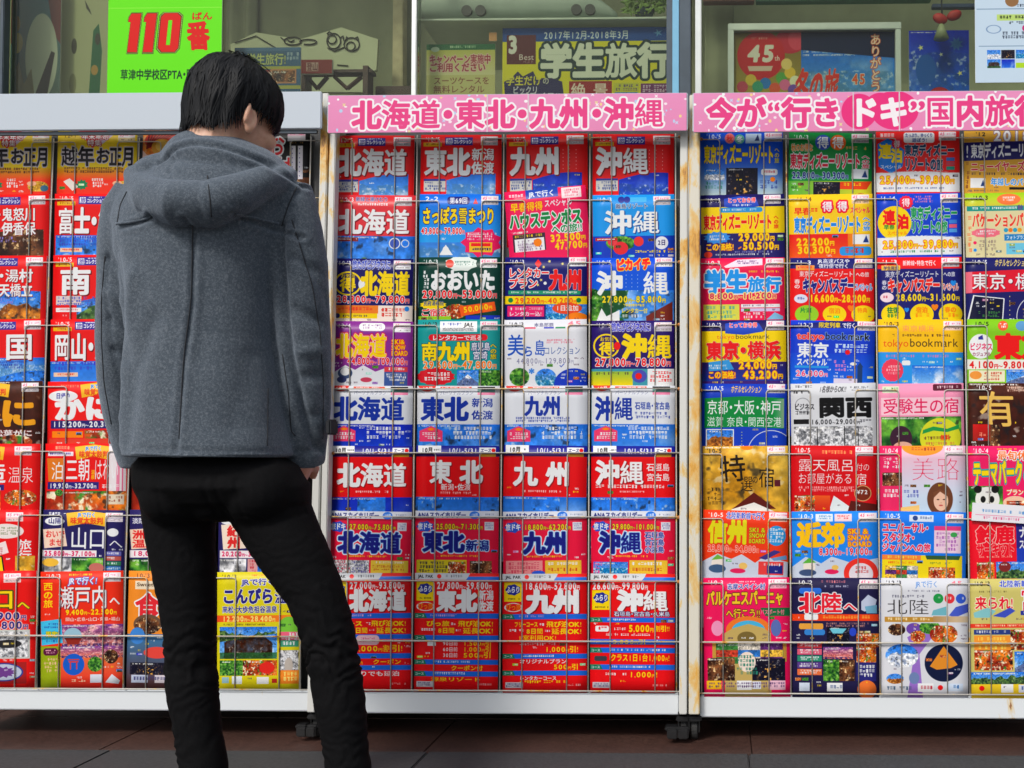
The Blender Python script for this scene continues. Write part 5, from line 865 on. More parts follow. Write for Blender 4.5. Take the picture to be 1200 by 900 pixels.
@B('L82', 'tall orange-red brochure titled 瀬戸内へ with sunset sea', (238, 46, 20))
def f(s):
    s.per("'10▸'3", W_, 7); s.mic(32, 3, 66, 6, YEL, 1); s.t('JRで行く!', 34, 7, 34, 9, (240, 240, 245), O((.14, (40, 70, 190))), it=.15); s.st(76, 2); s.t('西の旅', 3, 13, 12, 31, YEL, vert=True, b=.03); s.t('瀬戸内', 21, 18, 60, 27, W_, b=.015, shadow=(130, 40, 60)); s.t('へ', 83, 30, 13, 12, W_)
    price(s, '9,400', '22,500', 30, 46, 62, 6.4, YEL); s.t('岡山・広島・山口・宮島・福山', 30, 55.5, 66, 5, W_, b=.02); s.g(0, 60, 100, 68, (238, 50, 30), (235, 70, 60)); s.pic('sunset', 26, 64, 100, 92, 3); s.p([(0, 60), (25, 57), (27, 86), (1, 89)], (60, 190, 235)); s.t('限定!', 6, 72, 16, 7, YEL, O((.12, (60, 130, 60)))); s.mic(4, 62, 22, 69, (30, 70, 160), 2); s.mic(5, 82, 22, 86, (30, 70, 160), 1)
    s.e(39, 78, 11, 10, (150, 190, 210)); s.p([(29, 80), (50, 80), (46, 88), (33, 88)], (150, 40, 30)); s.r(0, 90, 24, 141, (150, 170, 20)); s.rr(3, 92, 21, 101, (90, 20, 60), 4); s.mic(5, 94, 19, 99, (240, 170, 190), 2); s.mic(3, 104, 21, 122, (240, 190, 150), 4); s.r(24, 92, 100, 104, (110, 60, 150)); s.pic('sunset', 24, 90, 100, 104, 2); s.g(24, 104, 100, 141, (235, 110, 60), (235, 40, 30))
    s.e(40, 112, 13, 13, (20, 90, 200)); s.r(34, 108, 46, 109.6, (215, 60, 40)); s.r(35.5, 108, 37, 118, (215, 60, 40)); s.r(43, 108, 44.5, 118, (215, 60, 40)); s.r(33, 105.6, 47, 107, (215, 60, 40)); s.pic('leaf', 56, 102, 80, 122, 3, ('e', 66, 112, 9, 9)); s.pic('bath', 76, 94, 96, 112, 2, ('e', 85, 103, 8.5, 8.5)); s.r(60, 124, 74, 134, (220, 225, 240)); s.p([(78, 134), (86, 124), (96, 132), (94, 136)], (225, 230, 240)); s.mic(30, 130, 54, 134, (255, 220, 180), 1)
@B('L83', 'tall orange brochure with red-on-white 食 beside left knee', (240, 140, 40))
def f(s):
    s.per("10▸'3", (110, 60, 20), 8); s.r(8, 12, 34, 22, (240, 220, 190)); s.t('Sweet', 10, 14, 20, 4.6, (90, 60, 40)); s.t('食', 8, 27, 32, 34, (228, 40, 50), O((.1, W_)), b=.03); s.t('旅', 40, 38, 26, 30, (228, 40, 50), O((.1, W_)), b=.03); s.e(24, 64, 17, 12, (110, 80, 60)); s.pic('bath', 8, 54, 40, 76, 4, ('e', 24, 66, 15, 10)); s.g(0, 76, 100, 141, (60, 120, 170), (90, 50, 50)); s.e(12, 78, 9, 10, (60, 130, 210)); s.pic('leaf', 50, 60, 100, 120, 4)
    s.e(36, 98, 16, 7, (230, 70, 60)); s.pic('food', 60, 100, 100, 130, 4); s.pic('night', 4, 110, 50, 124, 3); s.r(6, 125, 26, 134, (190, 200, 225)); s.r(34, 125, 60, 134, (225, 215, 225)); s.mic(8, 127, 58, 132, (60, 60, 120), 1)
@B('L84', 'tall yellow brochure titled こんぴら温泉 between the legs', (222, 208, 20))
def f(s):
    s.per("'10▸'3", (70, 60, 30), 6); s.mic(40, 3, 60, 6, ORG, 1); s.t('JRで行く', 30, 8, 40, 8, (40, 40, 150), O((.14, W_))); s.t('こんぴら', 6, 20, 62, 18, (36, 32, 130), O((.11, W_)), b=.05); s.t('温泉', 69, 22, 28, 16, (36, 32, 130), O((.11, W_)), b=.05); s.t('高松・大歩危祖谷温泉', 6, 41, 66, 8, (36, 32, 130), O((.11, W_)), b=.03); s.g(0, 52, 100, 60, (240, 80, 30), (245, 140, 30), True); price(s, '12,200', '28,400', 6, 53, 64, 6.4, (250, 230, 120))
    s.mic(6, 62, 64, 64.6, (90, 70, 30), 1); s.pic('temple', 3, 66, 72, 104, 2); s.pic('mount', 3, 66, 72, 84, 4, ('p', [(3, 66), (72, 66), (72, 74), (3, 84)])); s.e(86, 66, 12, 12, (120, 200, 60)); s.r(76, 72, 98, 82, (240, 100, 130)); s.r(76, 82, 98, 90, (60, 150, 120)); s.mic(77, 73, 97, 89, W_, 3); s.pic('leaf', 3, 106, 31, 124, 3); s.pic('food', 31, 106, 72, 124, 2); s.e(60, 115, 9, 7, (230, 40, 30)); s.pic('gray', 75, 94, 98, 120, 4); s.e(86, 112, 5, 9, (190, 180, 170))
    s.r(76, 118, 98, 134, (250, 140, 40)); s.mic(78, 120, 96, 132, (250, 230, 120), 2); s.r(6, 126, 14, 133, (150, 190, 200)); s.r(18, 125, 30, 134, (230, 240, 245)); s.r(48, 126, 62, 134, (240, 240, 240)); s.r(66, 128, 72, 133, (190, 40, 30))
# ---------------------------------------------------------------- ground and terrace
PLAT = 0.228
m_ground, t, b = nodes('pavement_asphalt'); n = noise(t, 60, 5); r = ramp(t, n.outputs['Fac'], [(.3, (.035, .035, .037)), (.7, (.075, .073, .07))]); t.links.new(r.outputs[0], b.inputs['Base Color']); b.inputs['Roughness'].default_value = .85; bump(t, b, n.outputs['Fac'], .5, .003)
bm = bmesh.new(); bmesh.ops.create_grid(bm, x_segments=8, y_segments=8, size=400)
tag(obj('pavement', bm, m_ground), 'dark pavement in front of the raised terrace', kind='structure')
m_tile, t, b = nodes('red_brown_granite'); n = noise(t, 130, 6, .7); n2 = noise(t, 5, 3)
r = ramp(t, n.outputs['Fac'], [(.3, (.025, .013, .010)), (.55, (.070, .032, .024)), (.8, (.11, .066, .052))]); mx = t.nodes.new('ShaderNodeMix'); mx.data_type = 'RGBA'; mx.blend_type = 'MULTIPLY'; mx.inputs[0].default_value = .6
r2 = ramp(t, n2.outputs['Fac'], [(.3, (.55, .5, .5)), (.7, (1, 1, 1))]); t.links.new(r.outputs[0], mx.inputs[6]); t.links.new(r2.outputs[0], mx.inputs[7]); t.links.new(mx.outputs[2], b.inputs['Base Color']); b.inputs['Roughness'].default_value = .5; bump(t, b, n.outputs['Fac'], .25, .001)
m_kerb = mat('dark_kerb_stone', (.032, .034, .037), .6, 0, .35, 120, .3)
m_mortar = mat('dark_mortar', (.045, .03, .026), .9, 0, .3, 60)
YK = -0.155; YF = -0.40
bm = bmesh.new(); box(bm, -6, 6, YF + .006, .5, -.05, PLAT - .012)
terr = tag(obj('terrace', bm, m_mortar), 'raised terrace of red brown granite tiles with dark kerb stones', kind='structure')
JX0, JX1 = P(510, 872, -.05).x, P(880, 872, -.05).x; tw = JX1 - JX0; random.seed(3); shared = {}
for j, (ya, yb) in enumerate(((YK + .003, .1465), (.1495, .5))):
    for i in range(-6, 6):
        x0 = JX0 + i * tw + (.3 if j else 0); bm = bmesh.new(); box(bm, x0 + .0009, x0 + tw - .0009, ya, yb, PLAT - .02, PLAT + random.uniform(-.0004, .0004), .0015)
        obj('paving_tile', bm, m_tile, terr)
kx = [P(v, 893, -.2).x for v in (117, 495, 878)]; kw = (kx[2] - kx[0]) / 2
for i in range(-4, 6):
    x0 = kx[0] + i * kw; bm = bmesh.new(); box(bm, x0 + .0009, x0 + kw - .0009, YF, YK, 0.0, PLAT + .003 + random.uniform(-.0006, .0006), .003); obj('kerb_stone', bm, m_kerb, terr)

# ---------------------------------------------------------------- shop front
YG = .45
shop = empty('shop_front', (0, YG, PLAT), label='shop front with dark base wall and wide glass display window above the racks', cat='shop front')
def part(name, m, *bx, bev=0.0, parent=None, **k):
    bm = bmesh.new()
    for q in bx: box(bm, *q, bev=bev)
    return tag(obj(name, bm, m, parent if parent is not None else shop), **k)
ZS = 1.62; ZT = 3.0
part('base_wall', M['wall_dark'], (-6, 6, YG, YG + .2, -.02, ZS))
part('upper_wall', mat('upper_render', (.38, .37, .34), .8, 0, .1, 4), (-6, 6, YG, YG + .2, ZT, 5.2))
part('window_sill', M['alu'], (-6, 6, YG - .05, YG + .08, ZS + .001, ZS + .03), bev=.003)
part('window_head', M['alu_dark'], (-6, 6, YG - .04, YG + .06, ZT - .06, ZT - .001), bev=.003)
def xs(px, Y=YG, py=60): return P(px, py, Y).x
part('mullion', M['alu'], (xs(484.5), xs(490), YG - .02, YG + .03, ZS + .03, ZT - .06), bev=.002)
part('mullion', M['alu_dark'], (xs(782), xs(810), YG - .05, YG + .05, ZS + .03, ZT - .06), bev=.002)
part('mullion_strip', M['blue_strip'], (xs(789), xs(796.5), YG - .055, YG - .0505, ZS + .04, ZT - .07), bev=.001)
part('mullion', M['alu'], (xs(815), xs(822), YG - .03, YG + .03, ZS + .03, ZT - .06), bev=.002)
part('mullion', M['alu_dark'], (xs(7.5), xs(12), YG - .03, YG + .03, ZS + .03, ZT - .06), bev=.002)
part('mullion', M['alu'], (xs(-60), xs(4), YG - .02, YG + .03, ZS + .03, ZT - .06), bev=.002)
part('mullion', M['alu'], (xs(1420), xs(1432), YG - .02, YG + .03, ZS + .03, ZT - .06), bev=.002)
mg, t, b = nodes('tinted_glass'); t.nodes.remove(b); out = t.nodes['Material Output']
tr = t.nodes.new('ShaderNodeBsdfTransparent'); tr.inputs[0].default_value = (.87, .90, .83, 1); gl = t.nodes.new('ShaderNodeBsdfGlossy'); gl.inputs['Roughness'].default_value = .03; gl.inputs[0].default_value = (1, 1, 1, 1)
fr = t.nodes.new('ShaderNodeFresnel'); fr.inputs[0].default_value = 1.23; mxs = t.nodes.new('ShaderNodeMixShader'); t.links.new(fr.outputs[0], mxs.inputs[0]); t.links.new(tr.outputs[0], mxs.inputs[1]); t.links.new(gl.outputs[0], mxs.inputs[2])
gn = noise(t, 1.2, 2); bp = t.nodes.new('ShaderNodeBump'); bp.inputs['Strength'].default_value = .08; bp.inputs['Distance'].default_value = .02; t.links.new(gn.outputs[0], bp.inputs['Height']); t.links.new(bp.outputs[0], gl.inputs['Normal']); t.links.new(mxs.outputs[0], out.inputs['Surface'])
for a_, b_ in ((-6, xs(-60) - .002), (xs(4) + .001, xs(7.5) - .001), (xs(12) + .001, xs(484.5) - .001), (xs(490) + .001, xs(782) - .001), (xs(822) + .001, xs(1420) - .001), (xs(1432) + .001, 6)):
    part('glass_pane', mg, (a_, b_, YG - .004, YG + .004, ZS + .031, ZT - .061))
# the display room behind the glass
YB = 1.0
part('display_back_wall', M['cream'], (-6, 6, YB, YB + .1, ZS - .2, ZT + .2))
part('display_floor', mat('display_floor', (.25, .25, .2), .7), (-6, 6, YG + .21, YB, ZS - .25, ZS - .2))
0 and part('display_ceiling', M['cream'], (-6, 6, YG + .21, YB, ZT + .21, ZT + .3))
for a_ in (-6, 5.9): part('display_side_wall', M['cream'], (a_, a_ + .1, YG + .21, YB, ZS - .2, ZT + .2))

def curtain(px0, px1, Y, m, n, amp=.02, seed=1):
    rs = np.random.RandomState(seed); x0, x1 = xs(px0, Y), xs(px1, Y); bm = bmesh.new(); N_ = n * 8; prev = None
    for i in range(N_ + 1):
        x = x0 + (x1 - x0) * i / N_; yy = Y + amp * math.sin(i / 8 * 2 * math.pi + 1.3 * math.sin(i * .21 + seed)) * (.6 + .5 * math.sin(i * .13 + seed))
        cur = [bm.verts.new((x, yy, ZS - .1)), bm.verts.new((x, yy * .98 + Y * .02, ZT + .1))]
        if prev: f_ = bm.faces.new((prev[0], cur[0], cur[1], prev[1])); f_.smooth = True
        prev = cur
    o = obj('curtain', bm, m, shop, True); sm = o.modifiers.new('t', 'SOLIDIFY'); sm.thickness = .002; return o
m_curt = mat('olive_beige_cloth', (.29, .30, .20), .9, 0, .2, 3.5)
curtain(128, 300, .92, m_curt, 7, .018, 2); curtain(300, 470, .95, m_curt, 4, .012, 5); curtain(826, 860, .9, m_curt, 2, .01, 3); curtain(-80, 8, .8, m_curt, 4, .015, 4)
part('wall_post', mat('pale_ochre_post', (.55, .47, .30), .7), (xs(462, .9), xs(474, .9), .88, .93, ZS - .1, ZT), bev=.003)
part('dark_box', M['wood_dark'], (xs(440, .7), xs(483, .7), .7, .8, P(0, 118, .7).z, P(0, 104, .7).z), bev=.003)
def psheet(name, cv, px0, py0, px1, py1, Y, label=None, cat=None, parent=None, rot=0, th=.003, rough=.4):
    a_ = P(px0, py0, Y); c_ = P(px1, py1, Y)
    o = sheet(name, print_mat(cv, name, rough), a_.x, c_.x, c_.z, a_.z, Y, parent, th, rot)
    return tag(o, label, cat) if label else o
def pc(px0, py0, px1, py1, bg, res=2.2): return Canvas(px1 - px0, py1 - py0, res, bg)    # units = pixels of the photograph
# green emergency sticker on the glass
c = pc(128, -60, 259, 108, (105, 235, 10)); Z_ = 60

def scaled(pts, k): cx_ = sum(p[0] for p in pts) / len(pts); cy_ = sum(p[1] for p in pts) / len(pts); return [(cx_ + (x - cx_) * (1 + k * 2.6), cy_ + (y - cy_) * (1 + k)) for x, y in pts]
one = [(24, 21), (27, 16), (38, 16), (33.5, 61), (22.5, 61), (26, 26), (23.5, 26)]; zero = [(61, 20), (65, 16), (80, 16), (84, 20), (81, 56), (77, 61), (62, 61), (58, 56)]
dg_ = [[(x, y + Z_) for x, y in q] for q in (one, [(x + 18, y) for x, y in one], zero)]
for k_, col_ in ((.075, (50, 40, 10)), (.05, (205, 250, 120)), (.03, (50, 40, 10)), (.0, (225, 20, 15))):
    for q in dg_: c.p(scaled(q, k_), col_)
c.p([(69.5, Z_ + 24), (74, Z_ + 24), (71.5, Z_ + 53), (67, Z_ + 53)], (105, 235, 10)); c.t('番', 92, Z_ + 26, 26, 32, (225, 20, 15), b=.09, it=-.08); c.t('ばん', 96, Z_ + 15, 24, 9, (225, 20, 15), b=.03)
c.t('草津中学校区PTA・防犯協会', 15, Z_ + 81, 112, 12, (10, 60, 30), b=.03); c.r(0, Z_ + 9, 131, Z_ + 10, (140, 245, 60))
psheet('emergency_sign', c, 128, -60, 259, 108, YG - .009, 'bright green sign with red 110 stuck on the shop glass', 'sign', rough=.5)
# white notice stuck on the glass, top right
c = pc(1142, -60, 1260, 96, (200, 222, 240)); Z_ = 60
c.e(44, Z_ + 1, 8, 7, (150, 110, 70)); c.r(2, Z_ + 10, 116, Z_ + 11, (110, 140, 170)); c.mic(50, Z_ + 5, 90, Z_ + 9, (60, 70, 90), 1); c.r(26, Z_ + 17, 98, Z_ + 24, (190, 220, 120)); c.mic(28, Z_ + 18, 96, Z_ + 23, (50, 60, 40), 1); c.mic(40, Z_ + 25, 100, Z_ + 29, (40, 50, 60), 1); c.e(22, Z_ + 34, 9, 5, (120, 150, 190), .8); c.mic(32, Z_ + 37, 108, Z_ + 46, (80, 90, 110), 2); c.e(60, Z_ + 33, 4, 4, (200, 50, 120))
c.r(4, Z_ + 53, 114, Z_ + 54, (120, 150, 180)); c.pic('snow', 14, Z_ + 58, 30, Z_ + 68, 2); c.pic('night', 31, Z_ + 58, 47, Z_ + 68, 3); c.pic('sea', 48, Z_ + 58, 64, Z_ + 68, 1); c.pic('temple', 14, Z_ + 69, 30, Z_ + 79, 2); c.pic('deep', 31, Z_ + 69, 47, Z_ + 79, 3); c.r(48, Z_ + 73, 90, Z_ + 79, (180, 220, 40)); c.pic('autumn', 66, Z_ + 58, 90, Z_ + 72, 2); c.mic(6, 10, 110, 50, (90, 110, 130), 6)
psheet('notice_sheet', c, 1142, -60, 1260, 96, YG - .009, 'pale blue notice sheet taped outside the glass at top right', 'notice', rough=.6)
# --- inside, left window
c = pc(12, -60, 70, 112, (50, 110, 140)); Z_ = 60
c.pic('sky', 0, 0, 58, 172, 3); c.g(0, 0, 58, 172, (60, 120, 150), (90, 110, 100)); c.p([(34, 0), (58, 0), (58, 112), (50, 100)], (110, 50, 45)); c.e(37, Z_ + 66, 18, 50, (205, 212, 190)); c.e(8, Z_ + 28, 5, 10, (160, 130, 50)); c.p([(30, 172), (48, 120), (52, 122), (44, 172)], (60, 50, 45)); c.p([(4, 150), (12, 132), (18, 158), (26, 140), (30, 172), (2, 172)], (140, 130, 90)); c.e(10, 110, 6, 12, (190, 170, 90))
psheet('tall_banner', c, 12, -60, 70, 112, .56, 'tall blue banner with a pale rounded shape inside the left window', 'banner')
c = pc(71, -60, 127, 112, (178, 182, 140)); Z_ = 60
c.p([(34, 172), (38, 96), (44, 88), (48, 120), (46, 172)], (30, 100, 60)); c.e(17, Z_ + 54, 3, 9, (70, 70, 45)); c.e(43, Z_ + 46, 3, 7, (60, 60, 40)); c.p([(28, Z_ + 0), (34, Z_ + 12), (36, Z_ + 18), (30, Z_ + 10)], (50, 50, 40)); c.e(16, Z_ + 98, 4, 12, (140, 140, 100)); c.e(40, Z_ + 82, 4, 6, (180, 140, 60))
psheet('painted_panel', c, 71, -60, 127, 112, .60, 'cream painted panel with a green tree shape inside the left window', 'panel')
c = pc(275, 56, 352, 116, (50, 90, 130)); c.t('学生旅行!', 14, 7, 46, 13, (190, 200, 120), O((.1, (60, 80, 90)))); c.r(0, 0, 77, 4, (70, 110, 150)); c.r(0, 22, 77, 25, (170, 170, 70)); c.r(2, 26, 42, 44, (150, 50, 60)); c.r(42, 25, 72, 42, (190, 130, 90)); c.pic('bath', 44, 27, 70, 40, 3); c.mic(4, 28, 40, 42, (210, 200, 190), 2); c.r(0, 44, 77, 48, (170, 170, 80)); c.mic(4, 50, 72, 58, (140, 160, 180), 1); c.mic(60, 6, 74, 16, (160, 180, 190), 2)
psheet('small_travel_poster', c, 275, 56, 352, 116, .52, 'small blue student travel poster behind the glass above the hair', 'poster')
c = pc(353, 70, 389, 86, (130, 38, 34)); c.r(6, 3, 20, 13, (190, 160, 150)); c.t('登山', 6.5, 3.5, 13, 9, (90, 30, 30))
psheet('red_name_plate', c, 353, 70, 389, 86, .60, 'small red plate reading 登山 on the dark wooden trestle', 'name plate', th=.012)
# plaque: cream house-shaped board
def px_poly(name, pts, Y, th, m, **k):
    bm = bmesh.new(); prism(bm, [(P(x, y, Y).x, P(x, y, Y).z) for x, y in pts], Y, Y + th); return tag(obj(name, bm, m), **k)
m_plaque = mat('pale_wood_plaque', (.50, .52, .36), .7, 0, .08, 6)
plq = px_poly('house_shaped_plaque', [(270, 52), (300, 38), (352, 46), (400, 32), (443, 46), (441, 82), (430, 84), (430, 108), (275, 108)], .78, .015, m_plaque, label='cream house shaped board with sketched animals inside the window', cat='board')
m_ink = mat('dark_brush_ink', (.03, .028, .02), .7, 0, .2, 50)
def ink(name, strokes, Y, r=.0022, parent=None, m=m_ink, **k):
    bm = bmesh.new()
    for st_ in strokes: tube(bm, [P(x, y, Y) for x, y in st_], r, 6)
    return tag(obj(name, bm, m, parent), **k)
def ov(cx, cy, rx, ry, n=18, a0=0, a1=360): return [(cx + rx * math.cos(R(a0 + (a1 - a0) * i / n)), cy + ry * math.sin(R(a0 + (a1 - a0) * i / n))) for i in range(n + 1)]
ink('ink_drawing', [ov(343, 48, 10, 4.5), [(333, 47), (329, 44)], ov(361, 49, 10, 3, a0=180, a1=480), [(337, 47), (341, 49), (345, 47)], ov(391, 48, 8, 9), ov(389, 46, 5, 5), ov(412, 52, 9, 8), ov(411, 54, 5, 5), [(383, 40), (386, 37), (390, 40)], [(398, 45), (402, 42), (403, 48)], [(405, 47), (406, 43), (409, 45)], [(416, 45), (419, 43), (420, 47)], [(384, 56), (392, 60), (404, 55)]], .777, .0022, plq)
ink('ink_line', [[(275, 50), (300, 42), (330, 60)]], .777, .0018, plq); ink('ink_line', [[(395, 76), (408, 77)]], .777, .0018, plq)
tr_ = tag(obj('wooden_trestle', (lambda bm: [box(bm, xs(354, .62), xs(436, .62), .62, .66, P(0, 88, .62).z, P(0, 84.5, .62).z), box(bm, xs(426, .62), xs(432, .62), .615, .665, P(0, 116, .62).z, P(0, 81, .62).z), box(bm, xs(354, .62), xs(359, .62), .615, .665, P(0, 116, .62).z, P(0, 84, .62).z)] and [tube(bm, [P(x, y, .64) for x, y in s_], .007, 6) for s_ in ([(360, 90), (372, 104)], [(384, 90), (372, 104)], [(392, 90), (407, 104)], [(424, 90), (407, 104)])] and bm)(bmesh.new()), M['wood_dark']), 'dark wooden trestle model standing inside the left window', 'trestle')
# --- inside, middle window
m_shelf = part('display_shelf', M['shelf_glass'], (xs(492, .5), xs(781, .5), .5, .9, P(600, 23.5, .5).z, P(600, 21, .5).z), bev=.001)
m_train = mat('grey_green_train', (.34, .40, .36), .4, 0, .1, 10)
train = empty('train_model', P(600, 21, .62), label='long pale bullet train model on the window shelf', cat='model train')
zt, zb = P(600, -14, .62).z, P(600, 20, .62).z; bm = bmesh.new(); x0, x1 = xs(489, .62), xs(722, .62); nseg = 30; rings = []
for i in range(nseg + 1):
    f_ = i / nseg; x = x0 + (x1 - x0) * f_; nose = max(0, (f_ - .78) / .22); hh = (zt - zb) * (1 - .82 * nose ** 1.6); ww = .045 * (1 - .6 * nose ** 2); ring = []
    for k in range(16):
        a_ = 2 * math.pi * k / 16; ca_, sa_ = math.cos(a_), math.sin(a_); ring.append(bm.verts.new((x, .66 + ww * (abs(ca_) ** .6) * (1 if ca_ > 0 else -1), zb + .006 + hh * .5 * (1 + (abs(sa_) ** .6) * (1 if sa_ > 0 else -1)))))
    rings.append(ring)
for A, B_ in zip(rings, rings[1:]):
    for k in range(16): bm.faces.new((A[k], B_[k], B_[(k + 1) % 16], A[(k + 1) % 16]))
bm.faces.new(rings[0]); bm.faces.new(rings[-1][::-1]); bmesh.ops.recalc_face_normals(bm, faces=bm.faces)
obj('train_body', bm, m_train, train, smooth=True)
part('side_stripe', mat('dark_stripe', (.05, .06, .1), .4), (x0 + .002, x0 + (x1 - x0) * .78, .6125, .616, P(0, 4, .62).z, P(0, 2.6, .62).z), parent=train)
for px_ in (548, 564, 676, 692):
    bm = bmesh.new(); q = P(px_, 16, .62); 
    for k in range(1): bmesh.ops.create_cone(bm, cap_ends=True, segments=16, radius1=.017, radius2=.017, depth=.012, matrix=Matrix.Translation((q.x, .612, zb + .0175)) @ Matrix.Rotation(R(90), 4, 'X'))
    obj('wheel', bm, M['black_plastic'], train)
# greenery on the shelf
bush = empty('potted_greenery', P(755, 21, .66), label='light green leafy plant at the right end of the window shelf', cat='plant')
m_leaf = mat('light_leaf', (.16, .26, .05), .6, 0, .35, 20); bm = bmesh.new(); random.seed(8)
for i in range(320):
    q = P(random.uniform(731, 779), random.uniform(-18, 15), random.uniform(.60, .70)); s_ = random.uniform(.006, .013); rot = Matrix.Rotation(random.uniform(0, 6.3), 3, 'Y') @ Matrix.Rotation(random.uniform(-1, 1), 3, 'X')
    vs = [bm.verts.new(q + rot @ Vector(v)) for v in ((-s_, 0, 0), (0, .002, -s_ * .5), (s_ * 1.3, 0, 0), (0, .002, s_ * .5))]; bm.faces.new(vs)
tag(obj('foliage', bm, m_leaf, bush), kind='stuff')
bm = bmesh.new()
for k in range(5): tube(bm, [P(755, 20, .65), P(740 + k * 8, 0, .65), P(736 + k * 10, -14, .65)], .002, 5)
obj('stem', bm, mat('stem', (.1, .12, .04), .7), bush)
bm = bmesh.new(); q = P(755, 20.5, .65); bmesh.ops.create_cone(bm, cap_ends=True, segments=20, radius1=.028, radius2=.034, depth=.02, matrix=Matrix.Translation((q.x, .65, P(755, 20.5, .65).z + .014))); obj('pot', bm, mat('dark_pot', (.03, .05, .06), .5), bush)
c = pc(500, 52, 580, 120, (200, 196, 130)); c.r(0, 0, 80, 7, (30, 100, 60)); c.mic(26, 2, 60, 5, (180, 210, 170), 1); c.g(0, 7, 80, 36, (190, 190, 90), (215, 210, 160)); c.t('キャンペーン実施中', 3, 12, 72, 11, (165, 40, 60), O((.16, (225, 190, 180)))); c.t('ご利用ください', 3, 22, 66, 10, (165, 40, 60), O((.16, (225, 190, 180)))); c.e(10, 6, 5, 3, (190, 210, 190)); c.t('スーツケースを', 8, 38, 66, 9, (120, 40, 40), b=.0); c.t('無料レンタル', 8, 48, 60, 9, (120, 40, 40), b=.0)
psheet('suitcase_rental_poster', c, 500, 52, 580, 120, .53, 'green topped poster about suitcase rental inside the middle window', 'poster')
c = pc(572, 36, 583, 48, (205, 150, 100)); psheet('orange_price_card', c, 573, 38, 582, 48, .53, 'tiny orange card above the two posters in the window', 'card')
c = pc(589, 33, 786, 125, (225, 215, 30)); c.r(0, 0, 197, 16, (18, 70, 150)); c.t('2017年12月-2018年3月', 48, 3.5, 100, 10, (225, 230, 230), b=.02); c.burst(182, 7, 6, 5, (90, 150, 200), 5, .3); c.r(5, 8, 39, 42, (92, 28, 34)); c.t('3', 5, 9, 14, 20, (225, 225, 215), b=.06); c.t('Best', 19, 30, 18, 7, (225, 220, 210), b=.01); c.t('ベスト', 24, 37, 13, 4, (200, 180, 180), b=0)
c.t('学生旅行', 44, 19, 152, 38, (222, 226, 210), O((.17, (24, 50, 50))), b=.06); c.p([(2, 62), (10, 58), (18, 50), (24, 56), (36, 50), (40, 58), (58, 58), (70, 62), (74, 92), (4, 92)], (40, 36, 90)); c.t('学生だけ', 4, 55, 42, 11, (225, 215, 60), b=.03); c.t('の', 47, 57, 8, 8, (200, 200, 180)); c.t('ビックリ', 12, 67, 30, 9, (215, 215, 225)); c.t('プライス!!', 20, 74, 48, 9, (215, 215, 225))
c.r(78, 62, 128, 92, (160, 30, 34)); c.t('絶', 80, 64, 18, 18, (230, 215, 200), b=.04); c.t('景', 106, 64, 18, 18, (230, 215, 200), b=.04); c.r(130, 64, 160, 92, (200, 200, 60)); c.mic(132, 66, 158, 74, (90, 60, 120), 2); c.pic('temple', 132, 75, 158, 92, 2); c.r(162, 65, 197, 92, (120, 50, 110)); c.mic(164, 67, 194, 76, (220, 200, 220), 2)
psheet('student_travel_poster', c, 589, 33, 786, 125, .53, 'large yellow and blue poster titled 学生旅行 inside the window', 'poster')
# --- inside, right window
fr_ = empty('framed_anniversary_poster', P(955, 106, .62), label='silver framed poster with 45 and red balloons behind the glass', cat='framed poster')
c = pc(860, 35, 1049, 130, (30, 60, 120)); c.g(0, 0, 80, 95, (120, 100, 40), (190, 170, 60)); c.e(66, 14, 18, 14, (200, 40, 60)); c.e(74, 12, 10, 12, (220, 70, 90)); c.e(32, 30, 28, 28, (205, 30, 35)); c.t('45', 14, 18, 34, 19, (235, 230, 215), b=.06, it=.12); c.t('th', 48, 30, 6, 6, (235, 230, 215)); c.p([(16, 42), (46, 42), (44, 48), (18, 48)], (225, 200, 180)); c.mic(20, 9, 40, 12, (240, 170, 150), 1)
for q, (x, y, k) in enumerate(((37, 62, (40, 120, 200)), (56, 56, (90, 170, 70)), (66, 50, (240, 200, 60)), (60, 64, (230, 110, 160)), (20, 58, (220, 190, 60)), (72, 60, (240, 240, 200)), (28, 66, (60, 160, 120)), (48, 68, (230, 90, 50)), (62, 40, (240, 210, 120)), (10, 66, (200, 70, 90)), (70, 70, (120, 80, 180)))): c.e(x, y, 6.5, 6.5, k)
c.g(79, 0, 189, 28, (12, 24, 60), (16, 40, 90)); c.pic('sea', 79, 24, 189, 95, 2); c.pic('sky', 79, 28, 189, 95, 4); c.p([(79, 0), (189, 0), (189, 34), (79, 24)], (14, 26, 66)); c.p([(79, 60), (72, 95), (79, 95)], (30, 40, 110))
c.t('冬の旅', 68, 46, 52, 44, (228, 50, 34), O((.06, (245, 225, 170))), b=.04, it=.15); c.t('ありがとう', 160, 6, 13, 68, (245, 225, 200), O((.1, (220, 80, 40))), vert=True, b=.02); c.t('45', 138, 52, 17, 12, (230, 90, 50), O((.1, (245, 225, 200))))
psheet('printed_poster', c, 860, 35, 1049, 130, .625, parent=fr_, rough=.3)
for q in ((853, 28, 1056, 34.5), (853, 34.5, 860, 131), (1049, 34.5, 1056, 131)):
    a_ = P(q[0], q[1], .61); b__ = P(q[2], q[3], .61); part('frame_rail', M['alu'], (a_.x, b__.x, .605, .635, b__.z, a_.z), bev=.002, parent=fr_)
c = pc(1065, 36, 1136, 120, (22, 60, 150)); c.pic('deep', 0, 0, 71, 84, 3); c.burst(56, 16, 9, 9, (60, 120, 200), 8, .5); c.e(20, 46, 12, 18, (30, 90, 180)); c.e(36, 78, 14, 12, (190, 30, 35)); c.burst(14, 20, 4, 4, (230, 230, 140), 5, .35); c.burst(60, 50, 4, 4, (230, 230, 140), 5, .35); c.burst(38, 28, 3, 3, (240, 240, 190), 5, .35)
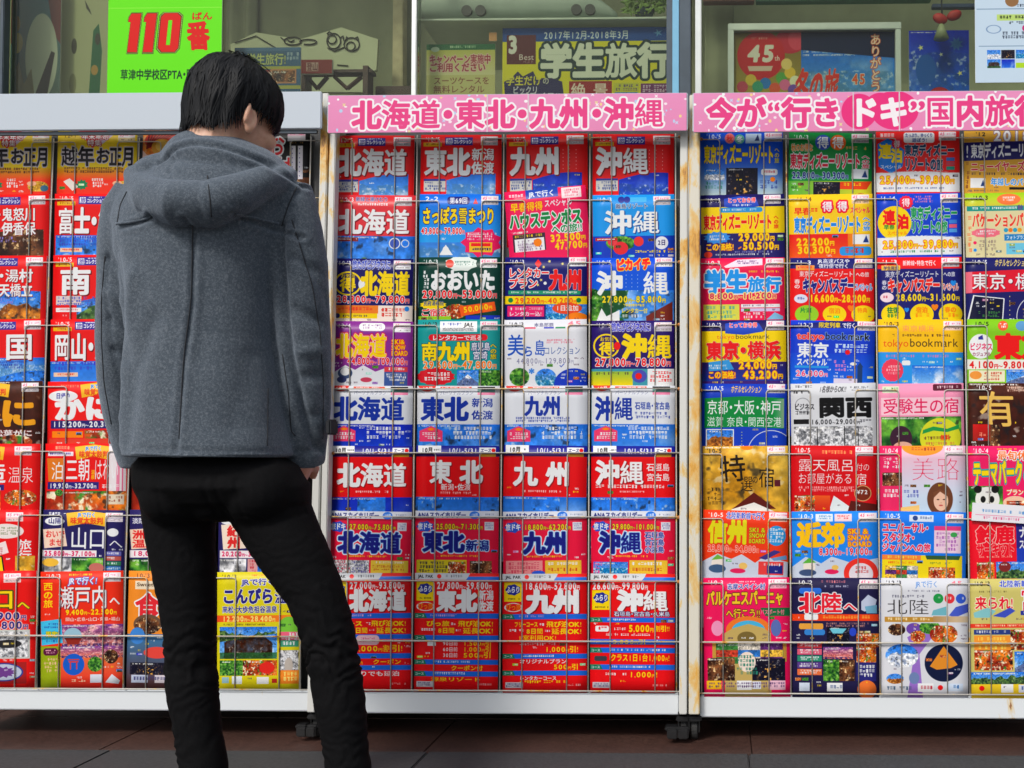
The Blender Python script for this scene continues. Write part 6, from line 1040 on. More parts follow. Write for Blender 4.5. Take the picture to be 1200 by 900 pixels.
psheet('blue_star_poster', c, 1065, 36, 1136, 120, .60, 'deep blue poster with small stars right of the silver frame', 'poster')
# hanging ornament: red bow over a pale bell
orn = empty('hanging_ornament', P(1104, 22, .54), label='red bow with a pale green bell hanging over the blue poster', cat='ornament')
m_red = mat('red_cloth', (.42, .02, .02), .6, 0, .3, 30); q = P(1110, 21, .54)
for sgn, nm in ((-1, 'bow_loop'), (1, 'bow_loop')):
    bm = bmesh.new(); ellipsoid(bm, (q.x + sgn * .022, .54, q.z + (.008 if sgn > 0 else -.002)), (.024, .012, .016), Matrix.Rotation(R(-20 * sgn), 3, 'Y')); obj(nm, bm, m_red, orn, True)
bm = bmesh.new(); qq = P(1103, 45, .54); bmesh.ops.create_cone(bm, cap_ends=True, segments=20, radius1=.024, radius2=.006, depth=.046, matrix=Matrix.Translation((qq.x, .54, qq.z + .022))); obj('bell', bm, mat('pale_green_bell', (.30, .34, .2), .5), orn, True)
bm = bmesh.new(); tube(bm, [qq + Vector((0, 0, .04)), P(1104, 18, .54), P(1102, -40, .54)], .0025, 6); obj('cord', bm, M['black_plastic'], orn)
part('curtain_rail', mat('blue_black_rail', (.03, .05, .12), .5), (xs(1093, .66), xs(1150, .66), .66, .68, P(1100, 9, .66).z, P(1100, 4, .66).z), bev=.002)
part('pelmet', mat('red_brown_pelmet', (.18, .07, .05), .6), (xs(824, .8), xs(884, .8), .8, .83, P(850, 2, .8).z, P(850, -14, .8).z), bev=.002)
part('pelmet', mat('green_pelmet', (.05, .16, .10), .6), (xs(886, .8), xs(1092, .8), .8, .83, P(850, 2, .8).z, P(850, -14, .8).z), bev=.002)

# ---------------------------------------------------------------- brochure racks
RX = .0021
ROWP = 0.0095
def yf(k): return .018 - ROWP * k
racks = {
 'L': dict(name='left', c0=(-33, 67, 167, 269), c7=(-54, 48, 150, 254), cols=(-43, 58, 158.5, 261), tops=(153, 226, 299, 373, 447, 520, 597, 669), wires=(166, 233, 307, 381, 453, 529, 604, 677), posts=((-62, -52), (368, 377)), head=(-62, 376.5, 108.5, 152), board=(-52, 365.5, 808.5, 833), low=(745, 807)),
 'M': dict(name='middle', c0=(391, 493, 593.5, 694.5), c7=(384, 486, 589, 692), cols=(389, 490, 591, 693), tops=(157, 228, 302, 375, 452, 522, 599, 672), wires=(162, 235, 308, 381, 456, 531, 606, 681), posts=((379, 386.5), (796.5, 805.5)), head=(383.5, 806, 110, 154), board=(378, 795.5, 812.5, 837), low=(751, 809)),
 'R': dict(name='right', c0=(820.5, 924.5, 1027, 1130), c7=(824, 928, 1032, 1137), cols=(822.5, 926, 1029.5, 1133.5), tops=(154, 227, 302, 375, 449, 522, 599, 677), wires=(162, 233, 308, 382, 457, 532, 608, 684), posts=((807.5, 820), (1238, 1248)), head=(811.5, 1248, 107, 153), board=(820, 1238, 816.5, 842), low=(753, 813)),
}
YP = -.052
M['tape'] = mat('old_clear_tape', (.62, .50, .56), .3, 0, .15, 60)
def banner_canvas(w, bg0, bg1, seed):
    c = Canvas(w, 44, 3.2, bg0, seed); rs = np.random.RandomState(seed); c.g(0, 0, w, 44, bg0, bg1)
    for i in range(int(w / 3.2)):
        c.e(rs.rand() * w, rs.rand() * 44, .8 + rs.rand() * 1.4, .8 + rs.rand() * 1.4, ((255, 235, 245), (250, 220, 150), (190, 215, 245), (255, 255, 255))[rs.randint(4)])
    for i in range(int(w / 16)): c.burst(rs.rand() * w, rs.rand() * 44, 3, 3, ((255, 240, 248), (240, 225, 160), (205, 215, 245))[rs.randint(3)], 4, .35)
    return c
for key, D in racks.items():
    D['cx'] = sum(D['cols']) / 4 + 49; xm = P(sum(D['cols']) / 4 + 49, 530, 0).x
    rack = empty('brochure_rack', (xm, 0, PLAT), label={'L': 'left white wire brochure rack with plain header behind the man', 'M': 'middle white wire brochure rack under the pink 北海道 banner', 'R': 'right white wire brochure rack with rusty left post'}[key], cat='brochure rack', group='brochure racks in front of the shop window')
    D['obj'] = rack; px_ = [P((a_ + b_) / 2, 520, YP).x for a_, b_ in D['posts']]; wpx = [(b_ - a_) / 457 * .97 for a_, b_ in D['posts']]
    zb, zt = PLAT + .075, P(D['cx'], D['head'][2] - 1.5, YP).z
    for i, (x, w) in enumerate(zip(px_, wpx)):
        bm = bmesh.new(); box(bm, x - w / 2, x + w / 2, YP, YP + .03, zb, zt, .002)
        for v in bm.verts: v.co.y += .022 - .05 * (1 - (v.co.z - zb) / (zt - zb))
        pm = M['post_rust'] if (key, i) in (('R', 0),) else M['post_paint']
        p_ = obj('post', bm, pm, rack); 
        if (key, i) == ('R', 0): p_['label'] = 'rust streaked left post'
        bm = bmesh.new(); box(bm, x - w / 2, x + w / 2, .25, .28, zb, zt, .002); obj('post', bm, M['post_paint'], rack)
        for zr in (zb + .02, zt - .03): bm = bmesh.new(); box(bm, x - .008, x + .008, YP + .031, .249, zr, zr + .02, .002); obj('side_rail', bm, M['post_paint'], rack)
        for yc in (YP + .015, .265):
            cas = None; bm = bmesh.new(); box(bm, x - .014, x + .014, yc - .02, yc + .02, zb - .006, zb - .001, .001)
            for s_ in (-1, 1): box(bm, x + s_ * .012 - .0015, x + s_ * .012 + .0015, yc - .012, yc + .03, PLAT + .022, zb - .006, .001)
            cas = obj('caster', bm, M['black_plastic'], rack); bm = bmesh.new(); lathe_x(bm, x, yc + .012, PLAT + .0285, [(-.009, .016), (-.0085, .024), (-.006, .0275), (.006, .0275), (.0085, .024), (.009, .016)]); obj('wheel', bm, M['rubber'], cas)
            if yc < .1: bm = bmesh.new(); box(bm, x - .046, x - .012, yc - .028, yc + .004, PLAT + .030, PLAT + .040, .003); box(bm, x - .040, x - .014, yc - .036, yc - .026, PLAT + .012, PLAT + .036, .003); box(bm, x - .018, x + .018, yc - .024, yc + .03, PLAT + .052, PLAT + .064, .003); obj('brake_pedal', bm, M['black_plastic'], cas)
    xl, xr = px_[0] + wpx[0] / 2, px_[1] - wpx[1] / 2
    h = D['head']; hx0, hx1 = P(h[0], 130, YP - .012).x, P(h[1], 130, YP - .012).x; hz1, hz0 = P(D['cx'], h[2], YP - .012).z, P(D['cx'], h[3], YP - .012).z
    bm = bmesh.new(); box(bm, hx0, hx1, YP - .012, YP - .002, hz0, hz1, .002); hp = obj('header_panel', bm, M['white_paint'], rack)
    if key != 'L':
        w = h[1] - h[0]; c = banner_canvas(w, (240, 150, 198), (236, 142, 190), 3 if key == 'M' else 6); ol = O((.15, (250, 246, 250)),)
        pk = (238, 66, 138)
        if key == 'M': c.t('北海道・東北・九州・沖縄', 28, 6.5, 368, 33, pk, ol, b=.052)
        else:
            c.t('今が“行き', 15, 6, 160, 33, pk, ol, b=.05); c.e(196, 22, 21, 20, (240, 50, 130)); c.e(238, 21, 28, 22, (240, 50, 130)); c.e(221, 16, 18, 15, (240, 50, 130)); c.t('ドキ', 184, 6, 70, 33, (252, 246, 250), b=.055); c.t('”', 254, 6, 22, 33, pk, ol, b=.05); c.t('国内旅行', 274, 6, 140, 33, pk, ol, b=.05)
        sheet('banner', print_mat(c, 'pink_banner', .35, .12, .35), hx0 + .003, hx1 - .003, hz0 - .001, hz1 - .002, YP - .0135, hp, .001)
        for px_t in ((571, 619) if key == 'M' else (1000, 1054)):
            xt = P(px_t, 130, YP - .0142).x; bm = bmesh.new(); box(bm, xt - .0016, xt + .0016, YP - .0142, YP - .0137, hz0 - .002, hz1 - .002); obj('tape_strip', bm, M['tape'], hp)
    else:
        bm = bmesh.new(); box(bm, xl, xr, YP - .004, YP + .004, hz0 - .009, hz0 - .0005); obj('header_lip', M and [bm][0], M['alu_dark'], rack) if False else obj('header_lip', bm, M['alu_dark'], rack)
    bd = D['board']; bz1, bz0 = P(D['cx'], bd[2], YP).z, P(D['cx'], bd[3], YP).z
    bm = bmesh.new(); box(bm, xl + .001, xr - .001, YP + .002, YP + .022, bz0, bz1, .003); obj('bottom_board', bm, M['board_paint'], rack)
    bm = bmesh.new(); box(bm, xl + .001, xr - .001, YP + .023, .248, bz0 + .005, bz1 - .012); obj('bottom_tray', bm, M['dark_panel'], rack)
    bm = bmesh.new(); box(bm, xl + .001, xr - .001, .032, .038, bz1 - .011, hz0 + .03); obj('back_panel', bm, M['dark_panel'], rack)
    CX = [[P(a_ + (b_ - a_) * k / 7, D['tops'][k] + 36, yf(k)).x for a_, b_ in zip(D['c0'], D['c7'])] for k in range(8)]; D['colx'] = CX; colx = CX[4]; W = .2155 if key == 'R' else .2125
    D['topz'] = [P(D['cx'], t_, yf(k)).z for k, t_ in enumerate(D['tops'])]
    wz = [P(D['cx'], t_, yf(k) - .004).z for k, t_ in enumerate(D['wires'])]; D['wz'] = wz
    lowz = [P(D['cx'], t_, yf(7) - .004).z for t_ in D['low']]
    edges = [xl] + [None] * 0
    for k in range(8):
        colx = CX[k]; y = yf(k) - .0032; z1 = wz[k]; z0 = (wz[k + 1] - .012) if k < 7 else lowz[1]
        for i in range(5):
            a_ = colx[i - 1] + W * .765 if i else None; b_ = colx[i] + W * .235 if i < 4 else None; rr = .007; pts = []
            if a_ is None: pts = [(xl, y, z1)]
            else: pts = [(a_, y, z0), (a_, y, z1 - rr), (a_ + rr * .3, y, z1 - rr * .3), (a_ + rr, y, z1)]
            if b_ is None: pts += [(xr, y, z1)]
            else: pts += [(b_ - rr, y, z1), (b_ - rr * .3, y, z1 - rr * .3), (b_, y, z1 - rr), (b_, y, z0)]
            jit = random.uniform(-.0012, .0012); pts = [(x + jit * (0 < x < 9), yy, z) for x, yy, z in pts]
            bm = bmesh.new(); tube(bm, pts, RX * .68, 6); obj('wire_loop', bm, M['wire'], rack, True)
        if key == 'M' and k in (4, 5, 6, 7): bm = bmesh.new(); tube(bm, [(xl, y - .004, z1 + .001), (xr, y - .004, z1 + .001)], RX * .8, 6); obj('shelf_wire', bm, M['wire'], rack, True)
    for q, z in enumerate(lowz): bm = bmesh.new(); tube(bm, [(xl, yf(7) - .0075, z), (xr, yf(7) - .0075, z)], RX * (1.1 if q == 0 else .9), 6); obj('shelf_wire', bm, M['wire'], rack, True)
    for i in range(5):
        def dx(k):
            colx = CX[k]
            return (colx[i - 1] + W + colx[i]) / 2 if 0 < i < 4 else ((colx[0] - .004) if i == 0 else colx[3] + W + .004)
        bm = bmesh.new(); tube(bm, [(dx(0), yf(0) - .002, wz[0] + .01)] + [(dx(k), yf(k) - .003, wz[k]) for k in range(8)] + [(dx(7), yf(7) - .006, lowz[1])], RX * .85, 6); obj('divider_wire', bm, M['wire'], rack, True)
    bm = bmesh.new()
    for k in range(8):
        for x in (xl + .003, xr - .003):
            if random.random() < .55: ellipsoid(bm, (x, yf(k) - .006, wz[k]), (.0045, .004, .0045), None, 8, 6)
    obj('rusty_weld', bm, M['rust_joint'], rack, True)['kind'] = 'stuff'

# ---------------------------------------------------------------- brochures
NU, NV = 7, 9
def brochure(key, r_, c_, rackD):
    label, bg, fn = BR['%s%d%d' % (key, r_ + 1, c_ + 1)]
    rs = np.random.RandomState(hash_(key, r_, c_)); W, H, TH = (.2155 if key == 'R' else .2125), .297, .0045
    cv = Canvas(100, 141.4, 2.9, bg, rs.randint(1, 60)); fn(cv); busy(cv, 46, 128 if r_ == 7 else 76, .10 if (key, r_) in (('M', 7), ('M', 5)) else .38)
    # light print grain, the curl of the paper stays in the geometry
    x0 = rackD['colx'][r_][c_] + rs.uniform(-.0012, .0012); z1 = rackD['topz'][r_] + rs.uniform(-.0016, .0010) * (2 if r_ < 4 else 1); y0 = yf(r_)
    rot = R(rs.normal(0, .45)); 
    if (key, r_, c_) == ('M', 1, 2): rot = R(5.0); z1 += .014
    if (key, r_, c_) == ('M', 1, 0): rot = R(-.8); x0 += .004
    amp = rs.uniform(.0004, .0012); curl = rs.uniform(-.0006, .0024); ph = rs.uniform(0, 6)
    def shape(u, v):      # v = 0 at the bottom, 1 at the top
        x = (u - .5) * W; z = (v - 1) * H
        yy = -amp * math.sin(math.pi * u) - amp * .35 * math.sin(u * 7 + ph) * v - curl * max(0, v - .86) / .14 * (abs(u - .5) * 2) ** 2 * (1 if (u - .5) * (rs_side) > 0 else .2)
        X = x * math.cos(rot) - (z + .05) * math.sin(rot); Z = x * math.sin(rot) + (z + .05) * math.cos(rot) - .05
        return x0 + W / 2 + X, y0 + yy, z1 + Z
    rs_side = 1 if rs.rand() > .4 else -1
    def slab(f, b_, uvs, inset=0.0):
        bm = bmesh.new(); uvl = bm.loops.layers.uv.new('UVMap'); G = {}
        for s_, off in ((0, f), (1, b_)):
            for j in range(NV + 1):
                for i in range(NU + 1):
                    u = inset + (1 - 2 * inset) * i / NU; v = inset + (1 - 2 * inset) * j / NV; x, y, z = shape(u, v); G[s_, i, j] = bm.verts.new((x, y + off, z))
        for j in range(NV):
            for i in range(NU):
                fc = bm.faces.new((G[0, i, j], G[0, i + 1, j], G[0, i + 1, j + 1], G[0, i, j + 1]))
                for l, (a, q) in zip(fc.loops, ((i, j), (i + 1, j), (i + 1, j + 1), (i, j + 1))): l[uvl].uv = (a / NU, q / NV)
                fc.smooth = True
                fb = bm.faces.new((G[1, i, j], G[1, i, j + 1], G[1, i + 1, j + 1], G[1, i + 1, j])); fb.material_index = 1
        rim = [(i, 0) for i in range(NU)] + [(NU, j) for j in range(NV)] + [(i, NV) for i in range(NU, 0, -1)] + [(0, j) for j in range(NV, 0, -1)]
        for a, q in zip(rim, rim[1:] + rim[:1]):
            fc = bm.faces.new((G[0, a[0], a[1]], G[1, a[0], a[1]], G[1, q[0], q[1]], G[0, q[0], q[1]])); fc.material_index = 1
        return bm
    o = obj('brochure', slab(.0004, TH, False, .004), [M['paper_edge'], M['paper_edge']])
    where = '' if 'behind' in label or 'beside' in label or 'between' in label or 'edge' in label or 'left of' in label else ', %s rack row %d' % (rackD['name'], r_ + 1)
    tag(o, label + where, 'brochure', 'brochures standing in the racks')
    edge_c = tuple(v / 255 * .8 for v in bg)
    obj('cover', slab(0, .0003, True), [print_mat(cv, 'cover_%s%d%d' % (key, r_ + 1, c_ + 1)), M['paper_edge']], o)
    return o
def hash_(key, r_, c_): return {'L': 100, 'M': 300, 'R': 500}[key] + r_ * 10 + c_ + 7
for key in 'LMR':
    for r_ in range(8):
        for c_ in range(4): brochure(key, r_, c_, racks[key])
# a loose white leaflet slipped over the row below, right rack
c = Canvas(100, 22, 2.8, (236, 236, 242)); c.mic(10, 7, 90, 12, (90, 150, 210), 1); c.r(4, 14, 96, 15, (235, 160, 190)); c.mic(12, 16, 60, 20, (225, 90, 140), 1)
psheet('loose_leaflet', c, 1139, 592, 1240, 613, yf(6) - .009, 'white leaflet strip lying slanted over the red brochure at right edge', 'leaflet', rot=-3.5, th=.002)
bpy.data.objects.remove(_fo)
# ---------------------------------------------------------------- the man
from mathutils.bvhtree import BVHTree
YM = -.67
man = empty('person', (P(270, 600, YM).x, YM, 0), label='man in grey hooded coat and black trousers seen from behind, reading the racks', cat='person')
def baked(name, bm, mats, parent, voxel, smooth_it=4, smooth_f=.5):
    me = bpy.data.meshes.new(name + '_src'); bm.normal_update(); bm.to_mesh(me); bm.free(); o = bpy.data.objects.new(name + '_src', me); COL.objects.link(o)
    md = o.modifiers.new('r', 'REMESH'); md.mode = 'VOXEL'; md.voxel_size = voxel; md.adaptivity = 0
    if smooth_it: sm = o.modifiers.new('s', 'SMOOTH'); sm.iterations = smooth_it; sm.factor = smooth_f
    dg = bpy.context.evaluated_depsgraph_get(); dg.update(); res = bpy.data.meshes.new_from_object(o.evaluated_get(dg)); res.name = name
    bpy.data.objects.remove(o); bpy.data.meshes.remove(me); res.materials.clear()
    return link_mesh(name, res, mats, parent, True)
def verts_of(o):
    me = o.data; n = len(me.vertices); co = np.empty(n * 3, np.float32); me.vertices.foreach_get('co', co); no = np.empty(n * 3, np.float32); me.vertices.foreach_get('normal', no); return co.reshape(-1, 3), no.reshape(-1, 3)
def put(o, co): o.data.vertices.foreach_set('co', co.astype(np.float32).ravel()); o.data.update()
def segd(x, z, pts):
    d = np.full(x.shape, 9.0)
    for (x1, z1), (x2, z2) in zip(pts, pts[1:]):
        dx, dz = x2 - x1, z2 - z1; t_ = np.clip(((x - x1) * dx + (z - z1) * dz) / (dx * dx + dz * dz + 1e-9), 0, 1); d = np.minimum(d, np.hypot(x - x1 - t_ * dx, z - z1 - t_ * dz))
    return d
def toxz(pts, Y=YM): return [(P(x, y, Y).x, P(x, y, Y).z) for x, y in pts]
def loft(bm, rings, n=36, p=2.3):
    """rings: (centre, rx, ry_far, ry_near, axis tilt matrix or None)"""
    R_ = []
    for c_, rx, rf, rn in rings:
        ring = []; tn = c_[0] / (c_[1] + CAM_D); rx = math.sqrt(max(.0004, rx * rx - (tn * (rf + rn) / 2 * .93) ** 2))   # outline as seen along the oblique view
        for k in range(n):
            a_ = 2 * math.pi * k / n; ca_, sa_ = math.cos(a_), math.sin(a_); e_ = 2 / p
            X = rx * abs(ca_) ** e_ * (1 if ca_ >= 0 else -1); Y = (rf if sa_ > 0 else rn) * abs(sa_) ** e_ * (1 if sa_ >= 0 else -1); ring.append(bm.verts.new((c_[0] + X, c_[1] + Y, c_[2])))
        R_.append(ring)
    for A, B_ in zip(R_, R_[1:]):
        for k in range(n): bm.faces.new((A[k], A[(k + 1) % n], B_[(k + 1) % n], B_[k]))
    bm.faces.new(R_[0][::-1]); bm.faces.new(R_[-1])
    return bm
# --- materials
m_wool, t, b = nodes('grey_wool'); tc = t.nodes.new('ShaderNodeTexCoord'); n1 = noise(t, 560, 3, .8); n2 = noise(t, 210, 5, .75); n3 = noise(t, 7, 3, .5)
ad = t.nodes.new('ShaderNodeMath'); ad.operation = 'MULTIPLY_ADD'; ad.inputs[1].default_value = .8; t.links.new(n1.outputs['Fac'], ad.inputs[0]); t.links.new(n2.outputs['Fac'], ad.inputs[2])
r = ramp(t, ad.outputs[0], [(.62, (.044, .056, .072)), (.94, (.076, .095, .118)), (1.0, (.13, .15, .175))]); t.links.new(r.outputs[0], b.inputs['Base Color']); b.inputs['Roughness'].default_value = .95; b.inputs['Sheen Weight'].default_value = .45; b.inputs['Sheen Roughness'].default_value = .5; b.inputs['Sheen Tint'].default_value = (.6, .7, .85, 1); b.inputs['Specular IOR Level'].default_value = .15
bump(t, b, ad.outputs[0], .55, .0025)
m_jean, t, b = nodes('black_denim'); n1 = noise(t, 500, 2); r = ramp(t, n1.outputs['Fac'], [(.3, (.002, .002, .0025)), (.75, (.0055, .0055, .0065))]); t.links.new(r.outputs[0], b.inputs['Base Color']); b.inputs['Roughness'].default_value = .85; b.inputs['Specular IOR Level'].default_value = .12; bump(t, b, n1.outputs['Fac'], .4, .001)
m_skin, t, b = nodes('skin'); n1 = noise(t, 60, 3); r = ramp(t, n1.outputs['Fac'], [(.3, (.56, .30, .20)), (.7, (.68, .40, .28))]); t.links.new(r.outputs[0], b.inputs['Base Color']); b.inputs['Roughness'].default_value = .5; b.inputs['Subsurface Weight'].default_value = .12; b.inputs['Subsurface Scale'].default_value = .01
m_hair, t, b = nodes('black_hair'); b.inputs['Base Color'].default_value = (.006, .007, .009, 1); b.inputs['Roughness'].default_value = .6; b.inputs['Specular IOR Level'].default_value = .2
m_seam = mat('seam_thread', (.018, .02, .025), .9, 0, .2, 80, 0)
# --- the head frame: turned to the right of straight ahead, chin down
HC = P(272, 138, YM)
HR = Matrix.Rotation(R(-28), 3, 'Z') @ Matrix.Rotation(R(-14), 3, 'X')       # local x = his right side, y = forward, z = up
HS = .90
def hp(s_, f_, u_): return HC + HR @ (Vector((s_, f_, u_)) * HS)
# --- body: one continuous surface
bm = bmesh.new()
def he(s_, f_, u_, r): ellipsoid(bm, hp(s_, f_, u_), tuple(v * HS for v in r), HR, 24, 16)
he(0, -.002, .026, (.070, .084, .086)); he(0, .030, -.030, (.062, .062, .070)); he(0, .050, -.072, (.040, .040, .034)); he(0, .078, -.084, (.020, .016, .016))
he(0, .097, -.018, (.0085, .012, .024)); he(0, .104, -.034, (.013, .012, .009)); he(0, .088, -.058, (.020, .010, .006)); he(0, .087, -.068, (.018, .010, .006)); he(0, .078, .018, (.045, .018, .012))
for s_ in (-1, 1):
    ellipsoid(bm, hp(s_ * .077, -.008, -.022), (.006, .0145, .025), HR @ Matrix.Rotation(R(-s_ * 22), 3, 'Z') @ Matrix.Rotation(R(8), 3, 'X'), 16, 12); ellipsoid(bm, hp(s_ * .081, -.019, -.012), (.006, .006, .022), HR, 12, 8); ellipsoid(bm, hp(s_ * .075, -.004, -.044), (.006, .009, .009), HR, 12, 8)
    he(s_ * .042, .060, -.030, (.022, .022, .020))
nk = P(266, 215, YM); tube(bm, [hp(0, -.018, -.03), hp(0, -.028, -.085), nk, nk + Vector((0, 0, -.05))], [.052, .050, .056, .07], 20)
def PP(px, py, Y): return P(px, py, Y)
loft(bm, [(PP(252, y_, YM + .01), rx, rf, rn) for y_, rx, rf, rn in ((560, .13, .09, .085), (500, .12, .085, .075), (430, .11, .08, .07), (340, .115, .09, .08), (275, .120, .09, .08), (245, .12, .06, .06), (224, .07, .05, .05))])
cl = PP(158, 540, YM + .10); cr_ = PP(356, 540, YM + .10)
arms = []
for side, sh, el, wr in ((-1, (158, 246, YM), (146, 400, YM + .02), (160, 536, YM + .10)), (1, (340, 246, YM), (357, 400, YM + .02), (358, 536, YM + .10))):
    S_, E_, W_r = P(*sh), P(*el), P(*wr); tube(bm, [S_, (S_ + E_) / 2, E_, (E_ + W_r) / 2, W_r], [.036, .032, .030, .030, .025], 16); arms.append((side, S_, E_, W_r))
    # hand: palm, four unequal fingers and a thumb, slipped towards the front pocket
    d = Vector((-side * .50, .42, -.74)).normalized(); lat = Vector((side * .25, .95, .22)).normalized(); pal = W_r + d * .048
    Rm = Matrix((d.cross(lat).normalized(), lat, -d)).transposed(); ellipsoid(bm, pal, (.015, .038, .052), Rm, 16, 12); nrm = d.cross(lat).normalized() * -side
    for q, (off, ln) in enumerate(((.027, .070), (.010, .078), (-.008, .073), (-.025, .058))):
        b0 = pal + d * .040 + lat * off; b1 = b0 + d * ln * .45 + nrm * -.004; b2 = b1 + (d * .8 + nrm * -.6 * side * side).normalized() * ln * .33; b3 = b2 + (d * .55 + nrm * -.85).normalized() * ln * .25
        tube(bm, [b0, b1, b2, b3], [.0088, .0082, .0076, .0062], 10)
    t0 = pal - d * .022 + lat * .030; t1 = t0 + (lat * .75 + d * .65).normalized() * .034; t2 = t1 + (lat * .25 + d * .95).normalized() * .028; tube(bm, [t0, t1, t2], [.011, .0098, .0078], 10)
KN = {}
LEG = {'l': ([(572, 162, 255), (600, 167, 253), (650, 175, 253), (700, 185, 254), (750, 192, 253), (780, 194, 251), (800, 195, 255), (850, 203, 259), (900, 210, 267), (960, 219, 275), (1040, 231, 285)]), 'r': ([(572, 262, 366), (600, 266, 370), (640, 290, 388), (693, 328, 407), (740, 350, 418), (770, 358, 422), (800, 363, 427), (850, 372, 432), (900, 380, 436), (960, 390, 444), (1040, 402, 455)])}
for k, L in LEG.items(): tube(bm, [P((a_ + b_) / 2, y_, YM + .01) for y_, a_, b_ in L], [max(.024, (b_ - a_) / 2 / 640 - .020) for y_, a_, b_ in L], 16)
ellipsoid(bm, P(262, 556, YM + .01), (.10, .07, .05))
body = baked('body', bm, m_skin, man, .0034, 3, .5)
co, no = verts_of(body)
for s_ in (-1, 1):                      # the hollow of each ear
    c_ = np.array(hp(s_ * .084, -.004, -.020)); up_ = np.array(HR @ Vector((0, 0, 1))); d = co - c_; du = d @ up_; rr = np.sqrt((((d - du[:, None] * up_) ** 2).sum(1)) / .0062 ** 2 + du ** 2 / .015 ** 2)
    co = co - np.array(HR @ Vector((s_ * .0045, 0, 0)))[None] * np.exp(-rr ** 2 * 1.6)[:, None]
put(body, co)
# --- face details
bm = bmesh.new()
bm.free(); m_eye = mat('eye_white', (.7, .7, .68), .2, 0, .02)
for s_ in (-1, 1): bm = bmesh.new(); ellipsoid(bm, hp(s_ * .028, .074, -.006), (.010, .007, .004), HR, 14, 10); obj('eye', bm, m_eye, body, True)
bm = bmesh.new()
bm.free()
for s_ in (-1, 1): bm = bmesh.new(); ellipsoid(bm, hp(s_ * .028, .0805, -.008), (.004, .002, .003), HR, 12, 8); obj('iris', bm, M['black_plastic'], body, True)
bm = bmesh.new()
bm.free()
for s_ in (-1, 1): bm = bmesh.new(); tube(bm, [hp(s_ * .014, .094, .012), hp(s_ * .030, .092, .017), hp(s_ * .046, .080, .012)], [.002, .003, .0015], 8); obj('eyebrow', bm, m_hair, body, True)
bm = bmesh.new(); tube(bm, [hp(-.022, .089, -.063), hp(-.008, .098, -.061), hp(0, .0985, -.0625), hp(.008, .098, -.061), hp(.022, .089, -.063)], [.001, .0035, .0038, .0035, .001], 8); obj('lips', bm, mat('lips', (.45, .16, .13), .45), body, True)
# --- hair: a shell of overlapping locks from the crown whorl
CRN = (-.004, -.038)        # crown offset (side, forward)
def hsurf(az, pol, out=0.0):
    """az 0 = front, 90 = his right side; pol from the crown down"""
    a_ = R(az); ca_, sa_ = math.cos(a_), math.sin(a_); rs_ = .081 + out; rf_ = (.098 if ca_ > 0 else .091) + out; ru = .098 + out
    cl_ = (fbm(np.float64((az % 360) / 11.0 + 12), np.float64(pol * 1.6 + 5), 3, 3) - .45) * .017 * min(1, pol * 1.6) * (1 - .5 * max(0, abs(az % 360 - 180) - 170) / 10); rs_ += cl_; rf_ += cl_; ru += cl_ * .5
    pm = min(pol, 1.5708); v = Vector((sa_ * math.sin(pm) * rs_, ca_ * math.sin(pm) * rf_, math.cos(pm) * ru - max(0, pol - 1.5708) * .108))
    low = max(0, pol - 1.45)
    v.x *= 1 + .05 * math.sin(pol) ** 6 - min(.10, .20 * low * low); v.y *= 1 - min(.12, .20 * low * low) * (1 if ca_ < 0 else .2)
    return hp(v.x, v.y - .006, v.z + .030)
def tmax(az): return tmax0(az) + (.10 if abs((az + 180) % 360 - 180) < 120 else .03) * math.sin(az * .31 + 1) * math.sin(az * .083) + .05 * math.sin(az * .9)
def tmax0(az):
    az = (az + 180) % 360 - 180; a_ = abs(az)
    if a_ < 98: return 1.72
    if a_ < 125: return 1.72 + (a_ - 98) / 27 * .62
    return 2.34 + min(1, (a_ - 125) / 18) * .10
bm = bmesh.new(); NA, NP = 72, 22; shell = []
for lay, out in ((0, 0.0), (1, -.010)):
    G = [[bm.verts.new(hsurf(360 * i / NA, tmax(360 * i / NA) * j / NP, out * (1 if j < NP else .7))) for i in range(NA)] for j in range(1, NP + 1)]; top = bm.verts.new(hsurf(0, 0, out)); shell.append(G)
    for i in range(NA):
        bm.faces.new((top, G[0][i], G[0][(i + 1) % NA]) if lay == 0 else (top, G[0][(i + 1) % NA], G[0][i]))
        for j in range(NP - 1):
            q = (G[j][i], G[j + 1][i], G[j + 1][(i + 1) % NA], G[j][(i + 1) % NA]); bm.faces.new(q if lay == 0 else q[::-1])
for i in range(NA): bm.faces.new((shell[0][-1][i], shell[1][-1][i], shell[1][-1][(i + 1) % NA], shell[0][-1][(i + 1) % NA]))
hair = obj('hair', bm, m_hair, man, True); random.seed(12); bm = bmesh.new()
def lock(az, p0, p1, w, out0, out1, sw, seg=7):
    prev = None
    for i in range(seg + 1):
        f_ = i / seg; pol = p0 + (p1 - p0) * f_; o_ = out0 + (out1 - out0) * f_ + .0035 * math.sin(f_ * math.pi); z_ = az + sw * f_ * f_; ww = w * (1 - f_ ** 2.2) + .0004
        c_ = hsurf(z_, pol, o_); r_ = hsurf(z_ + 1.2, pol, o_); ax = (r_ - c_).normalized() if (r_ - c_).length > 1e-6 else Vector((1, 0, 0)); up_ = (c_ - HC).normalized() * ww * .45
        cur = [bm.verts.new(c_ - ax * ww), bm.verts.new(c_ + up_), bm.verts.new(c_ + ax * ww)]
        if prev: bm.faces.new((prev[0], prev[1], cur[1], cur[0])); bm.faces.new((prev[1], prev[2], cur[2], cur[1]))
        prev = cur
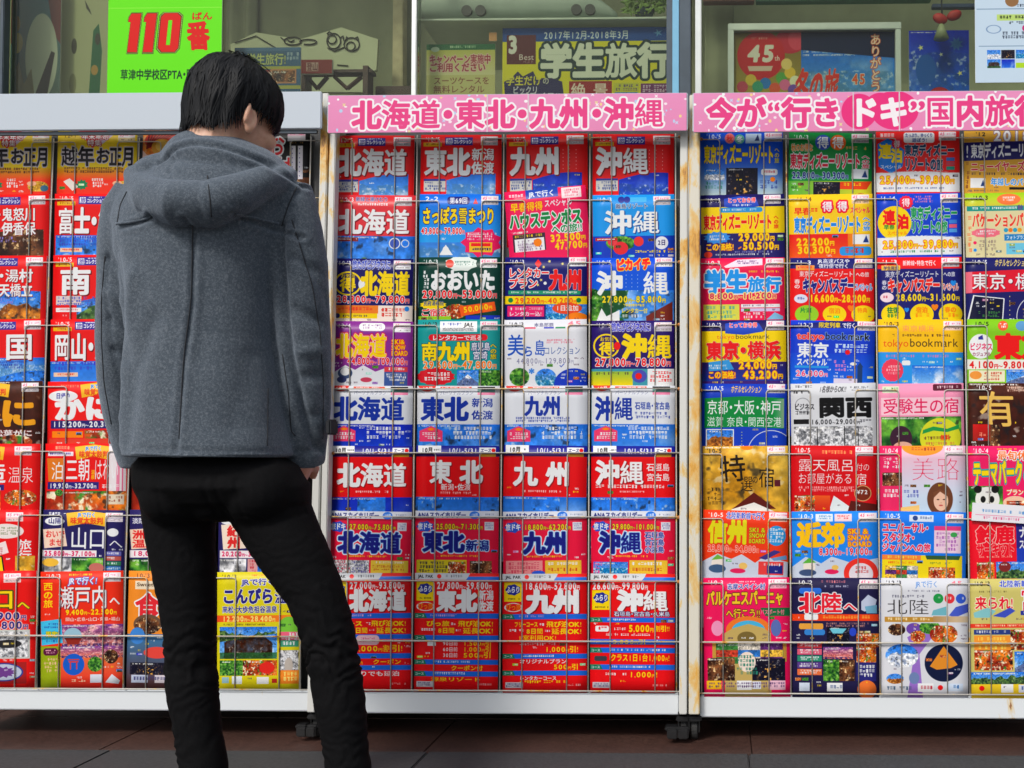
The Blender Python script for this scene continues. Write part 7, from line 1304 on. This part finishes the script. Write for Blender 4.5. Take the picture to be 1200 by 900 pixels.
for k in range(5200):
    az = random.uniform(-180, 180); T = tmax(az); tier = random.random(); p0 = T * (.02 + .72 * tier); p1 = min(T * 1.02, p0 + random.uniform(.5, 1.0)) if tier < .6 else T * random.uniform(.93, 1.12 if abs(az) < 120 else 1.04)
    lock(az, p0, p1, random.uniform(.0008, .0026), random.uniform(-.002, .003), random.uniform(-.001, .005) if tier < .6 else random.uniform(-.004, .006), random.uniform(-16, 16))
for k in range(130): lock(random.uniform(-180, 180), .05, random.uniform(.25, .8), .0010, .002, random.uniform(.006, .016), random.uniform(-60, 60))
obj('locks', bm, m_hair, hair, True)['kind'] = 'stuff'
# --- trousers
bm = bmesh.new()
for k, L in LEG.items():
    pts = []; rad = []
    for y_, a_, b_ in L: pts.append(P((a_ + b_) / 2, y_, YM + .01)); rad.append((P(b_, y_, YM).x - P(a_, y_, YM).x) / 2)
    sl = [1 / math.sqrt(1 + ((pts[min(i + 1, len(pts) - 1)].x - pts[max(i - 1, 0)].x) / (pts[min(i + 1, len(pts) - 1)].z - pts[max(i - 1, 0)].z)) ** 2) for i in range(len(pts))]; tube(bm, pts, [v * .92 * q_ for v, q_ in zip(rad, sl)], 28)
for px_ in (212, 307): ellipsoid(bm, P(px_, 576, YM - .018), (.070, .080, .070), None, 24, 16)
ellipsoid(bm, P(260, 596, YM), (.05, .07, .026), None, 20, 12)
loft(bm, [(P((a_ + b_) / 2, y_, YM), (P(b_, y_, YM).x - P(a_, y_, YM).x) / 2, rf, rn) for y_, a_, b_, rf, rn in ((598, 185, 352, .055, .055), (588, 166, 364, .09, .09), (570, 158, 364, .105, .112), (545, 156, 350, .105, .105), (531, 170, 325, .09, .085))], 40, 2.2)
jeans = baked('trousers', bm, m_jean, man, .0042, 5, .5)
co, no = verts_of(jeans); x, z = co[:, 0], co[:, 2]
def zpy(py): return P(260, py, YM).z
amp = .0026 * np.exp(-((z - zpy(768)) / .060) ** 2) + .0006 * np.exp(-((z - zpy(875)) / .06) ** 2) + .0007
wv = np.sin((z + .25 * (fbm(x * 14 + 9, z * 9 + 5, 2) - .5) + .10 * np.abs(x - x.mean())) * 210) * (.35 + fbm(x * 20 + 7, z * 12 + 3, 1))
wv2 = (fbm(x * 9 + 20, z * 16 + 20, 4) - .5) * .9
hipf = np.clip((z - zpy(640)) / .05, 0, 1); co = co + no * ((amp * wv * (1 - .8 * hipf)) + wv2 * .006)[:, None]
for pl in ([(254, 560), (256, 612)], [(183, 560), (186, 606), (214, 618), (240, 606), (242, 562)], [(276, 562), (278, 606), (304, 618), (334, 604), (336, 560)]):
    dd = segd(x, z, toxz(pl, YM - .1)); co = co - no * (.0022 * np.exp(-(dd / .004) ** 2) * (no[:, 1] < -.2))[:, None]
put(jeans, co)
# --- shoes
for k, L in LEG.items():
    y_, a_, b_ = L[-1]; q = P((a_ + b_) / 2, y_, YM + .02); bm = bmesh.new(); ax = .10 if k == 'r' else -.02
    for f_, w_, h_ in ((-.05, .033, .05), (-.01, .036, .055), (.05, .040, .040), (.11, .042, .030), (.16, .036, .024)): ellipsoid(bm, (q.x + ax * f_, q.y + f_, .018 + h_ * .6), (w_, .05, h_ * .75), None, 18, 12)
    tube(bm, [(q.x, q.y - .01, .05), (q.x, q.y - .01, .13)], [.042, .044], 18)
    sh_ = baked('shoe', bm, mat('black_leather', (.012, .012, .012), .4, 0, .2, 50), man, .005, 3); c2, n2_ = verts_of(sh_); c2[:, 2] = np.maximum(c2[:, 2], .012); put(sh_, c2)
    bm = bmesh.new(); loft(bm, [((q.x + ax * .05, q.y + .055, z_), .044, .135, .115) for z_ in (.0005, .004, .016, .02)], 28); obj('sole', bm, M['rubber'], sh_, True)
# --- coat
bm = bmesh.new()
TOR = ((204, 196, 318, .07, .08), (213, 172, 336, .085, .095), (224, 154, 350, .10, .11), (240, 142, 356, .11, .12), (265, 136, 350, .118, .13), (300, 139, 338, .12, .133), (350, 148, 332, .12, .130), (400, 153, 331, .12, .126), (450, 153, 336, .125, .128), (500, 152, 341, .13, .133), (530, 151.5, 346, .133, .138), (535, 151.5, 346.5, .134, .139))
loft(bm, [(P((a_ + b_) / 2, y_, YM), (P(b_, y_, YM).x - P(a_, y_, YM).x) / 2, rf, rn) for y_, a_, b_, rf, rn in TOR][::-1], 48, 2.35)
SLV = {-1: [(231, 166, .054, 0), (248, 154, .056, 0), (280, 151, .058, .004), (320, 149, .056, .01), (360, 147, .054, .018), (400, 145, .053, .028), (440, 146, .051, .042), (480, 151, .049, .058), (515, 159, .046, .076), (541, 166, .044, .092)],
        1: [(224, 334, .054, 0), (243, 340, .054, 0), (275, 345, .058, .004), (310, 351, .058, .01), (350, 353, .056, .018), (400, 355, .055, .028), (440, 357, .053, .04), (480, 358, .050, .056), (515, 356, .047, .072), (541, 355, .044, .086)]}
for s_, L in SLV.items(): tube(bm, [P(x_, y_, YM + dy) for y_, x_, r_, dy in L], [r_ * .93 for y_, x_, r_, dy in L], 28)
# collar stand and hood
NKX = 264
ellipsoid(bm, P(262, 196, YM - .015), (.112, .088, .058), Matrix.Rotation(R(7), 3, 'Y'), 28, 18)
ellipsoid(bm, P(240, 184, YM - .030), (.072, .06, .050), Matrix.Rotation(R(-4), 3, 'Y'), 24, 16)
ellipsoid(bm, P(300, 200, YM - .005), (.068, .07, .046), Matrix.Rotation(R(24), 3, 'Y'), 24, 16)
ellipsoid(bm, P(246, 218, YM - .040), (.120, .070, .055), None, 28, 18)
ellipsoid(bm, P(188, 206, YM - .02), (.058, .06, .034), Matrix.Rotation(R(-28), 3, 'Y'), 24, 16)
roll = [(157, 204, .019, .0), (165, 218, .028, -.06), (180, 232, .036, -.115), (210, 239, .042, -.14), (245, 240, .043, -.130), (280, 227, .036, -.115), (308, 214, .029, -.080), (328, 212, .026, -.035), (338, 205, .018, .02)]
tube(bm, [P(x_, y_, YM + dy) for x_, y_, r_, dy in roll], [r_ for _, _, r_, _ in roll], 22)
bmesh.ops.recalc_face_normals(bm, faces=bm.faces)
coat = baked('coat', bm, m_wool, man, .0042, 5, .5)
co, no = verts_of(coat); x, z = co[:, 0].copy(), co[:, 2].copy(); back = np.clip(-no[:, 1] * 2, 0, 1)
def Xp(px): return P(px, 400, YM - .1).x
disp = (fbm(x * 6 + 30, z * 4 + 30, 3) - .47) * .009 + (fbm(x * 22 + 11, z * 9 + 4, 6) - .47) * .0018
inT = (x > Xp(150)) & (x < Xp(336))
# long soft folds in the back and creases round the elbows
for pl, w_, d_ in (([(178, 330), (160, 420), (156, 520)], .016, .007), ([(205, 380), (180, 440), (168, 520)], .018, -.005), ([(310, 290), (318, 400), (322, 470)], .018, .005), ([(150, 300), (158, 350), (166, 420)], .014, -.006), ([(250, 275), (262, 340), (256, 420)], .03, -.005), ([(300, 420), (290, 500)], .02, -.004),
                   ([(118, 300), (140, 318)], .009, -.005), ([(116, 372), (142, 392)], .010, -.006), ([(118, 408), (146, 424)], .010, -.006), ([(116, 340), (140, 352)], .012, .005), ([(124, 468), (148, 452)], .011, -.006), ([(134, 500), (150, 490)], .01, .005),
                   ([(340, 300), (372, 318)], .010, -.005), ([(336, 360), (380, 380)], .012, -.006), ([(338, 410), (384, 400)], .011, .005), ([(340, 440), (384, 432)], .011, -.006), ([(346, 486), (386, 470)], .011, -.005), ([(350, 512), (384, 506)], .010, .005)):
    disp = disp + d_ * np.exp(-(segd(x, z, toxz(pl, YM - .06)) / w_) ** 2) * back
seams = {'back': [(226, 264), (224, 350), (215, 420), (209, 530)], 'yoke_l': [(136, 264), (150, 263), (166, 260), (180, 255)], 'yoke_r': [(276, 253), (290, 256), (300, 258), (312, 261), (329, 265)], 'arm_l': [(137, 264), (141, 240), (150, 222)], 'arm_r': [(330, 265), (338, 240), (349, 216)],
 'slv_r': [(342, 258), (352, 290), (366, 335), (375, 390), (379, 450), (378, 525)], 'slv_l': [(123, 300), (119, 350), (119, 400), (122, 450), (132, 505)], 'crs_l': [(136, 264), (141, 300), (150, 345), (154, 400), (153, 470), (152, 530)], 'crs_r': [(330, 265), (327, 300), (328, 360), (332, 420), (340, 480), (345, 525)], 'side': [(314, 455), (313, 534)], 'vent': [(331, 415), (338, 460), (341, 505), (347, 512)],
 'hood_mid': [(243, 206), (246, 232), (248, 258)], 'collar': [(183, 190), (205, 174), (230, 170), (262, 173), (300, 184), (338, 206)], 'hood_l': [(205, 175), (204, 205)], 'hem': [(154, 525), (250, 529), (345, 529)]}
DEP = {'collar': .006, 'crs_l': .012, 'crs_r': .013, 'back': .0032, 'yoke_l': .0045, 'yoke_r': .0045}
for k, pl in seams.items():
    Ys = YM - (.13 if k in ('back', 'yoke_l', 'yoke_r', 'side', 'hood_mid', 'hem', 'vent') else .05 if k.startswith('s') or k.startswith('arm') or k.startswith('crs') else .09)
    d = segd(x, z, toxz(pl, Ys)); disp = disp - DEP.get(k, .0026) * np.exp(-(d / (.0075 if k.startswith('crs') else .0045)) ** 2) * (no[:, 1] < -.05)
    if k.startswith('yoke') or k == 'back' or k == 'collar': disp = disp + .0022 * np.exp(-((d - .009) / .005) ** 2) * (no[:, 1] < -.05) * back
co = co + no * disp[:, None]
put(coat, co)
# flap of the yoke stands proud of the back
dgc = BVHTree.FromPolygons([v.co.copy() for v in coat.data.vertices], [tuple(p.vertices) for p in coat.data.polygons])
def on_coat(px, py):
    a_ = P(px, py, -2.0); d_ = (P(px, py, 0) - a_).normalized(); h_, n_, i_, _ = dgc.ray_cast(a_, d_); return h_, n_
def seam_tube(name, pl, r_, off, m, dense=14):
    pts = []
    for (x1, y1), (x2, y2) in zip(pl, pl[1:]):
        for q in range(dense):
            h_, n_ = on_coat(x1 + (x2 - x1) * q / dense, y1 + (y2 - y1) * q / dense)
            if h_ is not None: pts.append(h_ + n_ * off)
    pts = pts[::2]; pts = [pts[0]] + [(pts[i - 1] + pts[i] * 2 + pts[i + 1]) / 4 for i in range(1, len(pts) - 1)] + [pts[-1]]
    bm = bmesh.new(); tube(bm, pts, r_, 6); o = obj(name, bm, m, coat, True); return o
for k in ('back', 'slv_l', 'slv_r', 'side', 'vent', 'hood_mid', 'arm_l', 'arm_r'): seam_tube('seam', seams[k], .0011, .0002, m_seam)
for k in ('yoke_l', 'yoke_r'): seam_tube('yoke_edge', [(x_, y_ - 2.0) for x_, y_ in seams[k]], .0026, -.0004, m_wool)
seam_tube('hem_edge', [(154, 531), (200, 533.5), (250, 534.5), (300, 535), (345, 535)], .0026, -.0008, m_wool)
h_, n_ = on_coat(385, 498); 
bm = bmesh.new(); q = P(389.5, 500, YM + .05); box(bm, q.x - .006, q.x + .004, q.z * 0 + q.y - .02, q.y + .02, q.z - .016, q.z + .014, .003); obj('cuff_strap', bm, m_seam, coat)
